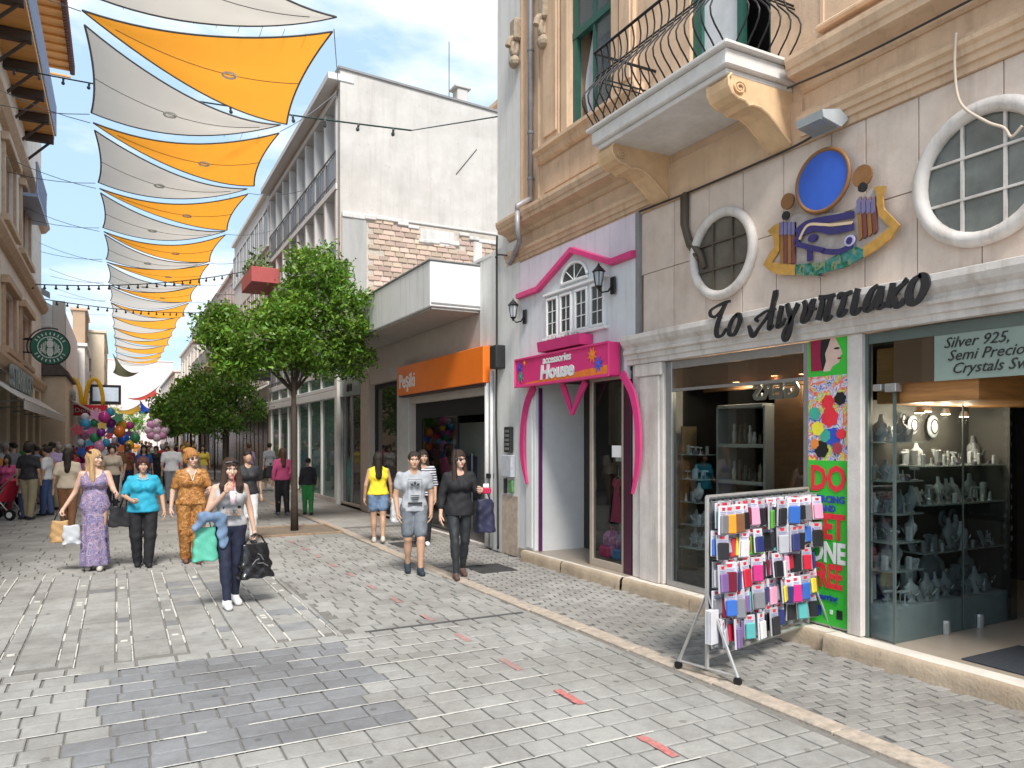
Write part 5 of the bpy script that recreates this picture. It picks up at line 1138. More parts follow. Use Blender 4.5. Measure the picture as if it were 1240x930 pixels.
for k in range(3): sp([(-.55+.03*k,-.1-.1*k),(-.44,-.06-.1*k),(-.42,-.12-.1*k),(-.5,-.16-.1*k)]); sp([(.55-.03*k,-.1-.1*k),(.5,-.16-.1*k),(.42,-.12-.1*k),(.44,-.06-.1*k)])
b.build('emblem', SW, o)
b = M()
for k in range(24):
    a = 2*math.pi*k/24; r1, r2 = rs_*.74, rs_*.91
    if abs(math.cos(a)) > .96: continue
    b.box(-.018,.018,-.112,-.098,-.001,.001) if False else b.add([(r1*math.cos(a-.05),-.11,r1*math.sin(a-.05)),(r1*math.cos(a+.05),-.11,r1*math.sin(a+.05)),(r2*math.cos(a+.03),-.11,r2*math.sin(a+.03)),(r2*math.cos(a-.03),-.11,r2*math.sin(a-.03))],[(0,1,2,3)])
b.build('ring_lettering', SW, o)
b = M(); b.tube([(-rs_*1.3,0,.28),(-rs_*.9,0,.28)], .03, 5); b.tube([(XL-cxs,0,.25),(-rs_*.9,0,.25)], .03, 5); b.tube([(XL-cxs,0,-.2),(-rs_*.9,0,-.2)], .03, 5); b.tube([(rs_*1.2*math.cos(a),0,rs_*1.2*math.sin(a)) for a in [R(70+i*10) for i in range(14)]], .025, 5); b.build('bracket', BLACK, o)
# cream gabled house, lean-to roof, tall brown block, cream block beyond
GH = thing('white_gabled_house', 'white end wall with sloping parapet behind the round hanging sign', 'building', (0,0,0))
Yg = YC+.6
pt = [P(30,352,Yg), P(79,378,Yg)]; 
b = M(); xg0, xg1 = pt[0][0]-3, pt[1][0]; sl_ = (pt[1][1]-pt[0][1])/(pt[1][0]-pt[0][0])
b.add([(xg0,Yg,0),(xg1,Yg,0),(xg1,Yg,pt[1][1]),(xg0,Yg,pt[1][1]-sl_*(xg1-xg0)),(xg0,Yg+12,0),(xg1,Yg+12,0),(xg1,Yg+12,pt[1][1]),(xg0,Yg+12,pt[1][1]-sl_*(xg1-xg0))], [(0,1,2,3),(7,6,5,4),(3,2,6,7),(1,5,6,2),(4,0,3,7)]); b.build('wall', WHI2, GH)
b = M(); zz = pt[1][1]
b.add([(x, y, z) for y in (Yg-.25, Yg+.1) for (x, z) in ((xg0, zz-sl_*(xg1-xg0)+.25),(xg1-.6, zz-sl_*(-.0+.6)+.25),(xg1-.6, zz-sl_*.6+.5),(xg0, zz-sl_*(xg1-xg0)+.5))], [(0,1,2,3),(7,6,5,4),(0,4,5,1),(1,5,6,2),(2,6,7,3),(3,7,4,0)]); b.build('roof_edge', mat('slate_edge', (.33,.35,.38), .7), GH)
b = M(); b.cbox(xg1-.5, xg1, Yg-.05, Yg+.4, 4, zz+.5, .03); b.build('corner_pier', PALE, GH)
b = M(); 
for (px, py) in ((52,396),(36,388),(33,403)): q = P(px, py, Yg); b.cbox(q[0]-.35, q[0]+.35, Yg-.08, Yg, q[1]-.06, q[1]+.06, .01)
b.build('ledge', PALE, GH)
o = thing('lean_to_roof', 'dark pitched roof over the cream shop between the white wall and the awning', 'roof', (0,0,0))
a1, a2, a3 = P(26,446,YC+.1), P(73,478,YC+2), P(73,486,YC+2)
b = M(); b.add([(XL-.1,YC+.05,6.1),(-1.95,YC+.05,4.9),(-1.95,YC+.05,4.78),(XL-.1,YC+.05,4.7),(XL-.1,YC+7,6.1),(-1.95,YC+7,4.9),(-1.95,YC+7,4.78),(XL-.1,YC+7,4.7)], [(0,1,2,3),(7,6,5,4),(0,4,5,1),(1,5,6,2),(2,6,7,3)]); b.build('roof', mat('dark_roof', (.10,.085,.08), .8, .3, 6), o)
b = M(); b.box(XL-.1, -2.1, YC+.3, YC+7, 0, 4.7); b.build('wall', CREAM, o)
house('tower_block', 'tall narrow brown tower beyond the white gabled house', P(88,400,60)[0], P(103,400,60)[0], 60, 66, P(96,376,60)[1], TAN, 5, (.3,.32,.28), 1, 3.6, BST, 2, endwin=3)
house('tower_block', 'cream tower block with dark end windows left of the shade sails', P(103,400,64)[0]-1, P(126,400,64)[0], 64.5, 80, P(115,402,64)[1], CREAM, 5, (.15,.13,.08), 1, 3.6, None, 4)
house('terrace_house', 'white shopfront building with dark top beyond the lean to roof', -6, XL+1.25, YC+13, 59.8, 7.5, WHI2, 1, (.12,.12,.12), 1, 3.6, None, 3)
house('terrace_house', 'far cream houses down the left side of the street', -9, -2.2, 80.2, 110, 9.5, PALE, 2, (.3,.26,.24), 1, 3.6, None, 8)
house('terrace_house', 'last pale house at the far left end of the street', -9, -2.6, 110.3, 149, 8.5, mat('far_pink', (0,0,0)), 2, (.4,.35,.33), 1, 3.6, None, 8)
# golden arches sign
ym = 47.0; mx_, mz_ = P(101,478,ym)
o = thing('golden_arches_sign', 'yellow double arch sign over a red board with white lettering', 'sign', (mx_, ym, mz_))
YEL = mat('arch_yellow', (.85,.52,.02), .4); RD = mat('board_red', (.65,.02,.05), .45)
b = M()
for s in (-1,1): b.tube([(s*.52+.43*math.cos(t_), 0, -.55+1.45*math.sin(t_)) for t_ in [math.pi*i/14 for i in range(15)]], .12, 6)
b.build('arches', YEL, o, True)
b = M(); b.cbox(-1.15,1.15,-.1,.1,-1.15,-.55,.03); b.build('board', RD, o); text_obj('lettering', "McDonald's", .36, WHITE, o, (0,-.105,-.97), FACE_S, .01, 0, 'CENTER', 1.0, .005)
b = M(); b.tube([(XL+1.25-mx_,.0,-.9),(-1.1,0,-.9)],.06,5); b.build('arm', BLACK, o)
o = thing('light_box_sign', 'dark framed pale blue box sign beyond the arch sign', 'sign', (*P(128,477,56)[:1], 56, P(128,477,56)[1]))
b = M(); b.cbox(-.9,.9,-.15,.15,-.7,.6,.03); b.build('case', BLACK, o); b = M(); b.cbox(-.75,.75,-.17,-.15,-.5,.42,.01); b.build('face', mat('pale_blue_face', (.5,.6,.72), .4), o); b = M(); b.tube([(-1.9,0,.1),(-.85,0,.1)],.05,5); b.build('arm', BLACK, o)
# second lower awning on the left
AW = thing('cafe_awning', 'lower white awning with valance past the cream shop', 'awning', (0,0,0))
b = M(); b.prism([(XL+.9,43,3.9),(-.85,43,3.15),(-.85,43,2.85),(-.88,43,2.85),(-.9,43,3.1),(XL+.9,43,3.85)], (0,10,0)); b.build('canvas', mat('awning_white', (0,0,0)), AW)
b = M(); b.tube([(-.9,43.1,2.85),(-.9,43.1,0)],.04,5); b.tube([(-.9,52.8,2.85),(-.9,52.8,0)],.04,5); b.tube([(-.9,43.1,2.85),(-.9,52.8,2.85)],.03,5); b.build('frame', ALU, AW)
# right side awnings
def awning(label, x0, x1, y0, y1, z0, z1, m, posts=2):
    AW = thing('cafe_awning', label, 'awning', (0,0,0)); b = M()
    b.prism([(x1,y0,z1),(x0,y0,z0),(x0,y0,z0-.3),(x0+.03,y0,z0-.3),(x0+.04,y0,z0-.04),(x1,y0,z1-.05)], (0,y1-y0,0)); b.build('canvas', m, AW)
    b = M(); b.tube([(x0+.02,y0,z0-.02),(x0+.02,y1,z0-.02)], .05, 6)
    for k in range(posts): yy = y0+.1+(y1-y0-.2)*k/max(1,posts-1); b.tube([(x0+.05,yy,0),(x0+.05,yy,z0-.03)], .035, 6)
    b.build('frame', BLACK, AW)
AWW = mat('awning_white', (0,0,0))
ya_ = F(327,500,XF)[0]
awning('wide white awning with black edge over the cafe below the black square sign', 3.9, XF-.0, ya_, ya_+9, 3.15, 4.2, AWW, 3)
awning('red awning beyond the white cafe awning on the right', 3.7, XF-.4, ya_+12, ya_+17, 3.5, 4.3, mat('awning_red', (.6,.02,.04), .7))
awning('small white awning after the red one on the right', 3.6, XF-.5, ya_+18, ya_+27, 3.1, 3.9, AWW)
awning('cream awning near the far end on the right', 3.2, XF-.8, ya_+29, ya_+44, 3.0, 3.8, mat('awning_cream', (.7,.66,.55), .8))
awning('pale far awning on the left side of the street', -2.6, -1.3, 62, 79, 3.4, 3.0, AWW)

# ================================================================== shade sails
SZ = 9.85
def sailmat(name, c):
    m, n, l, b = nodemat(name); MATS[name] = m
    tcn = n.new('ShaderNodeTexCoord'); w = n.new('ShaderNodeTexNoise'); w.inputs['Scale'].default_value = 1.5; w.inputs['Detail'].default_value = 8; l.new(tcn.outputs['Object'], w.inputs['Vector'])
    r = n.new('ShaderNodeValToRGB'); r.color_ramp.elements[0].color = (*[x*.93 for x in c], 1); r.color_ramp.elements[1].color = (*[min(1, x*1.05) for x in c], 1); l.new(w.outputs['Fac'], r.inputs['Fac'])
    l.new(r.outputs['Color'], b.inputs['Base Color']); b.inputs['Roughness'].default_value = .8
    tr = n.new('ShaderNodeBsdfTranslucent'); l.new(r.outputs['Color'], tr.inputs['Color']); ms = n.new('ShaderNodeMixShader'); ms.inputs['Fac'].default_value = .8
    l.new(b.outputs[0], ms.inputs[1]); l.new(tr.outputs[0], ms.inputs[2]); l.new(ms.outputs[0], n['Material Output'].inputs['Surface']); return m
S_OR = sailmat('orange_sail', (.80,.32,.035)); S_BE = sailmat('beige_sail', (.52,.475,.42)); S_OL = sailmat('olive_sail', (.16,.17,.11)); S_RD = sailmat('red_sail', (.6,.08,.06)); S_BL = sailmat('blue_sail', (.03,.07,.4)); S_YE = sailmat('yellow_sail', (.85,.5,.08)); SEAM = mat('sail_cord', (.13,.13,.13), .7)
def sail(label, A, B, C, m, sag=.10, bsag=.14, seam=True, group=None, name='shade_sail', cat='shade sail'):
    """triangular cloth: apex A, base B-C, all edges hollow-cut"""
    A, B, C = Vector(A), Vector(B), Vector(C); org = (A+B+C)/3
    t = thing(name, label, cat, org, group=group); A, B, C = A-org, B-org, C-org
    mid = (B+C)/2
    sj = rng.uniform(.75,1.3); tj = rng.uniform(-.12,.12); fj = rng.uniform(0,6)
    def pnt(u, v):
        e1 = A.lerp(B, u); e2 = A.lerp(C, u); s = 4*u*(1-u)
        e1 += (mid-B)*s*sag*.6; e2 += (mid-C)*s*sag*.6
        p = e1.lerp(e2, v); h = 4*v*(1-v); p += (A-mid)*bsag*h*u**3
        p.z += -.36*s*sj + tj*(v-.5)*s - .05*h*u + .018*math.sin(9*v+fj+4*u)*u*(1-u)*4
        return p
    nu, nv = 16, 12; vs = [pnt(i/nu, j/nv) for i in range(nu+1) for j in range(nv+1)]; fs = [(i*(nv+1)+j, i*(nv+1)+j+1, (i+1)*(nv+1)+j+1, (i+1)*(nv+1)+j) for i in range(nu) for j in range(nv)]
    b = M(); b.add(vs, fs); b.build('cloth', m, t, True)
    b = M(); r = .022
    b.tube([pnt(i/nu, 0) for i in range(nu+1)], r, 4); b.tube([pnt(i/nu, 1) for i in range(nu+1)], r, 4); b.tube([pnt(1, j/nv) for j in range(nv+1)], r, 4); b.build('edge_cord', SEAM, t)
    if seam:
        b = M(); b.tube([pnt(i/nu, .5)-Vector((0,0,.012)) for i in range(2, nu+1)], .008, 4); b.build('seam', SEAM, t)
        q = pnt(.62, .5); b = M(); b.tube([q+Vector((.13*math.cos(k*.5236), .13*math.sin(k*.5236), -.02)) for k in range(12)], .03, 5, closed=True); b.build('eyelet', WHITE, t)
    return t
ordn = ['first','second','third','fourth','fifth','sixth','seventh','eighth','ninth','tenth','eleventh','twelfth','thirteenth','fourteenth']
XR_, XLf = 3.77, -.58
knots = []
NS = 13
for k in range(-1, NS):
    y0 = 14.75+5.55*k; xl = XLf+.04*max(k,0)
    if k >= 0:
        sail('orange triangular shade sail, %s from the camera, stretched over the street' % ordn[k], (xl-.0, y0+1.25, SZ), (XR_+rng.uniform(-.06,.06), y0, SZ+.12), (XR_+rng.uniform(-.1,.1), y0+4.5+rng.uniform(-.15,.15), SZ+rng.uniform(-.05,.12)), S_OR, .05, .04, k < 6, 'orange shade sails over the street')
    sail('beige triangular shade sail, %s from the camera, between orange sails' % ordn[k+1], (XR_-.05, y0+5.0, SZ+.12), (xl+.02, y0+1.9, SZ+.05), (xl+.02, y0+6.1, SZ-.02), S_BE, .05, .025, k < 5, 'beige shade sails over the street')
    knots.append(y0)
sail('dark olive sail hanging below the last beige one far down the street', (1.6,72,SZ-2.2),(-.3,66,SZ-1.3),(-.3,68,SZ-2.6), S_OL, .05,.1, False)
sail('thin red pennant sail far down the street', (1.0,90,6.3),(4.0,88,7.6),(4.0,92,7.0), S_RD, .05,.1, False)
sail('small blue sail above the yellow one at the far end', (3.9,96,5.6),(2.2,94,6.4),(2.2,97,4.9), S_BL, .05,.1, False)
sail('small yellow sail above the far trees', (.0,84,4.8),(2.2,83,5.6),(2.2,85,4.9), S_YE, .05,.1, False)
WR = mat('steel_wire', (.16,.17,.18), .5, metal=.5)
wires = thing('sail_cables', 'thin steel cables tying the shade sails to the buildings', 'cable', (0,0,0))
for i, y0 in enumerate(knots):
    for (a, c, sg_) in (((XR_+.02, y0-.1, SZ+.12), (XF+.02, y0+.3, SZ+.6 if y0 > 21 else SZ+1.5), .1), ((XLf-.02, y0+1.3, SZ), (XL+.0, y0+1.0, SZ+.5), .1), ((XLf-.02, y0+6.2, SZ-.03), (XL+.0, y0+7.4, SZ+.3), .1)):
        if y0 > 50: continue
        if c[0] > 0 and y0 < 21: c = (XF+.02, 9.0 if y0 < 14 else 21.2, 11.9 if y0 > 14 else 11)
        a = Vector(a); c = Vector(c); b = M(); b.tube([a.lerp(c, t_/5)-Vector((0,0,sg_*4*(t_/5)*(1-t_/5))) for t_ in range(6)], .010, 4); b.build('cable', WR, wires)
b = M()
for k in range(0, 3):
    y0 = 14.75+5.55*k
    for j in range(9):
        x = .1+.4*j; b.tube([(x, y0+.9-.3*(j/9), SZ+.02), (x, y0+.45-.35*(j/9), SZ+.03)], .005, 3)
b.build('lacing', WR, wires)
# bulb garlands
def garland(label, p0, p1, sag, n, rb=.05, tail=None):
    t = thing('bulb_garland', label, 'string lights', (0,0,0)); a, c = Vector(p0), Vector(p1)
    pts = [a.lerp(c, i/30)-Vector((0,0,sag*4*(i/30)*(1-i/30))) for i in range(31)]
    b = M(); b.tube(pts, .022, 5); 
    if tail: b.tube([c, Vector(tail)], .012, 4)
    b.build('cable', mat('cable_green', (.02,.05,.04), .6), t)
    bulb = M(); bulb.lathe([(.03,0),(.03,-.07),(.02,-.075),(rb,-.13),(rb*.8,-.17),(.01,-.19)], (0,0,0), 8); bm2 = bulb.mesh('bulb', mat('dark_bulb', (.05,.06,.06), .3), True)
    for i in range(n):
        u = (i+.5)/n; o = link('bulb', bm2, t); o.location = a.lerp(c, u)-Vector((0,0,sag*4*u*(1-u))); o.rotation_euler = (rng.uniform(-.2,.2), rng.uniform(-.2,.2), 0)
q0 = P(2,80,26.5); q1 = P(498,158,17.0)
garland('nearest bulb garland crossing under the first orange sail', (q0[0], 26.5, q0[1]), (q1[0], 17.0, q1[1]), .12, 14, .05, (XF, 10.3, 7.0))
q0 = P(0,286,34); q1 = P(300,328,46)
garland('second bulb garland crossing the street below the sails', (XL+.02, 33, F(-2,286,XL)[1]), (XF, F(300,328,XF)[0], F(300,328,XF)[1]), .3, 24, .06)
garland('third bulb garland lower and further down the street', (XL+.05, YC-2, F(34,342,XL)[1]), (XF, 52, P(262,378,52)[1]), .25, 22, .06)

# ================================================================== trees
def tree(label, base, blobs, n, leaf, trunk, lean=(0,0), seed=1, colr=(.055,.12,.025), name='street_tree', fork=None, group=None):
    t = thing(name, label, 'tree', base, group=group); rs2 = np.random.RandomState(seed)
    BK = mat('bark', (.06,.042,.03), .9, .3, 12, .8)
    b = M(); h, r = trunk; fx, fz = (fork or (0, h))
    top = Vector((lean[0], lean[1], h))
    b.tube([(0,0,-.05),(lean[0]*.1,0,h*.25),(lean[0]*.5,lean[1]*.4,h*.6),top], [r*1.25, r, r*.85, r*.7], 9)
    b.build('trunk', BK, t, True)
    lb = M()
    for (c, rad) in blobs:
        c = Vector(c); mid = top.lerp(c, .5)+Vector((rs2.uniform(-.1,.1), rs2.uniform(-.1,.1), .1)); lb.tube([top-Vector((0,0,.25)), mid, c], [r*.5, r*.32, r*.12], 6)
        for q in range(4):
            d = Vector(rs2.normal(size=3)).normalized()*min(rad)*.75; lb.tube([mid.lerp(c, .5), c+d], [r*.2, r*.07], 4)
    lb.build('limbs', BK, t, True)
    vs = []; tot = sum(q[1][0]*q[1][1]+q[1][2]*q[1][0] for q in blobs)
    allv = []
    for (c, rad) in blobs:
        k = int(n*(rad[0]*rad[1]+rad[2]*rad[0])/tot); nc = max(20, k//34)
        d = rs2.normal(size=(nc,3)); d /= np.linalg.norm(d, axis=1)[:,None]; rr = rs2.uniform(.35,1.0,size=nc)**.55
        cen = np.array(c)+d*rr[:,None]*np.array(rad)*(1+.12*np.sin(d[:,0:1]*7+d[:,2:3]*5+seed))
        idx = rs2.randint(nc, size=k); off = rs2.normal(size=(k,3))*np.array([.13,.13,.10])*(max(rad)/1.0)**.5
        p = cen[idx]+off
        allv.append(p)
    p = np.concatenate(allv); k = len(p)
    up = rs2.normal(size=(k,3)); up /= np.linalg.norm(up, axis=1)[:,None]; sd = rs2.normal(size=(k,3)); sd -= (sd*up).sum(1)[:,None]*up; sd /= np.linalg.norm(sd, axis=1)[:,None]
    nrm = np.cross(up, sd)
    L = leaf*rs2.uniform(.7,1.3,size=(k,1)); w = L*.42
    v = np.stack([p-up*L*.5, p+sd*w*.5+nrm*w*.15, p+up*L*.5, p-sd*w*.5+nrm*w*.15], 1).reshape(-1,3)
    me = bpy.data.meshes.new('crown'); me.vertices.add(4*k); me.vertices.foreach_set('co', v.ravel()); me.loops.add(4*k); me.loops.foreach_set('vertex_index', np.arange(4*k)); me.polygons.add(k); me.polygons.foreach_set('loop_start', np.arange(k)*4); me.polygons.foreach_set('loop_total', np.full(k,4)); me.update(calc_edges=True)
    key = 'leaf_%d' % int(colr[1]*1000)
    colr = (colr[0]*2.6, colr[1]*2.3, colr[2]*1.1); m_ = mat(key, colr, .45, .3, 2.2, rnd=('isl', .6, .025), tl=.35, spec=.5); me.materials.append(m_)
    link('crown', me, t); return t
tree('round crowned orange tree with dark trunk in the pavement pit, nearest tree', (3.16,15.3,0),
     [((-.65,-.1,3.80),(.85,.8,.58)),((.40,.25,3.70),(.85,.8,.50)),((.50,.1,5.25),(.66,.65,.55)),((1.0,-.1,4.45),(.60,.6,.62)),((-1.35,.2,4.05),(.52,.5,.42)),((1.25,.3,3.65),(.42,.45,.46)),((.15,.1,4.45),(.62,.6,.5)),((-1.1,0,3.35),(.5,.5,.36)),((-.3,-.2,4.3),(.5,.5,.32))], 26000, .105, (3.05,.065), (-.02,0), 3)
for (x, y, s, sd, lab, c) in ((2.95,24.5,.92,5,'second tree along the right, dark green crown behind the nearest tree',(.045,.10,.025)),(3.0,33,1.0,6,'third tree along the right, wide bright green crown',(.06,.14,.03)),(3.3,41,1.05,7,'fourth tree along the right, partly hidden by the third',(.05,.12,.03)),(3.4,52,1.0,8,'fifth tree further down the right side',(.05,.13,.03)),(2.0,95,1.15,9,'bright green tree near the far end of the street',(.09,.22,.04)),(-.9,88,1.3,10,'yellow green tree far down beyond the balloon bunch',(.22,.24,.04))):
    tree(lab, (x,y,0), [((-.7*s,0,3.1*s),(1.05*s,.9*s,.75*s)),((.5*s,.2,3.2*s),(.9*s,.9*s,.8*s)),((0,0,3.9*s),(.95*s,.9*s,.7*s)),((-.2*s,.1,2.6*s),(.8*s,.8*s,.5*s))], 6500 if y < 60 else 2500, .13 if y < 30 else .2, (2.3*s,.08), (0,0), sd, c)
# square stone edging of the nearest tree pit
tp = thing('tree_pit', 'brown metal edging frame round the base of the nearest tree', 'tree pit', (3.16,15.3,0))
b = M()
b.cbox(-.8,.8,-.75,-.70,-.03,.035,.01).cbox(-.8,.8,.70,.75,-.03,.035,.01).cbox(-.8,-.75,-.70,.70,-.03,.035,.01).cbox(.75,.8,-.70,.70,-.03,.035,.01); b.build('edging', mat('rusty_edging', (.28,.19,.12), .8, .3, 12), tp)
b = M(); b.box(-.75,.75,-.70,.70,-.03,.012); b.build('soil', mat('pit_soil', (.20,.16,.12), .95, .3, 14, .8), tp)

# ================================================================== figures: one smooth surface per body, from blended volumes
def surface_nets(f, lo, h):
    """f: 3-D array of distances; returns vertices and quads of the zero surface"""
    s = f < 0; nx, ny, nz_ = f.shape
    acc = np.zeros((nx-1,ny-1,nz_-1,3)); cnt = np.zeros((nx-1,ny-1,nz_-1))
    cor = [(i,j,k) for i in (0,1) for j in (0,1) for k in (0,1)]
    def sub(a, o): return a[o[0]:nx-1+o[0], o[1]:ny-1+o[1], o[2]:nz_-1+o[2]]
    for a in cor:
        for ax in range(3):
            if a[ax] == 0:
                b = list(a); b[ax] = 1; fa, fb = sub(f, a), sub(f, b); cr_ = (fa < 0) != (fb < 0)
                t = np.where(cr_, fa/np.where(cr_, fa-fb, 1), 0)
                for q in range(3): acc[..., q] += np.where(cr_, a[q]+(t if q == ax else 0), 0)
                cnt += cr_
    act = cnt > 0; ids = -np.ones(act.shape, int); ids[act] = np.arange(act.sum())
    ijk = np.argwhere(act); v = (ijk+acc[act]/cnt[act][:,None])*h+np.array(lo)
    quads = []
    for ax in range(3):
        o = [0,0,0]; o[ax] = 1; sl0 = [slice(1,-1)]*3; sl0[ax] = slice(0,-1); sl1 = [slice(1,-1)]*3; sl1[ax] = slice(1,None)
        a, b = s[tuple(sl0)], s[tuple(sl1)]; cr_ = np.argwhere(a != b)
        if len(cr_) == 0: continue
        sg = a[tuple(cr_.T)]; base = cr_.copy(); u, w = (ax+1) % 3, (ax+2) % 3
        base[:, u] += 1; base[:, w] += 1
        def g_(du, dw): q = base.copy(); q[:, u] -= du; q[:, w] -= dw; return ids[tuple(q.T)]
        q = np.stack([g_(1,1), g_(0,1), g_(0,0), g_(1,0)], 1); q[~sg] = q[~sg][:, ::-1]; quads.append(q)
    return v, np.concatenate(quads) if quads else np.zeros((0,4), int)
def cap(p, a, b, ra, rb, fy=1.):
    a = np.array(a, float); b = np.array(b, float); q = p
    if fy != 1.: q = p.copy(); q[..., 1] = (q[..., 1]-a[1])/fy+a[1]; b = b.copy(); b[1] = (b[1]-a[1])/fy+a[1]
    ba = b-a; L = (ba*ba).sum(); t = np.clip(((q-a)@ba)/(L+1e-9), 0, 1)
    d = np.linalg.norm(q-a-t[..., None]*ba, axis=-1)-(ra+(rb-ra)*t); return d*(fy if fy < 1 else 1.)
def elp(p, c, r):
    q = (p-np.array(c))/np.array(r); k = np.linalg.norm(q, axis=-1); return (k-1)*min(r)
def smin(a, b, k): h = np.clip(.5+.5*(b-a)/k, 0, 1); return b*(1-h)+a*h-k*h*(1-h)
def grid(lo, hi, h):
    ax = [np.arange(lo[i], hi[i]+h, h) for i in range(3)]; return np.stack(np.meshgrid(*ax, indexing='ij'), -1)
def sdf_mesh(fn, lo, hi, h):
    g_ = grid(lo, hi, h); f = fn(g_); f[0] = f[-1] = 1; f[:,0] = f[:,-1] = 1; f[:,:,0] = f[:,:,-1] = 1
    return surface_nets(f, lo, h)
def rotm(ax, a): return np.array(Matrix.Rotation(a, 3, ax))
# a head, built once for women and once for men (z = 0 at the chin line, face towards +y)
def head_fn(fem):
    def fn(p):
        d = elp(p, (0,-.012,.135), (.074,.092,.098)); d = smin(d, elp(p, (0,.028,.07), (.054 if fem else .060,.060,.068)), .03)
        d = smin(d, elp(p, (0,.062,.020), (.026 if fem else .032,.026,.020)), .02)
        d = smin(d, cap(p, (0,.086,.118), (0,.104,.078), .007, .0135), .012)          # nose
        d = smin(d, cap(p, (-.022,.080,.048), (.022,.080,.048), .010, .010), .010)      # lips
        for s in (-1,1):
            d = smin(d, cap(p, (s*.012,.088,.136), (s*.05,.072,.138), .009, .008), .012)  # brow
            d = smin(d, elp(p, (s*.042,.060,.085), (.022,.020,.022)), .02)               # cheek
            d = -smin(-d, elp(p, (s*.031,.094,.112), (.017,.012,.012)), .008)            # eye socket
            d = smin(d, elp(p, (s*.076,-.005,.108), (.010,.020,.030)), .008)             # ear
        d = smin(d, cap(p, (0,-.012,.06), (0,-.022,-.07), .05 if fem else .058, .046 if fem else .056), .02)
        return d
    return fn
HEADS = {}
for fem in (True, False): HEADS[fem] = sdf_mesh(head_fn(fem), (-.11,-.14,-.08), (.11,.14,.26), .0065)
# a right hand hanging from the wrist at the origin, palm towards -x, thumb towards +y; curled or gripping
def hand_fn(curl):
    fing = [(.030,.078,.0088),(.010,.086,.0092),(-.010,.080,.0088),(-.029,.064,.0078)]
    def fn(p):
        d = cap(p, (0,0,.02), (0,0,-.012), .026, .024, .75); d = smin(d, cap(p, (.0,.012,-.03), (0,.018,-.078), .020, .018, 1), .018)
        d = smin(d, cap(p, (0,-.012,-.03), (0,-.020,-.074), .019, .016), .018); d = smin(d, cap(p, (0,.0,-.03), (0,.0,-.08), .020, .017), .018)
        for i, (y, L, r) in enumerate(fing):
            a = np.array((0, y, -.082+.004*abs(i-1))); ang = curl*(.5+.08*i)+.15
            for sgm, (fl, rr) in enumerate(((.45, 1), (.31, .92), (.24, .82))):
                bdir = np.array((-math.sin(ang), (.02 if i == 0 else -.03*i)*.5, -math.cos(ang))); b = a+bdir*L*fl
                d = smin(d, cap(p, a, b, r*rr, r*rr*.93), .005); a = b; ang += curl*(.75 if sgm == 0 else .6)
        a = np.array((-.004,.026,-.028)); b = a+np.array((-.012-.01*curl,.026-.008*curl,-.030)); c = b+np.array((-.012-.014*curl,.010-.014*curl,-.030))
        d = smin(d, cap(p, a, b, .0125, .011), .012); d = smin(d, cap(p, b, c, .0105, .0085), .006); return d
    return fn
HANDS = {k: sdf_mesh(hand_fn(c), (-.10,-.055,-.20), (.045,.075,.05), .0045) for k, c in (('relaxed', .35), ('grip', 1.25), ('hold', .85))}
def arm_pts(sh, el, wr): return [np.array(sh, float), np.array(el, float), np.array(wr, float)]
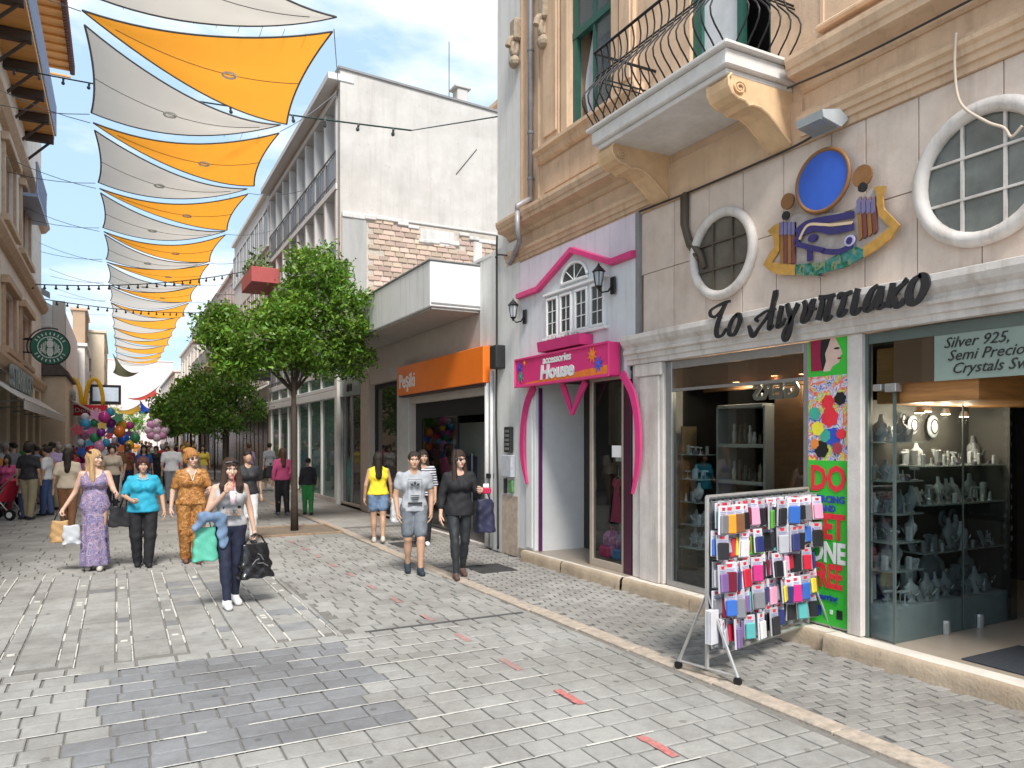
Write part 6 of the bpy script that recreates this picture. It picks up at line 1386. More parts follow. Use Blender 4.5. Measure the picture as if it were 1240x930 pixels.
class Fig:
    """pose in a 1.70 m figure facing +y; arms and legs as joint positions"""
    def __init__(s, fem=True, legL=(.0,.0), legR=(.0,.0), armL=None, armR=None, stout=1., handL='relaxed', handR='relaxed', turn=0., lean=0., headlean=0.):
        s.fem, s.stout, s.turn, s.headlean = fem, stout, turn, headlean; s.hL, s.hR = handL, handR
        sw = .165 if fem else .19
        s.sw = sw; w = stout
        def leg(sx, sw_):   # forward swing of knee and foot, in metres
            kn, ft = sw_[:2]; lift = sw_[2] if len(sw_) > 2 else 0
            hip = np.array((sx*.088*w, 0, .90)); knee = np.array((sx*.082*w, kn+.02, .49)); ank = np.array((sx*.072, ft-.01, .085+lift)); toe = np.array((sx*.082, ft+.12, .035+lift*(.4 if ft > 0 else 0))); return [hip, knee, ank, toe]
        s.LL, s.LR = leg(-1, legL), leg(1, legR)
        s.AL = arm_pts((-sw,0,1.375), *(armL or ((-sw-.055,-.02,1.10), (-sw-.05,.06,.86)))); s.AR = arm_pts((sw,0,1.375), *(armR or ((sw+.055,-.02,1.10), (sw+.05,.06,.86))))
    def torso(s, p, o=0.):
        w = s.stout; f = s.fem
        d = cap(p, (-.075*w,0,.93), (.075*w,0,.93), .108*(.5+.5*w)+o, .108*(.5+.5*w)+o, .86)
        d = smin(d, cap(p, (-.04*w,0,1.06), (.04*w,0,1.14), .088*w**1.3+o, .094*w**1.3+o, .82) if 0 else cap(p, (-.045*w,.005,1.08), (.045*w,.005,1.08), .092*w**1.2+o, .092*w**1.2+o, .84), .06)
        cw = .075 if f else .098
        d = smin(d, cap(p, (-cw*w,0,1.26), (cw*w,0,1.26), .108+o, .108+o, .80), .06)
        if f:
            for q in (-1,1): d = smin(d, elp(p, (q*.068*w,.085,1.245), (.062+o,.052+o,.058+o)), .035)
        d = smin(d, cap(p, (-s.sw+.025,-.005,1.372), (s.sw-.025,-.005,1.372), .048+o*.6, .048+o*.6), .035)
        return smin(d, cap(p, (-.045,-.01,1.41), (.045,-.01,1.41), .045+o, .045+o), .03)
    def arm(s, p, A, o=0., upto=1.):
        r = (.044,.036,.0245) if s.fem else (.052,.043,.029); k = .5+.5*s.stout
        d = cap(p, A[0], A[0]+(A[1]-A[0])*min(1, upto*2), r[0]*k+o, (r[0]+(r[1]-r[0])*min(1, upto*2))*k+o)
        if upto > .5: d = smin(d, cap(p, A[1], A[1]+(A[2]-A[1])*(upto*2-1), r[1]*k+o, (r[1]+(r[2]-r[1])*(upto*2-1))*k+o), .012)
        return d
    def leg(s, p, L, o=0., upto=1., fl=0.):
        k = .45+.55*s.stout; a, b, c = L[0], L[1], L[2]; kk = min(1, upto*2)
        d = cap(p, a, a+(b-a)*kk, .088*k+o, (.088+(.056-.088)*kk)*k+o+fl)
        if upto > .5:
            t = upto*2-1; d = smin(d, cap(p, b, b+(c-b)*t, .054*k+o+fl, (.054+(.036-.054)*t)*k+o+fl), .02)
            if not fl: calf = b+(c-b)*.3+np.array((0,-.018,0)); d = smin(d, elp(p, calf, (.052*k+o,.056*k+o,.12)), .03)
        return d
    def body(s, p):
        d = s.torso(p); d = smin(d, cap(p, (0,-.012,1.40), (0,.002,1.50), .046 if s.fem else .056, .044 if s.fem else .054), .03)
        for A in (s.AL, s.AR): d = smin(d, s.arm(p, A), .025)
        for L in (s.LL, s.LR):
            d = smin(d, s.leg(p, L), .03); d = smin(d, cap(p, L[2]+np.array((0,-.02,-.035)), L[3], .034, .026), .02)
        return d
LOW = dict()
def wrinkle(p, a=.004): return a*(np.sin(p[...,2]*46+p[...,0]*31+np.sin(p[...,1]*37)*1.5)+np.sin(p[...,0]*57-p[...,2]*23))*.5
def build_mesh(name, v, q, mats, mi=None, smooth=True):
    me = bpy.data.meshes.new(name); me.from_pydata(v.tolist(), [], q.tolist())
    for m_ in (mats if isinstance(mats, list) else [mats]): me.materials.append(m_)
    if mi is not None: me.polygons.foreach_set('material_index', mi)
    me.polygons.foreach_set('use_smooth', [smooth]*len(q)); me.update(); return me
SKIN = {}
def skin(c):
    k = 'skin_%02d%02d%02d' % tuple(int(x*99) for x in c)
    if k not in MATS: m = mat(k, c, .5, .08, 8, .08, 120); m.node_tree.nodes['Principled BSDF'].inputs['Subsurface Weight'].default_value = .08; m.node_tree.nodes['Principled BSDF'].inputs['Subsurface Radius'].default_value = (.02,.008,.004)
    return MATS[k]
S_LT, S_MD, S_DK = (.60,.38,.28), (.50,.30,.20), (.40,.22,.14)
def hair_fn(style, fem):
    """hair volume in head coordinates (chin z = 0)"""
    def fn(p):
        pz = p[..., 2]; w = .0035*np.sin(p[...,0]*190+p[...,2]*40)+.003*np.sin(p[...,1]*150+p[...,2]*25)
        face = elp(p, (0,.115,.075), (.062,.075,.095))
        if style == 'short': d = elp(p, (0,-.018,.148), (.083,.100,.098)); d = np.maximum(d, -elp(p, (0,.10,.075), (.085,.085,.098))); d = np.maximum(d, .07-pz-.0*p[...,1]); d = np.maximum(d, -elp(p, (0,.02,.03), (.2,.06,.07)))
        elif style == 'bob': d = smin(elp(p, (0,-.018,.150), (.100,.112,.102)), elp(p, (0,-.03,.09), (.100,.095,.085)), .03); d = np.maximum(d, -face)
        elif style == 'long':
            d = smin(elp(p, (0,-.016,.146), (.088,.104,.104)), cap(p, (0,-.055,.12), (0,-.085,-.22), .078, .060), .03)
            for q in (-1,1): d = smin(d, cap(p, (q*.064,.0,.14), (q*.092,.045,-.20), .032, .034), .02)
            d = np.maximum(d, -face)
        elif style == 'front':   # long hair falling forward over the shoulders
            d = smin(elp(p, (0,-.014,.146), (.090,.104,.104)), cap(p, (0,-.055,.12), (0,-.085,-.15), .075, .060), .03)
            for q in (-1,1): d = smin(d, cap(p, (q*.066,.02,.14), (q*.092,.075,-.08), .034, .042), .02); d = smin(d, cap(p, (q*.092,.075,-.08), (q*.085,.10,-.33), .044, .022), .02)
            d = np.maximum(d, -elp(p, (0,.115,.08), (.055,.080,.095)))
        elif style == 'bun': d = smin(elp(p, (0,-.018,.148), (.086,.104,.100)), elp(p, (0,-.09,.20), (.05,.05,.045)), .02); d = np.maximum(d, -face); d = np.maximum(d, .04-pz)
        elif style == 'updo':
            d = smin(elp(p, (0,-.022,.165), (.098,.115,.105)), elp(p, (.03,-.03,.235), (.075,.075,.05)), .03)
            d = smin(d, elp(p, (.06,-.05,.11), (.05,.06,.07)), .03); d = np.maximum(d, -face)
        else: d = elp(p, (0,-.018,.148), (.083,.100,.098)); d = np.maximum(d, -face)
        return d+w
    return fn
HAIRC = {}
def person(label, loc, hgt, face_to, fig, garments, skin_c, hair, res=.014, group=None, acc=None, name='person'):
    """face_to: heading angle (0 = facing +y). garments: list of (part name, function(fig, p) -> distance, material)"""
    t = thing(name, label, 'person', (loc[0], loc[1], 0), face_to, group=group); k = hgt/1.70
    t.scale = (k, k, k)
    fine = res < .02; lo, hi = (-.52,-.42,-.01), (.52,.48,1.62)
    v, q = sdf_mesh(fig.body, lo, (hi[0], hi[1], 1.53), res)
    mats = [skin(skin_c), mat('lips', (.45,.13,.11), .4), mat('eye_white', (.7,.7,.68), .2), mat('eye_dark', (.03,.02,.015), .2), mat('brow', (.08,.05,.035), .7)]
    V = [v]; Q = [q]; MI = [np.zeros(len(q), int)]; n = len(v)
    Rh = rotm('Z', fig.turn)@rotm('X', fig.headlean); hp = np.array((0,.004,1.485))
    if fine:
        hv, hq = HEADS[fig.fem]; c = hv[hq].mean(1); mi = np.zeros(len(hq), int)
        mi[(abs(c[:,0]) < .021) & (abs(c[:,2]-.048) < .0075) & (c[:,1] > .078)] = 1
        for s in (-1,1):
            dx, dz = c[:,0]-s*.031, c[:,2]-.112; e = (dx/.015)**2+(dz/.0075)**2
            mi[(e < 1) & (c[:,1] > .055)] = 2; mi[((dx/.0075)**2+(dz/.0075)**2 < 1) & (c[:,1] > .055)] = 3
            mi[(abs(c[:,2]-.1375-.0*dx) < .0055) & (abs(dx) < .021) & (c[:,1] > .05)] = 4
        V.append(hv@Rh.T+hp); Q.append(hq+n); MI.append(mi); n += len(hv)
        for side, A, hk in ((-1, fig.AL, fig.hL), (1, fig.AR, fig.hR)):
            av, aq = HANDS[hk]; av = av.copy(); aq = aq.copy()
            if side < 0: av[:,0] *= -1; aq = aq[:, ::-1]
            dirv = (A[2]-A[1])/np.linalg.norm(A[2]-A[1]); R1 = np.array(Vector((0,0,-1)).rotation_difference(Vector(dirv)).to_matrix())
            V.append(av@R1.T+A[2]); Q.append(aq+n); MI.append(np.zeros(len(aq), int)); n += len(av)
    else:
        hv, hq = LOWHEAD; V.append(hv@Rh.T+hp); Q.append(hq+n); MI.append(np.zeros(len(hq), int)); n += len(hv)
        for A in (fig.AL, fig.AR):
            av, aq = LOWHAND; dirv = (A[2]-A[1])/np.linalg.norm(A[2]-A[1]); R1 = np.array(Vector((0,0,-1)).rotation_difference(Vector(dirv)).to_matrix())
            V.append(av@R1.T+A[2]); Q.append(aq+n); MI.append(np.zeros(len(aq), int)); n += len(av)
    me = build_mesh('body', np.concatenate(V), np.concatenate(Q), mats, np.concatenate(MI)); link('body', me, t)
    for nm, fn, m_ in garments:
        gv, gq = sdf_mesh(lambda p: fn(fig, p), lo, hi, res if fine else res*.9)
        if len(gq): link(nm, build_mesh(nm, gv, gq, m_), t)
    if hair:
        st, hc = hair; kk = (st, fine)
        if kk not in HAIRC: HAIRC[kk] = sdf_mesh(hair_fn(st, True), (-.17,-.20,-.38), (.17,.17,.31), .009 if fine else .028)
        gv, gq = HAIRC[kk]; hm = mat('hair_%02d%02d%02d' % tuple(int(x*99) for x in hc), hc, .45, .35, 10, .6, 90, stretch=(14,14,1.5), spec=.4)
        link('hair', build_mesh('hair', gv@Rh.T+hp+np.array((0,0,0)), gq, hm), t)
    return t
LOWHEAD = sdf_mesh(head_fn(True), (-.12,-.14,-.08), (.12,.14,.27), .026)
LOWHAND = sdf_mesh(lambda p: smin(cap(p, (0,0,.01), (0,.0,-.09), .026, .024, .8), cap(p, (0,.02,-.03), (-.015,.04,-.08), .012, .010), .01), (-.06,-.06,-.16), (.06,.08,.06), .016)
# ---- garments
def g_top(hem=.93, sleeve=.28, o=.014, flare=0., neck=.07, drop=0.):
    def fn(f, p):
        d = f.torso(p, o)
        if flare: d = smin(d, cap(p, (0,0,1.05), (0,0,hem+.02), .12*f.stout, .15*f.stout+flare, .75), .05)
        if sleeve > 0:
            for A in (f.AL, f.AR): d = smin(d, f.arm(p, A, o*.55+.008, sleeve), .014)
        else:
            for A in (f.AL, f.AR): d = np.maximum(d, .052-np.linalg.norm(p-(A[0]+np.array((np.sign(A[0][0])*.035,0,.0))), axis=-1))
        d = d+wrinkle(p, .006); d = np.maximum(d, hem-p[..., 2])
        return np.maximum(d, neck-np.linalg.norm((p-np.array((0,.045,1.475-drop)))*np.array((1,1,.85)), axis=-1))
    return fn
def g_pants(upto=1., o=.013, fl=0., top=1.03):
    def fn(f, p):
        d = np.maximum(f.torso(p, o*.8), np.maximum(p[..., 2]-top, .84-p[..., 2]))
        for L in (f.LL, f.LR): d = smin(d, f.leg(p, L, o, upto, fl), .02)
        d = d+wrinkle(p, .004); z = (f.LL[2][2]+.0); lim = .05 if upto >= 1 else 0
        return np.maximum(np.maximum(d, p[..., 2]-top), lim-p[..., 2])
    return fn
def g_skirt(hem=.5, r0=.14, r1=.2, top=1.03, fy=.8):
    def fn(f, p):
        m_ = (f.LL[1]+f.LR[1])/2
        d = cap(p, (0,0,1.0), (0,m_[1]*.5,hem), r0*f.stout, r1*f.stout, fy)+.008*np.sin(np.arctan2(p[...,1],p[...,0])*11)*(1.05-p[...,2])
        return np.maximum(np.maximum(d, hem-p[..., 2]), p[..., 2]-top)
    return fn
def g_shoes(o=.014, top=.10):
    def fn(f, p):
        d = np.full(p.shape[:-1], 1.)
        for L in (f.LL, f.LR): d = np.minimum(d, smin(cap(p, L[2]+np.array((0,-.03,-.04)), L[3], .036+o*.8, .030+o), cap(p, L[2]+np.array((0,-.01,.0)), L[2]+np.array((0,0,-.03)), .036+o, .04+o), .02)); 
        z0 = .002
        return np.maximum(d, z0-p[..., 2])
    return fn
def add(o, par): o.parent = par; return o

# ================================================================== walkers near the camera
def cloth(name, c, v=.12, b=.3): return mat('cloth_'+name, c, .8, v, 7, max(b,.55), 16)
A = lambda x, y: None
# girl drinking, black bag in her left hand (right in the picture)
BLK = cloth('black', (.012,.012,.015)); NV = cloth('navy', (.012,.016,.04)); DEN = cloth('denim', (.15,.23,.36), .35, .6)
fg = Fig(True, legL=(-.02,-.06,.02), legR=(.10,.17), armL=((-.235,-.02,1.11),(-.27,.02,.86)), armR=((.245,.02,1.12),(.10,.20,1.335)), handL='grip', handR='hold', headlean=-.12)
# local left (-x) is at the right of the picture when she faces the camera
girl = person('young woman in grey print top sipping a drink and carrying a black plastic bag', (1.11,8.79), 1.62, R(180)+.12, fg,
 [('shirt', g_top(.93, 0, .013, 0, .085), cloth('grey_top', (.42,.42,.43))), ('jeans', g_pants(1, .008), NV), ('shoes', g_shoes(), cloth('sneaker_white', (.72,.72,.73)))], S_LT, ('front', (.045,.022,.014)))
b = M(); b.tube([(-.066,1.0,.0)]*0 or [(-.07,.088,1.505+.165),(0,.10,1.515+.165),(.07,.088,1.505+.165)], .012, 6); b.build('hairband_sunglasses', BLACK, girl)
b = M(); b.prism([(-.085,.128,1.13),(.08,.128,1.13),(.085,.135,1.06),(-.09,.135,1.06)],(0,.006,0)); b.build('shirt_print', pattern('print_multi', [(.05,.05,.05),(.55,.35,.15),(.1,.12,.2),(.6,.6,.6)], 30, 1), girl)
def th_child(name, bm, m, par): return bm.build(name, m, par, True)
cup = thing('paper_cup', 'pink and white drink cup held to the mouth of the girl with the black bag', 'cup', (1.11,8.79,0), R(180)+.12)
b = M(); b.lathe([(.028,-.065),(.036,.06)], (.035,.265,1.21), 14); b.build('cup', pattern('cup_print', [(.75,.72,.74),(.75,.6,.65),(.6,.3,.4)], 22, 1), cup, True)
b = M(); b.lathe([(.039,.06),(.038,.07),(.028,.078)], (.035,.265,1.21), 14); b.build('lid', WHITE, cup); b = M(); b.tube([(.035,.262,1.28),(.012,.215,1.36),(.0,.13,1.455)], .0045, 5); b.build('straw', mat('straw_red', (.6,.05,.1), .4), cup)
def sdf_thing(name, label, cat, loc, rz, parts):
    t = thing(name, label, cat, loc, rz)
    for nm, fn, lo, hi, h, m_ in parts: v, q = sdf_mesh(fn, lo, hi, h); link(nm, build_mesh(nm, v, q, m_), t)
    return t
def bagfn(w, hh, d, z1):
    def fn(p):
        r = .05; q = np.abs(p-np.array((0,0,z1-hh/2)))-np.array((w*(1-.25*(p[...,2]-(z1-hh/2))/hh), d*(1-.8*(p[...,2]-(z1-hh/2))/hh), hh/2-r)).T if 0 else None
        tz = (z1-p[...,2])/hh; ww = w*(.80+.25*np.clip(tz,0,1)); dd = d*(.35+.75*np.clip(tz,0,1))
        k = np.sqrt((np.abs(p[...,0])/ww)**4+(np.abs(p[...,1])/dd)**4+1e-9)**.5-1
        dz = np.maximum(p[...,2]-z1, z1-hh-p[...,2]); s_ = smin(-np.maximum(k*min(w,d), dz), np.full(k.shape, 1.), .001)
        return np.maximum(k*min(w,d), dz)+.005*np.sin(p[...,0]*36+p[...,2]*22+2*np.sin(p[...,2]*15))+.003*np.sin(p[...,2]*53-p[...,0]*37)
    return fn
BAGM = mat('black_plastic', (.012,.012,.014), .22, .2, 5, .3, 25, spec=.7)
bag1 = sdf_thing('shopping_bag', 'crinkled black plastic shopping bag with white scrawl hanging from the girl hand', 'bag', (1.37,8.74,0), R(180)+.25, [('bag', bagfn(.185,.38,.10,.68), (-.25,-.16,.24), (.25,.16,.74), .012, BAGM)])
b = M()
for s in (-1,1): b.tube([(s*.13,0,.66),(s*.07,0,.755),(0,0,.79),(-s*.07+s*.06,0,.77)], .010, 5)
b.build('handles', BAGM, bag1, True)
b = M()
for (x0, z0, x1, z1) in ((-.10,.43,.02,.47),(.0,.52,.08,.46),(.02,.58,-.05,.5)):
    b.tube([(x0,.115,z0),((x0+x1)/2,.118,(z0+z1)/2+.02),(x1,.112,z1)], .006, 4)
b.build('print', mat('bag_print', (.16,.16,.17), .35), bag1)
jk = sdf_thing('denim_jacket', 'light blue denim jacket draped over the forearm of the drinking girl', 'jacket', (.93,8.63,0), R(180)+.2,
 [('jacket', lambda p: smin(cap(p, (-.08,0,1.00), (.12,.02,1.02), .045, .055), smin(cap(p, (-.07,.0,.98), (-.10,.0,.70), .06, .045, .6), cap(p, (.12,.01,1.0), (.19,.0,.90), .05, .04, .8), .03), .04)+wrinkle(p,.009), (-.24,-.14,.58), (.34,.16,1.14), .012, DEN)])
gb = sdf_thing('shopping_bag', 'translucent mint green plastic bag beside the denim jacket', 'bag', (.84,8.66,0), R(180), [('bag', bagfn(.125,.36,.07,.90), (-.2,-.12,.50), (.2,.12,.95), .012, mat('mint_plastic', (.16,.62,.46), .3, .15, 6, .2, tl=.35))])
b = M(); b.tube([(.05,0,.88),(.03,0,1.0),(-.04,0,.98),(-.06,0,.88)], .008, 5); b.build('handle', mat('mint_plastic', (0,0,0)), gb, True)
# woman in long patterned dress, looking to her left
fg = Fig(True, legL=(.04,.08), legR=(-.02,-.06), armL=((-.24,.05,1.15),(-.30,.25,1.10)), armR=((.25,-.03,1.12),(.38,.03,.90)), handL='relaxed', handR='grip', turn=.95)
DRS = pattern('dress_print', [(.05,.04,.11),(.30,.24,.36),(.10,.10,.26),(.42,.34,.42),(.16,.06,.16),(.33,.32,.42)], 9, 2.2)
def g_dress(f, p):
    d = smin(f.torso(p, .012), cap(p, (0,.0,1.0), (0,.02,.12), .145, .19, .82), .05)+.012*np.sin(np.arctan2(p[...,1],p[...,0])*9+p[...,2]*2)*np.clip(1-p[...,2],0,1)+wrinkle(p,.004)
    for A_ in (f.AL, f.AR): d = np.maximum(d, .072-np.linalg.norm(p-(A_[0]+np.array((np.sign(A_[0][0])*.02,0,.03))), axis=-1))
    d = np.maximum(d, .07-p[..., 2]); return np.maximum(np.maximum(d, p[...,2]-1.42), .10-np.linalg.norm(p-np.array((0,.07,1.42)), axis=-1))
wd_ = person('blonde woman in long purple patterned halter dress looking sideways', (-.28,12.08), 1.68, R(180)-.1, fg, [('dress', g_dress, DRS), ('sandals', g_shoes(.008), cloth('sandal', (.5,.47,.42)))], S_LT, ('long', (.52,.33,.16)))
b = M(); b.cbox(-.13,.13,-.115,.125,1.13,1.17,.02); 
b = M(); b.tube([(.035,.10,1.69),(.075,.05,1.70),(.085,0,1.69)], .012, 5); b.build('head_sunglasses', BLACK, wd_)
hb = sdf_thing('handbag', 'tan leather handbag hanging from the hand of the woman in the long dress', 'bag', (-.70,12.06,0), R(180)-.2, [('bag', bagfn(.12,.30,.06,.72), (-.2,-.12,.38), (.2,.12,.78), .012, mat('tan_leather', (.42,.25,.10), .5, .2, 8, .3))])
b = M(); b.tube([(.08,0,.70),(.03,0,.85),(-.03,0,.85),(-.08,0,.70)], .010, 5); b.build('strap', mat('strap_dark', (.03,.025,.02), .6), hb, True)
wb = sdf_thing('shopping_bag', 'small pale plastic bag carried by the woman in the long dress', 'bag', (-.56,11.98,0), R(180), [('bag', bagfn(.11,.26,.05,.66), (-.17,-.1,.36), (.17,.1,.70), .012, mat('pale_plastic', (.62,.64,.68), .35, .1, 6, tl=.3))])
# woman in turquoise top
fg = Fig(True, legL=(.03,.07), legR=(-.01,-.05), armL=((-.27,-.03,1.12),(-.30,.05,.87)), armR=((.27,.0,1.13),(.17,.18,1.06)), stout=1.2, handL='relaxed', handR='grip', headlean=-.05)
wt = person('woman in bright turquoise short sleeve top with black trousers and black shoulder bag', (.33,12.07), 1.57, R(180)+.02, fg, [('top', g_top(.86, .42, .018, .03, .075), mat('cloth_turquoise', (.02,.34,.50), .75, .12, 6, .7, 18)), ('trousers', g_pants(1, .016, .014), BLK), ('shoes', g_shoes(.01), BLK)], S_MD, ('bob', (.055,.014,.012)))
b = M(); 
for k in range(18): a = math.pi*(k/17-.5)*1.6; b.ell((.075*math.sin(a), .045+.06*math.cos(a)*.9, 1.395-.02*math.cos(a)), .008,.008,.008,6,4)
b.build('neckline_trim', mat('silver_trim', (.6,.6,.6), .3), wt)
sb_ = sdf_thing('shoulder_bag', 'black shoulder bag at the hip of the turquoise top woman', 'bag', (.03,12.05,0), R(180), [('bag', bagfn(.15,.28,.07,.88), (-.2,-.12,.56), (.2,.12,.92), .012, BLK)])
b = M(); b.tube([(.0,0,.86),(-.06,.03,1.05),(-.1,.0,1.27)], .012, 5); b.tube([(-.08,0,.86),(-.1,0,1.05),(-.12,0,1.27)], .010, 5); b.build('strap', BLK, sb_, True)
# woman in orange brown pattern suit
fg = Fig(True, legL=(.02,.05), legR=(-.02,-.08), armL=((-.255,.05,1.13),(-.21,.24,1.10)), armR=((.26,-.03,1.11),(.29,.03,.86)), stout=1.16, turn=.35)
OP = pattern('orange_brown_print', [(.09,.035,.012),(.42,.17,.03),(.22,.08,.02),(.55,.30,.10),(.30,.12,.03)], 11, 2.0)
wo = person('woman in brown and orange patterned blouse and trousers with reddish blonde hair', (.98,12.05), 1.66, R(180)+.05, fg, [('blouse', g_top(.90, .36, .02, .02, .085, .02), OP), ('trousers', g_pants(1, .02, .016), OP), ('sandals', g_shoes(.006), cloth('sandal_brown', (.16,.07,.05)))], S_LT, ('updo', (.45,.20,.06)))
b = M(); 
for s in (-1,1): b.ell((s*.030+.03,.098,1.598), .022,.008,.017,8,5)
b.build('sunglasses', BLACK, wo)
b = M(); b.tube([(.06,.06,1.42),(.03,.10,1.36),(.0,.125,1.27)], .006, 5); b.tube([(-.06,.06,1.42),(-.03,.10,1.36),(.0,.125,1.27)], .006, 5); b.build('necklace', mat('white_beads', (.7,.68,.62), .3), wo)
# boy in grey shirt
fg = Fig(False, legL=(.11,.17), legR=(-.02,-.10,.03), armL=((-.255,-.02,1.10),(-.235,.06,.86)), armR=((.255,-.02,1.10),(.235,.06,.86)))
SHO = mat('cloth_grey_shorts', (.17,.19,.22), .85, .25, 10, .5)
by = person('boy in heather grey logo shirt, grey shorts and dark sneakers walking towards the camera', (3.62,9.71), 1.66, R(180)-.22, fg, [('tshirt', g_top(.88, .26, .013, .015, .062), mat('cloth_heather', (.36,.38,.41), .85, .14, 40, .3)), ('shorts', g_pants(.38, .018, .012, 1.0), SHO), ('shoes', g_shoes(.012), cloth('dark_sneaker', (.02,.035,.05)))], S_MD, ('short', (.03,.02,.015)))
PR = mat('shirt_ink', (.03,.03,.035), .8)
def shirt_mark(x, z, poly, y=.132): 
    b = M(); b.prism([(x+a, y, z+c) for a, c in poly], (0,.006,0)); return b
def leaf_poly(a, L, w): 
    ca_, sa_ = math.sin(a), math.cos(a); return [(0,0),(ca_*L*.45-sa_*w, sa_*L*.45+ca_*w),(ca_*L, sa_*L),(ca_*L*.45+sa_*w, sa_*L*.45-ca_*w)]
for a in (-1.05, 0, 1.05): b = shirt_mark(a*.012, 1.245, leaf_poly(a, .068, .020), .126); b.build('shirt_emblem', PR, by)
b = M()
for zz, w in ((1.10,.06),(1.075,.06),(1.05,.045)): b.prism([(-w,.125,zz),(w,.125,zz),(w,.125,zz+.012),(-w,.125,zz+.012)],(0,.006,0))
for (x0,x1,z0,z1) in ((-.10,.10,1.33,1.335),(-.10,-.096,1.13,1.33),(.096,.10,1.13,1.33)): b.prism([(x0,.122,z0),(x1,.122,z0),(x1,.122,z1),(x0,.122,z1)],(0,.006,0))
b.build('shirt_lines', PR, by); b = M(); b.prism([(-.10,.130,.985),(.10,.130,.985),(.10,.130,1.015),(-.10,.130,1.015)],(0,.012,0)); b.build('shirt_band', PR, by)
# woman in black with sunglasses
fg = Fig(True, legL=(-.02,-.10,.03), legR=(.10,.16), armL=((-.25,.02,1.12),(-.24,.24,1.18)), armR=((.235,-.03,1.10),(.26,.04,.86)), turn=.25, handL='hold')
wk = person('woman in loose black top and black leggings wearing dark sunglasses', (4.05,9.14), 1.68, R(180)-.2, fg, [('top', g_top(.84, .78, .018, .03, .08), BLK), ('leggings', g_pants(1, .006), mat('cloth_charcoal_legging', (.02,.024,.028), .6, .2, 8)), ('shoes', g_shoes(.006), cloth('sandal_dark', (.10,.06,.05)))], S_LT, ('long', (.035,.018,.012)))
b = M(); 
for s in (-1,1): b.ell((s*.031+.024,.097,1.598), .024,.009,.020,10,6)
b.tube([(-.01,.104,1.603),(.06,.10,1.603)], .004, 4); b.build('sunglasses', BLACK, wk)
dk = sdf_thing('dark_bag', 'dark navy shopping bag hanging beside the woman in black', 'bag', (4.52,9.32,0), R(175), [('bag', bagfn(.14,.46,.10,1.02), (-.24,-.16,.50), (.24,.16,1.06), .014, mat('navy_bag', (.02,.022,.06), .6, .2, 5))])
b = M(); b.tube([(.08,0,1.0),(.03,0,1.17),(.0,0,1.19),(-.08,0,1.0)], .010, 5); b.build('handle', mat('navy_bag', (0,0,0)), dk, True)
ph = thing('pink_purse', 'small crimson purse and phone held by the woman in black', 'purse', (4.37,8.95,1.17), R(170)); b = M(); b.cbox(-.06,.06,-.02,.02,-.05,.03,.012); b.build('purse', mat('crimson', (.5,.02,.08), .4), ph); b = M(); b.cbox(-.03,.05,-.012,.012,.032,.085,.006); b.build('phone', WHITE, ph)
# striped top person behind them, yellow top girl from behind
fg = Fig(True, legL=(.02,.05), legR=(-.01,-.05), turn=.3)
person('person in navy and white striped top partly hidden behind the boy', (4.72,12.2), 1.64, R(160), fg, [('striped_top', g_top(.90, .5, .018, .01, .075), stripes('navy_stripes', (.65,.65,.66), (.02,.03,.08), 22)), ('trousers', g_pants(1, .016, .01), BLK), ('shoes', g_shoes(.01), cloth('sneaker_white', (0,0,0)))], S_MD, ('long', (.02,.015,.012)))
fg = Fig(True, legL=(.04,.08), legR=(-.04,-.12,.03), armL=((-.235,-.02,1.10),(-.25,.04,.86)), armR=((.235,.02,1.11),(.25,.08,.87)), handR='grip')
person('young woman from behind in yellow sleeveless top and denim shorts', (4.10,12.79), 1.60, R(-12), fg, [('yellow_top', g_top(.92, 0, .016, .02, .05), cloth('yellow', (.80,.62,.03))), ('shorts', g_pants(.26, .018, .01, 1.0), DEN), ('sandals', g_shoes(.006), cloth('sandal', (0,0,0)))], S_MD, ('long', (.02,.014,.01)))
sdf_thing('shopping_bag', 'white plastic shopping bag carried by the yellow top woman', 'bag', (4.43,12.75,0), 0, [('bag', bagfn(.12,.44,.08,.80), (-.2,-.14,.3), (.2,.14,.86), .014, mat('white_plastic', (.68,.70,.72), .35, .08, 6, .2, tl=.3))])

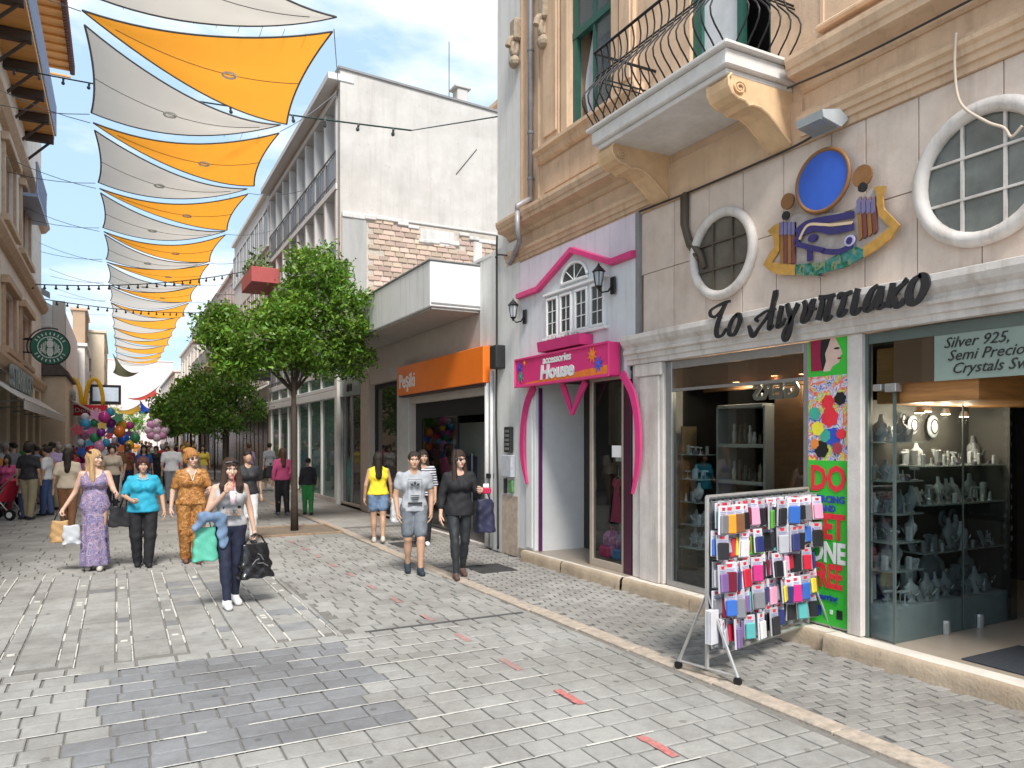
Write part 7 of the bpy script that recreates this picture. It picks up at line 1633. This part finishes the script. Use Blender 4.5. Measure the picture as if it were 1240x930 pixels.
# ================================================================== people farther down the street
LOWF = []
CS = dict(white=(.68,.68,.68), black=(.02,.02,.025), blue=(.03,.12,.45), red=(.55,.03,.04), pink=(.65,.10,.25), navy=(.02,.03,.10), grey=(.25,.26,.28), beige=(.50,.42,.32), green=(.04,.30,.08), maroon=(.20,.02,.04), lilac=(.45,.35,.55), sky=(.20,.42,.65), orange=(.7,.25,.04), brown=(.20,.09,.04), yellow=(.75,.6,.08), jeans=(.06,.10,.22), khaki=(.32,.27,.17))
HC = dict(dark=(.02,.014,.01), brown=(.10,.05,.025), blond=(.45,.28,.12), grey=(.45,.44,.43))
def low_person(label, x, y, h, rz, topc, botc, hairc='dark', style='long', kind='trousers', fem=True, ph_=0, group=None, stout=1., long=False, seat=False):
    sw = .10*math.sin(ph_); al = .10*math.sin(ph_+3)
    f = Fig(fem, legL=(sw*.6, sw*1.3), legR=(-sw*.6, -sw*1.3), armL=((-.235,al*.3-.02,1.11),(-.25,al+.05,.87)) if fem else None, stout=stout)
    gs = [('top', g_top(.90, .35 if not long else .9, .02, .01, .07), flat(CS[topc], .8, 'wear'))]
    if kind == 'trousers': gs.append(('trousers', g_pants(1, .018, .008), flat(CS[botc], .8, 'wear')))
    elif kind == 'shorts': gs.append(('shorts', g_pants(.42, .026, .012), flat(CS[botc], .8, 'wear')))
    else: gs.append(('skirt', g_skirt(.48 if kind == 'skirt' else .12, .15, .21), flat(CS[botc], .8, 'wear')))
    if y < 32: gs.append(('shoes', g_shoes(.012), flat(CS['black' if botc != 'black' else 'grey'], .7, 'wear')))
    return person(label, (x, y), h, rz, f, gs, (S_LT, S_MD, S_DK)[int(abs(x*7+y)) % 3], (style, HC[hairc]), res=.034 if y < 30 else .045, group=group)
lp = low_person
lp('old man from behind in white shirt and dark grey trousers mid street', 1.38, 23.4, 1.76, 0, 'white', 'grey', 'grey', 'short', 'trousers', False, 1.0)
lp('woman in royal blue top facing the camera beside the white shirt man', .72, 25.5, 1.66, R(180), 'blue', 'blue', 'dark', 'long', 'skirt', True, .4)
lp('person in cream top between the blonde woman and the turquoise woman', -.12, 22.5, 1.68, R(180), 'beige', 'black', 'dark', 'bob', 'trousers', True, 2.)
lp('woman in maroon top with dark red hair behind the turquoise woman', .30, 27.5, 1.68, R(170), 'maroon', 'black', 'brown', 'bob', 'trousers', True, 1.)
lp('woman in black tank top and white trousers with sunglasses behind the drinking girl', 2.05, 13.9, 1.64, R(186), 'black', 'white', 'dark', 'bun', 'trousers', True, .8)
lp('woman in crimson jacket walking away behind the tree trunk', 3.55, 18.6, 1.62, R(8), 'pink', 'black', 'brown', 'long', 'trousers', True, 1.4, long=True)
lp('child in black jacket and bright green trousers near the crimson jacket woman', 4.12, 18.4, 1.38, R(0), 'black', 'green', 'dark', 'short', 'trousers', True, .9, long=True)
lp('woman in pale pink top and navy skirt by the black square sign', 4.1, 27.5, 1.68, R(30), 'lilac', 'navy', 'brown', 'bun', 'skirt', True, 1.)
lp('woman in grey top and black skirt by the black square sign', 4.75, 27.3, 1.70, R(20), 'grey', 'black', 'dark', 'bun', 'skirt', True, 2.)
lp('woman from behind with long black hair, beige top and rust brown trousers', -.86, 17.1, 1.66, R(-5), 'beige', 'brown', 'dark', 'long', 'trousers', True, 1.2)
lp('small child in white jacket and blue jeans at the left edge crowd', -1.94, 20.6, 1.12, R(120), 'white', 'jeans', 'dark', 'short', 'trousers', True, .3, long=True)
lp('person in white shirt and blue jeans standing by the small child', -1.50, 21.1, 1.66, R(70), 'white', 'jeans', 'dark', 'bun', 'trousers', True, .5)
lp('child in salmon pink coat beside the left cafe tables', -1.25, 23.0, 1.0, R(100), 'orange', 'pink', 'brown', 'bob', 'skirt', True, .5, long=True)
lp('person in bright pink top standing at the left edge crowd', -2.35, 21.6, 1.45, R(160), 'pink', 'maroon', 'dark', 'long', 'trousers', True, .5)
lp('tall person in dark blue clothes at the very left edge', -2.75, 21.4, 1.75, R(120), 'navy', 'navy', 'dark', 'short', 'trousers', False, .5, long=True)
lp('person in dark jacket leaning behind the child in white', -2.0, 22.6, 1.62, R(100), 'black', 'black', 'dark', 'long', 'trousers', True, .8, long=True)
lp('man in grey shirt at the back of the left crowd under the awning', -2.5, 24.2, 1.74, R(60), 'grey', 'black', 'dark', 'short', 'trousers', False, .8)
lp('woman in yellow and black at the back of the left crowd', -1.75, 24.8, 1.62, R(140), 'yellow', 'black', 'brown', 'bun', 'skirt', True, .8)
lp('person in white top by the second awning pillar on the left', -1.9, 27.5, 1.64, R(100), 'white', 'black', 'dark', 'bun', 'trousers', True, .8)
lp('person in brown coat by the cafe front on the left', -2.4, 28.5, 1.68, R(200), 'brown', 'black', 'dark', 'long', 'trousers', True, .2, long=True)
# the mixed crowd beyond: every one a figure of its own
tops = ['white','sky','black','red','lilac','grey','blue','beige','maroon','white','pink','navy','orange','green','yellow','brown']; bots = ['jeans','black','beige','grey','navy','white','khaki']
placed = []; used = set(); k = 0; tries = 0
bands = [(19.5,31,15,-2.9,-1.45),(24,34,10),(34,48,18),(48,70,28)]
for (ya, yb, cnt, *xx_) in bands:
    c = 0
    while c < cnt and tries < 4000:
        tries += 1
        x, y = rng.uniform(-1.9, 4.3 if ya > 30 else 3.6), rng.uniform(ya, yb)
        if xx_: x = rng.uniform(*xx_)
        if any((x-a)**2+((y-b_)*.5)**2 < .30 for a, b_ in placed) or (2.6 < x < 3.7 and any(abs(y-q) < 1 for q in (24.5,33,41,52))) or (y < 28 and .9 < x < 1.9): continue
        tp_, bt = rng.choice(tops), rng.choice(bots); kd = rng.choice(['trousers','trousers','trousers','skirt','shorts']); hc = rng.choice(['dark','dark','brown','blond','grey']); away = rng.random() < .45
        side = 'far left' if x < -1.45 else 'left' if x < .3 else ('middle' if x < 2.2 else 'right'); dist = 'near' if ya < 28 else ('half way' if ya < 45 else 'far')
        key = (tp_, bt, kd, hc, away, side, dist)
        if key in used: continue
        used.add(key); placed.append((x, y)); c += 1
        lp('%s haired walker, %s top, %s %s, %s, %s %s crowd' % (hc, tp_, bt, kd, 'seen from behind' if away else 'facing us', dist, side), x, y, rng.uniform(1.55,1.78), (0 if away else R(180))+rng.uniform(-.5,.5), tp_, bt, hc, rng.choice(['long','bob','short','bun']), kd, rng.random() < .6, rng.uniform(0,6), 'crowd walking down the street')
# pushchair at the left edge
st = thing('pushchair', 'red and black pushchair parked at the left edge of the street', 'pushchair', (-2.3,20.6,0), R(60))
b = M()
for (x, y) in ((-.22,-.3),(.22,-.3),(-.2,.3),(.2,.3)):
    w = M(); w.lathe([(.03,-.03),(.12,-.03),(.13,0),(.12,.03),(.03,.03)], (0,0,0), 14, ax='x'); o = w.build('wheel', BLACK, st); o.location = (x,y,.13); w = M(); w.lathe([(.07,-.035),(.07,.035)], (0,0,0), 10, ax='x'); w.build('rim', WHITE, o)
b.tube([(-.2,-.3,.13),(-.2,.1,.6),(-.2,-.4,1.05),(.2,-.4,1.05),(.2,.1,.6),(.2,-.3,.13)], .018, 6); b.tube([(-.2,.3,.13),(-.2,-.15,.75)], .018, 6); b.tube([(.2,.3,.13),(.2,-.15,.75)], .018, 6); b.build('frame', ALU, st)
b = M(); b.prism([(-.19,-.28,.9),(-.19,-.1,.42),(-.19,.25,.42),(-.19,.25,.5),(-.19,0,.52),(-.19,-.15,.95)], (.38,0,0)); b.build('seat', mat('pushchair_red', (.55,.02,.05), .7), st)
b = M(); b.tube([(-.2,.28,.35),(-.2,.36,.2),(.2,.36,.2),(.2,.28,.35)],.02,5); b.build('footrest', BLACK, st)
# round cafe tables on the left pavement
for (x, y) in ((-2.6,23.6),(-2.55,26.4)):
    t = thing('cafe_table', 'small round cafe table under the left awning, %s one' % ('nearer' if y < 25 else 'farther'), 'table', (x,y,0)); b = M(); b.lathe([(.34,.70),(.35,.72),(.34,.735)], (0,0,0), 16); b.build('table_top', WHITE, t); b = M(); b.lathe([(.22,0),(.2,.02),(.03,.04),(.03,.70)], (0,0,0), 12); b.build('pedestal', BLACK, t)
# balloon bunch held high over the crowd
bcx, bcz = P(128,560,29)[0], P(128,528,29)[1]
bb = thing('balloon_bunch', 'big bunch of multicoloured foil balloons floating above the crowd on the left', 'balloons', (bcx, 29, 0))
bcol = [(.55,.02,.05),(.02,.10,.5),(.75,.45,.03),(.6,.05,.3),(.05,.35,.6),(.65,.65,.7),(.8,.2,.03),(.25,.03,.3),(.05,.3,.12),(.7,.3,.5)]
for i in range(44):
    th_ = 2.4*i; r_ = .92*math.sqrt((i % 36+.5)/36); px_, pz_ = r_*math.cos(th_), r_*.95*math.sin(th_)
    if i >= 36: px_, pz_ = -.75+.22*(i % 4)-.1, -.85-.25*(i//4 % 2)
    c = bcol[(i*7) % 10]; b = M(); s_ = rng.uniform(.12,.19); 
    if i % 3 == 0:
        pl = [(px_+s_*(1.25 if q % 2 else .7)*math.cos(q*math.pi/5+i), -.0, pz_+s_*(1.25 if q % 2 else .7)*math.sin(q*math.pi/5+i)) for q in range(10)]; b.prism([(a_, -.05, c_) for a_, _, c_ in pl], (0,.1,0))
    else: b.ell((px_,0,pz_), s_, s_*.8, s_*1.12, 10, 7)
    o = b.build('balloon', flat(c, .18, 'foil'), bb, i % 3 != 0); o.location = (0, rng.uniform(-.35,.35), bcz)
b = M()
for i in range(8): b.tube([(0,0,1.1),(rng.uniform(-.6,.6),rng.uniform(-.3,.3),bcz-.4)], .006, 3)
b.build('strings', WHITE, bb)
for (px, py, Y, c, lab) in ((190,521,50,(.75,.35,.6),'pink and white flower shaped balloon cluster farther down the street'),(206,518,54,(.7,.7,.7),'white balloon on a string above the far crowd')):
    X_, Z_ = P(px,py,Y); t = thing('far_balloons', lab, 'balloons', (X_,Y,0))
    for q in range(9 if 'cluster' in lab else 1):
        a_ = q*.785; rr_ = (.45 if q < 8 else 0) if 'cluster' in lab else 0; b = M(); b.ell((rr_*math.cos(a_),0,Z_+rr_*math.sin(a_)), .26,.2,.26 if 'cluster' in lab else .42,8,6); b.build('balloon', flat(c if q % 2 else [min(1,v*1.1) for v in (.75,.6,.7)], .3, 'foil'), t, True)
    b = M(); b.tube([(0,0,1.2),(0,0,Z_)], .01, 3); b.build('string', WHITE, t)

# ================================================================== display rack of phone cases on the sidewalk
rk = thing('display_rack', 'silver wheeled wire rack holding rows of phone cases on the sidewalk', 'display rack', (4.82,4.57,0), math.atan2(.30,1.30))
RS = mat('rack_silver', (.50,.49,.48), .35, .15, 12, metal=.6)
W2 = .79; b = M()
for s in (-1,1): b.tube([(s*W2,0,.07),(s*W2,0,1.40)], .018, 6)
b.tube([(-W2,0,1.40),(W2,0,1.40)], .018, 6); b.tube([(-W2,0,.16),(W2,0,.16)], .02, 6); b.build('upright', RS, rk)
for s in (-1,1):
    b = M(); b.tube([(s*W2,-.27,.06),(s*W2,.0,.66),(s*W2,.27,.06)], .015, 6); b.tube([(s*W2,-.27,.07),(s*W2,.27,.07)], .012, 6); b.build('side_frame', RS, rk)
    for q in (-.27,.27): b = M(); b.lathe([(.012,-.014),(.032,-.014),(.034,0),(.032,.014),(.012,.014)], (s*W2,q,.035), 10, ax='x'); b.build('caster', BLACK, rk)
b = M()
for k in range(7): b.tube([(-W2,0,.30+k*.18),(W2,0,.30+k*.18)], .005, 4)
for k in range(25): b.tube([(-W2+k*.06,0,.28),(-W2+k*.06,0,1.39)], .003, 4)
b.build('wire_mesh', mat('mesh_dark', (.20,.21,.22), .5, metal=.3), rk)
b = M(); b.box(-W2+.02,W2-.02,.006,.010,.20,1.36); b.build('backing_panel', mat('back_grey', (.17,.18,.19), .6), rk)
pcol = dict(black=(.02,.02,.025), red=(.55,.02,.05), green=(.10,.38,.04), crimson=(.55,.03,.20), navy=(.03,.04,.16), teal=(.10,.42,.42), white=(.7,.7,.7), blue=(.04,.14,.5), orange=(.85,.30,.02), brown=(.22,.10,.05), violet=(.20,.12,.3), clear=(.45,.45,.5), grey=(.2,.2,.22), yellow=(.75,.6,.05), pink=(.75,.35,.5), maroon=(.16,.01,.03))
CARD = mat('card_white', (.52,.51,.55), .4, .05, 30, rnd=('obj',.4,.0)); CR = mat('card_red', (.6,.03,.06), .4); CB = mat('card_blue_text', (.15,.18,.45), .5); CLR = mat('clear_blister', (.62,.62,.66), .12, .1, 10, spec=.8)
names_ = list(pcol); rows = ['top','second','third','fourth','bottom']; protos = {}
def packet_proto(cn):
    p_ = []; 
    b = M(); b.cbox(-.052,.052,-.006,.006,-.20,0,.003); p_.append(('card', b.mesh('card', CARD if cn not in ('black',) else CARD)))
    b = M(); b.cbox(-.046,.046,-.026,-.0065,-.195,-.062,.008); p_.append(('phone_case', b.mesh('phone_case', flat(pcol[cn], .35, 'case'))))
    b = M(); b.prism([(-.022,-.0072,-.012),(.022,-.0072,-.012),(.016,-.0072,-.034),(-.016,-.0072,-.034)], (0,.001,0)); p_.append(('red_tab', b.mesh('red_tab', CR)))
    b = M()
    for q in range(3): b.box(-.04+.006*q,.04-.009*q,-.0068,-.0062,-.048-.010*q,-.044-.010*q)
    p_.append(('print', b.mesh('print', CB)))
    return p_
ORD = ['first','second','third','fourth','fifth','sixth','seventh','eighth','ninth','tenth','eleventh','twelfth','thirteenth','fourteenth','fifteenth','sixteenth','seventeenth','eighteenth']
cntr = {}
for r_ in range(5):
    z = 1.36-.225*r_
    n = 16 if r_ < 4 else 9
    for c_ in range(n):
        for layer in range(2):
            if layer and rng.random() < .35: continue
            x = -W2+.05+(2*W2-.10)*c_/(n-1)+rng.uniform(-.012,.012); cn = rng.choice(names_+['black','black','black','brown','white','clear','maroon','navy','grey','teal','red'])
            third = ('left','middle','right')[min(2, int(3*(x+W2)/(2*W2)))]
            sd_ = -1 if not (layer == 1) else -1
            key = (cn, r_, third)
            if cn not in protos: protos[cn] = packet_proto(cn)
            lab = '%s phone case pack, %s from left in the %s rack row, %s layer' % (cn, ORD[c_], rows[r_], 'outer' if layer else 'inner')
            t = thing('case_packet', lab, 'phone case', (0,0,0), group='phone case packs on the street rack')
            ang = rk.rotation_euler.z; yo = -.055-.05*layer
            wx, wy = x*math.cos(ang)-yo*math.sin(ang), x*math.sin(ang)+yo*math.cos(ang)
            t.location = (rk.location.x+wx, rk.location.y+wy, z+(-.02 if layer else 0)+rng.uniform(-.01,.006)); t.rotation_euler = (rng.uniform(-.12,.02), rng.uniform(-.06,.06), ang+rng.uniform(-.6,.4)); q_ = rng.uniform(.95,1.2); t.scale = (q_*rng.uniform(.9,1.1), q_, q_)
            for nm, me_ in protos[cn]: link(nm, me_, t)
            cntr[lab] = cntr.get(lab, 0)+1
b = M(); b.tube([(0,0,0),(0,-.12,0),(0,-.13,.01)], .003, 4); hk_ = b.mesh('hook', RS)
for r_ in range(5):
    for c_ in range(16): link('hook', hk_, rk).location = (-W2+.05+(2*W2-.10)*c_/15, 0, 1.365-.225*r_)
o = thing('clear_bag_stack', 'clear plastic sleeves clipped to the left end of the wire rack', 'bags', (4.04,4.30,.42), .2)
for q in range(5): b = M(); b.cbox(-.05,.05,-.004+.012*q,.002+.012*q,-.14,.12,.002); b.build('sleeve', CLR, o)

# ================================================================== jewellery and displays inside the shop
DW = mat('display_white', (.44,.46,.50), .4, .1, 9, rnd=('obj',.45)); DG = mat('display_grey', (.36,.38,.42), .5, .15, 9); SHF = glass('shelf_glass', (.8,.9,.88), .8, .45, (.55,.60,.62)); SILV = mat('silver_chain', (.6,.6,.6), .25, .1, 20, metal=.8)
def shelf(name, x0, x1, y0, y1, z, lab, m=SHF):
    b = M(); b.cbox(x0,x1,y0,y1,z-.012,z,.002); tag(b.build(name, m), lab, 'shelf')
def bustmesh():
    b = M(); b.lathe([(.055,0),(.05,.01),(.03,.02),(.05,.06),(.075,.11),(.07,.15),(.03,.18),(.022,.22),(.02,.24)], (0,0,0), 12); 
    b.v = [(x, y*.5+.02*(z/.2), z) for x, y, z in b.v]; return b.mesh('bust', DW, True)
def neck_chain():
    b = M(); b.tube([(.05*math.cos(a), -.045-.012*math.sin(a)*-1, .12-.05*math.sin(a)) for a in [math.pi*i/10 for i in range(11)]], .004, 4); b.ell((0,-.05,.065),.009,.006,.012,6,4); return b.mesh('necklace', SILV)
def conem(): b = M(); b.lathe([(.025,0),(.022,.01),(.008,.10),(.004,.12)], (0,0,0), 8); return b.mesh('cone', DW, True)
def pillm(): b = M(); b.cbox(-.03,.03,-.02,.02,0,.14,.008); return b.mesh('pillar', DW)
def boxm(): b = M(); b.cbox(-.035,.035,-.025,.025,0,.05,.006); return b.mesh('box', mat('jewel_box', (.10,.09,.12), .5))
def standm():
    b = M(); b.lathe([(.03,0),(.028,.008),(.005,.012),(.005,.10),(.006,.11)], (0,0,0), 8); b.tube([(-.045,0,.105),(.045,0,.105)], .012, 8); return b.mesh('t_bar_stand', DW)
def cardm(): b = M(); b.prism([(-.04,-.02,0),(.04,-.02,0),(.04,.03,.13),(-.04,.03,.13)], (0,.008,0)); return b.mesh('slanted_card', DG)
KM = dict(bust=bustmesh(), ring_cone=conem(), watch_pillar=pillm(), jewellery_box=boxm(), bracelet_stand=standm(), slanted_card=cardm()); NCH = neck_chain()
rings = {k_: None for k_ in KM}
RG = M(); RG.tube([(.016*math.cos(a),.016*math.sin(a),.045) for a in [6.283*i/8 for i in range(8)]], .004, 4, closed=True); RG = RG.mesh('ring', SILV)
desc = dict(bust='white necklace bust', ring_cone='white ring cone', watch_pillar='white bracelet pillar', jewellery_box='dark jewellery box', bracelet_stand='white T shaped bracelet stand', slanted_card='grey slanted earring card')
def goods(xs, ys, z, where, n, kinds=None, sc_=1., face=-90):
    for i in range(n):
        kd = rng.choice(kinds or list(KM)); x = xs[0]+(xs[1]-xs[0])*((i+.5)/n if xs[1]-xs[0] > ys[1]-ys[0] else rng.random()); y = ys[0]+(ys[1]-ys[0])*((i+.5)/n if ys[1]-ys[0] >= xs[1]-xs[0] else rng.random())
        t = thing(kd, '%s, %s from left, %s' % (desc[kd], ORD[i], where), 'display stand', (x, y, z), R(face)+rng.uniform(-.3,.3), group='jewellery stands, '+where)
        s_ = sc_*rng.uniform(.85,1.25); t.scale = (s_, s_, s_)
        link({'bust':'form','ring_cone':'cone','watch_pillar':'block','jewellery_box':'box','bracelet_stand':'stand','slanted_card':'card'}[kd], KM[kd], t)
        if kd in ('bust', 'slanted_card'): link('necklace', NCH, t)
        elif kd in ('ring_cone', 'watch_pillar'): link('ring', RG, t)
# glass cabinet along the return wall (right of the pier), shelves run inwards
BW = mat('back_panel_grey', (.085,.08,.075), .6, .15, 2)
b = M(); b.box(5.70,7.4,4.34,4.36,.16,2.2).box(7.38,7.4,3.96,4.34,.16,2.2); tag(b.build('cabinet_back', BW), 'grey back wall of the glass jewellery cabinet beside the entrance', 'panel')
o = thing('fabric_counter', 'grey white fabric covered base under the glass cabinet by the entrance', 'counter', (6.54,4.14,.16))
for nm, x0, x1, y0, y1 in (('front_cloth', -.83,.80,-.192,.19),):
    b = M(); n = 40; vs = []; fs = []
    for i in range(n+1):
        x = x0+(x1-x0)*i/n; w = .004*math.sin(i*1.3)+.003*math.sin(i*.7)
        vs += [(x, y0+w, 0), (x, y0+w*.7, .27), (x, y0+.012, .285), (x, y1, .287), (x, y1, 0)]
    for i in range(n):
        for q in range(4): fs.append((i*5+q, (i+1)*5+q, (i+1)*5+q+1, i*5+q+1))
    fs += [(0,1,2,3,4), tuple((n)*5+q for q in (4,3,2,1,0))]
    b.add(vs, fs); b.build('cloth', mat('display_cloth', (.40,.44,.47), .8, .12, 5, .3), o, True)
zs = [.74,.98,1.22,1.50,1.83]; nm5 = ['lowest','second','third','fourth','highest']
for i, z in enumerate(zs):
    w = '%s short cabinet shelf' % nm5[i]
    shelf('glass_shelf', 5.71, 6.12, 3.98, 4.33, z, nm5[i]+' short glass shelf at the front corner of the jewellery cabinet'); goods((5.73,6.10), (4.0,4.3), z, w, 13, None, .8)
zs2 = [.86,1.28,1.62]
for i, z in enumerate(zs2):
    w = '%s long cabinet shelf' % nm5[i]
    shelf('glass_shelf', 6.16, 7.36, 3.99, 4.33, z, nm5[i]+' long glass shelf running into the shop above the fabric counter'); goods((6.18,7.33), (4.02,4.3), z, w, 18, None, .95, 0); goods((6.18,7.33), (4.0,4.1), z, w+' front', 12, ['ring_cone','watch_pillar','jewellery_box'], .6, 0)
goods((5.75,7.3), (3.99,4.1), .447, 'front row of fabric counter', 18, ['slanted_card','watch_pillar','jewellery_box','bust','bracelet_stand'], .9, 0)
goods((5.75,7.3), (4.14,4.3), .447, 'back row of fabric counter', 12, ['bust','slanted_card','watch_pillar'], 1.5, 0)
for i, (x, z, r_) in enumerate(((6.45,1.98,.09),(6.75,1.97,.11),(6.30,2.05,.05),(7.05,1.1,.09),(6.9,1.1,.08))):
    t = thing('oval_plaque', ('round silver shield plate','round moon face mask plate','small round lit plate','oval bust plate on the lower right','oval bust plate beside it')[i]+' hanging in the glass cabinet', 'ornament', (x, 4.30, z)); b = M(); b.ell((0,0,0), r_*.8, .02, r_, 14, 8); b.build('plate', DW, t, True); b = M(); b.tube([(r_*.5*math.cos(a),-.02,r_*.6*math.sin(a)) for a in [6.283*q/12 for q in range(12)]], .006, 4, closed=True); b.build('inlay', mat('inlay_dark', (.05,.04,.04), .5), t)
# spot lamps that are lit in the shop
LAMP = emit('lit_lamp', (1.0,.86,.62), 14.)
for i, (x, y, z) in enumerate(((6.12,4.02,2.08),(6.35,4.1,2.10),(6.62,4.1,2.08),(6.9,4.1,2.06),(6.0,6.05,2.48),(6.0,5.15,2.50),(6.1,5.6,2.52))):
    t = thing('spot_lamp', '%s lit spot lamp from the street, %s' % (('first','second','third','fourth','second','first','third')[i], 'behind the left display window' if y > 5 else 'above the glass cabinet'), 'lamp', (x,y,z), group='lit spot lamps in the jewellery shop'); b = M(); b.lathe([(.025,.05),(.045,.0),(.043,-.002)], (0,0,0), 10); b.build('shade', ALU, t); b = M(); b.lathe([(.038,-.006),(.038,-.003)], (0,0,0), 10); b.build('bulb', LAMP, t)
    pl = bpy.data.lights.new('spot_light', 'POINT'); pl.energy = 4.5; pl.color = (1,.85,.65); pl.shadow_soft_size = .04; lo = bpy.data.objects.new('spot_light', pl); COL.objects.link(lo); lo.parent = t; lo.location = (0,0,-.05)
# display window on the left: white shelf unit, side shelves, mannequins, reversed letters
o = thing('shelf_unit', 'white boxed shelf unit with dark bottles behind the left display window', 'shelves', (6.0,5.98,.16))
b = M(); b.cbox(-.02,.28,-.36,-.33,0,2.05,.004).cbox(-.02,.28,.33,.36,0,2.05,.004).cbox(.26,.28,-.33,.33,0,2.05,.002); b.build('side_board', mat('unit_white', (.40,.38,.36), .6, .08, 5), o)
b = M(); b.cbox(.26,.28,-.33,.33,0,2.05,.002); b.build('dark_back', mat('unit_back', (.015,.014,.013), .6), o)
for z in (.35,.80,1.22,1.62,2.05): b = M(); b.cbox(-.03,.26,-.33,.33,z-.02,z+.02,.004); b.build('shelf', mat('unit_white', (0,0,0)), o)
for i in range(26):
    z = (.37,.82,1.24,1.64)[i % 4]; y = -.26+.075*(i//4)+rng.uniform(-.01,.01); c = rng.choice(((.02,.018,.015),(.08,.04,.02),(.3,.22,.14),(.04,.04,.045),(.45,.42,.38)))
    t = thing('figurine', '%s figurine, %s from right on the %s shelf of the white unit' % ('pale' if c[0] > .25 else 'dark', ORD[i//4], ('lowest','second','third','top')[i % 4]), 'figurine', (6.02, 5.98+y, z+.16), group='figurines on the white shelf unit'); b = M(); h = rng.uniform(.10,.26); b.lathe([(.028,0),(.022,h*.15),(.03,h*.45),(.012,h*.7),(.02,h*.85),(.006,h)], (0,0,0), 8); b.build('body', flat(c, .3, 'figurine'), t, True)
b = M(); b.box(5.78,6.0,6.68,6.70,.16,2.0); tag(b.build('mirror_panel', mat('warm_panel', (.22,.14,.08), .4, .3, 2)), 'warm brown side panel at the left end of the display window', 'panel')
for i, z in enumerate((.62,.88,1.14,1.40,1.68)):
    shelf('glass_shelf', 5.74, 6.0, 6.36, 6.68, z, nm5[i]+' glass shelf at the left end of the left display window'); goods((5.78,5.96), (6.40,6.64), z, '%s side shelf of display window' % nm5[i], 10, None, .75)
b = M(); b.box(5.72,6.6,4.84,6.7,.163,.34); tag(b.build('window_plinth', mat('plinth_dark', (.12,.10,.09), .6)), 'dark low plinth inside the left display window', 'plinth')
for (x, y, c, lab) in ((6.25,5.05,(.55,.56,.60),'headless mannequin in silver white scarf on the right of the display window'),(6.15,4.93,(.30,.30,.32),'mannequin in grey scarf beside the silver white one')):
    t = thing('mannequin', lab, 'mannequin', (x,y,.34), R(-90)); v, q = sdf_mesh(lambda p: smin(smin(cap(p, (-.12,0,1.0), (.12,0,1.0), .075, .075, .8), cap(p, (0,0,.7), (0,0,1.0), .10, .10, .8), .06), smin(cap(p, (0,0,1.05), (0,0,1.18), .045, .04), elp(p, (0,.01,1.26), (.07,.085,.10)), .02), .03), (-.3,-.2,.5), (.3,.2,1.45), .02); link('torso', build_mesh('torso', v, q, mat('mannequin_dark', (.10,.08,.07), .5)), t)
    v, q = sdf_mesh(lambda p: smin(smin(cap(p, (-.16,.05,1.02), (.02,.12,.72), .05, .06, .7), cap(p, (.14,.06,1.02), (.06,.13,.62), .05, .06, .7), .03), cap(p, (-.10,.04,1.06), (.10,.04,1.06), .05, .05), .04)+wrinkle(p,.014), (-.3,-.2,.45), (.3,.25,1.25), .018); link('scarf', build_mesh('scarf', v, q, flat(c, .7, 'scarf')), t)
    b = M(); b.lathe([(.14,0),(.13,.015),(.012,.02),(.012,.62)], (0,0,0), 12); b.build('stand', ALU, t)
t = thing('amber_lamp', 'glowing amber flame shaped lamp hanging in the display window', 'lamp', (6.3,5.2,1.75)); b = M(); b.lathe([(.005,-.18),(.03,-.08),(.055,.06),(.04,.16),(.07,.20)], (0,0,0), 10); b.build('glass', emit('amber_glow', (1.,.35,.06), 1.6), t, True); b = M(); b.tube([(0,0,.2),(0,0,.6)], .006, 4); b.build('cord', BLACK, t)
t = thing('hanging_letters', 'reversed white cut letters GERS hanging inside the display window', 'sign', (5.95,5.45,2.27)); text_obj('lettering', 'GERS', .24, mat('cut_letters', (.5,.5,.5), .5), t, (0,0,0), FACE_E, .01, 0, 'CENTER', 1.1, .01)
for i in range(16):
    t = thing('bracelet_card', 'small earring card, %s from right, at the back of the display window' % ORD[i], 'card', (6.45, 4.95+.1*i, 1.2+.45*rng.random()), R(-90), group='earring cards at the back of the display window'); b = M(); b.cbox(-.03,.03,0,.006,-.05,.05,.002); b.build('card', flat(rng.choice(((.5,.5,.5),(.3,.1,.08),(.1,.1,.1),(.5,.35,.15))), .6), t)
# beaded strings hanging in the entrance
for i, (x, y) in enumerate(((7.55,4.05),(7.9,4.3),(7.7,3.7))):
    t = thing('bead_string', ('left','middle','right')[i]+' string of pale shells hanging at the back of the entrance', 'beads', (x,y,2.3)); 
    for q in range(18): b = M(); b.ell((rng.uniform(-.02,.02),0,-.1*q), rng.uniform(.012,.03),.015,.03,7,4); b.build('bead', DW, t, True)
    b = M(); b.tube([(0,0,0),(0,0,-1.75)], .003, 3); b.build('thread', WHITE, t)
b = M(); b.cbox(8.2,8.6,1.6,3.4,.16,1.0,.02); tag(b.build('inner_counter', mat('dark_wood_counter', (.08,.05,.03), .4, .3, 3)), 'dark wooden counter deep inside the jewellery shop', 'counter')
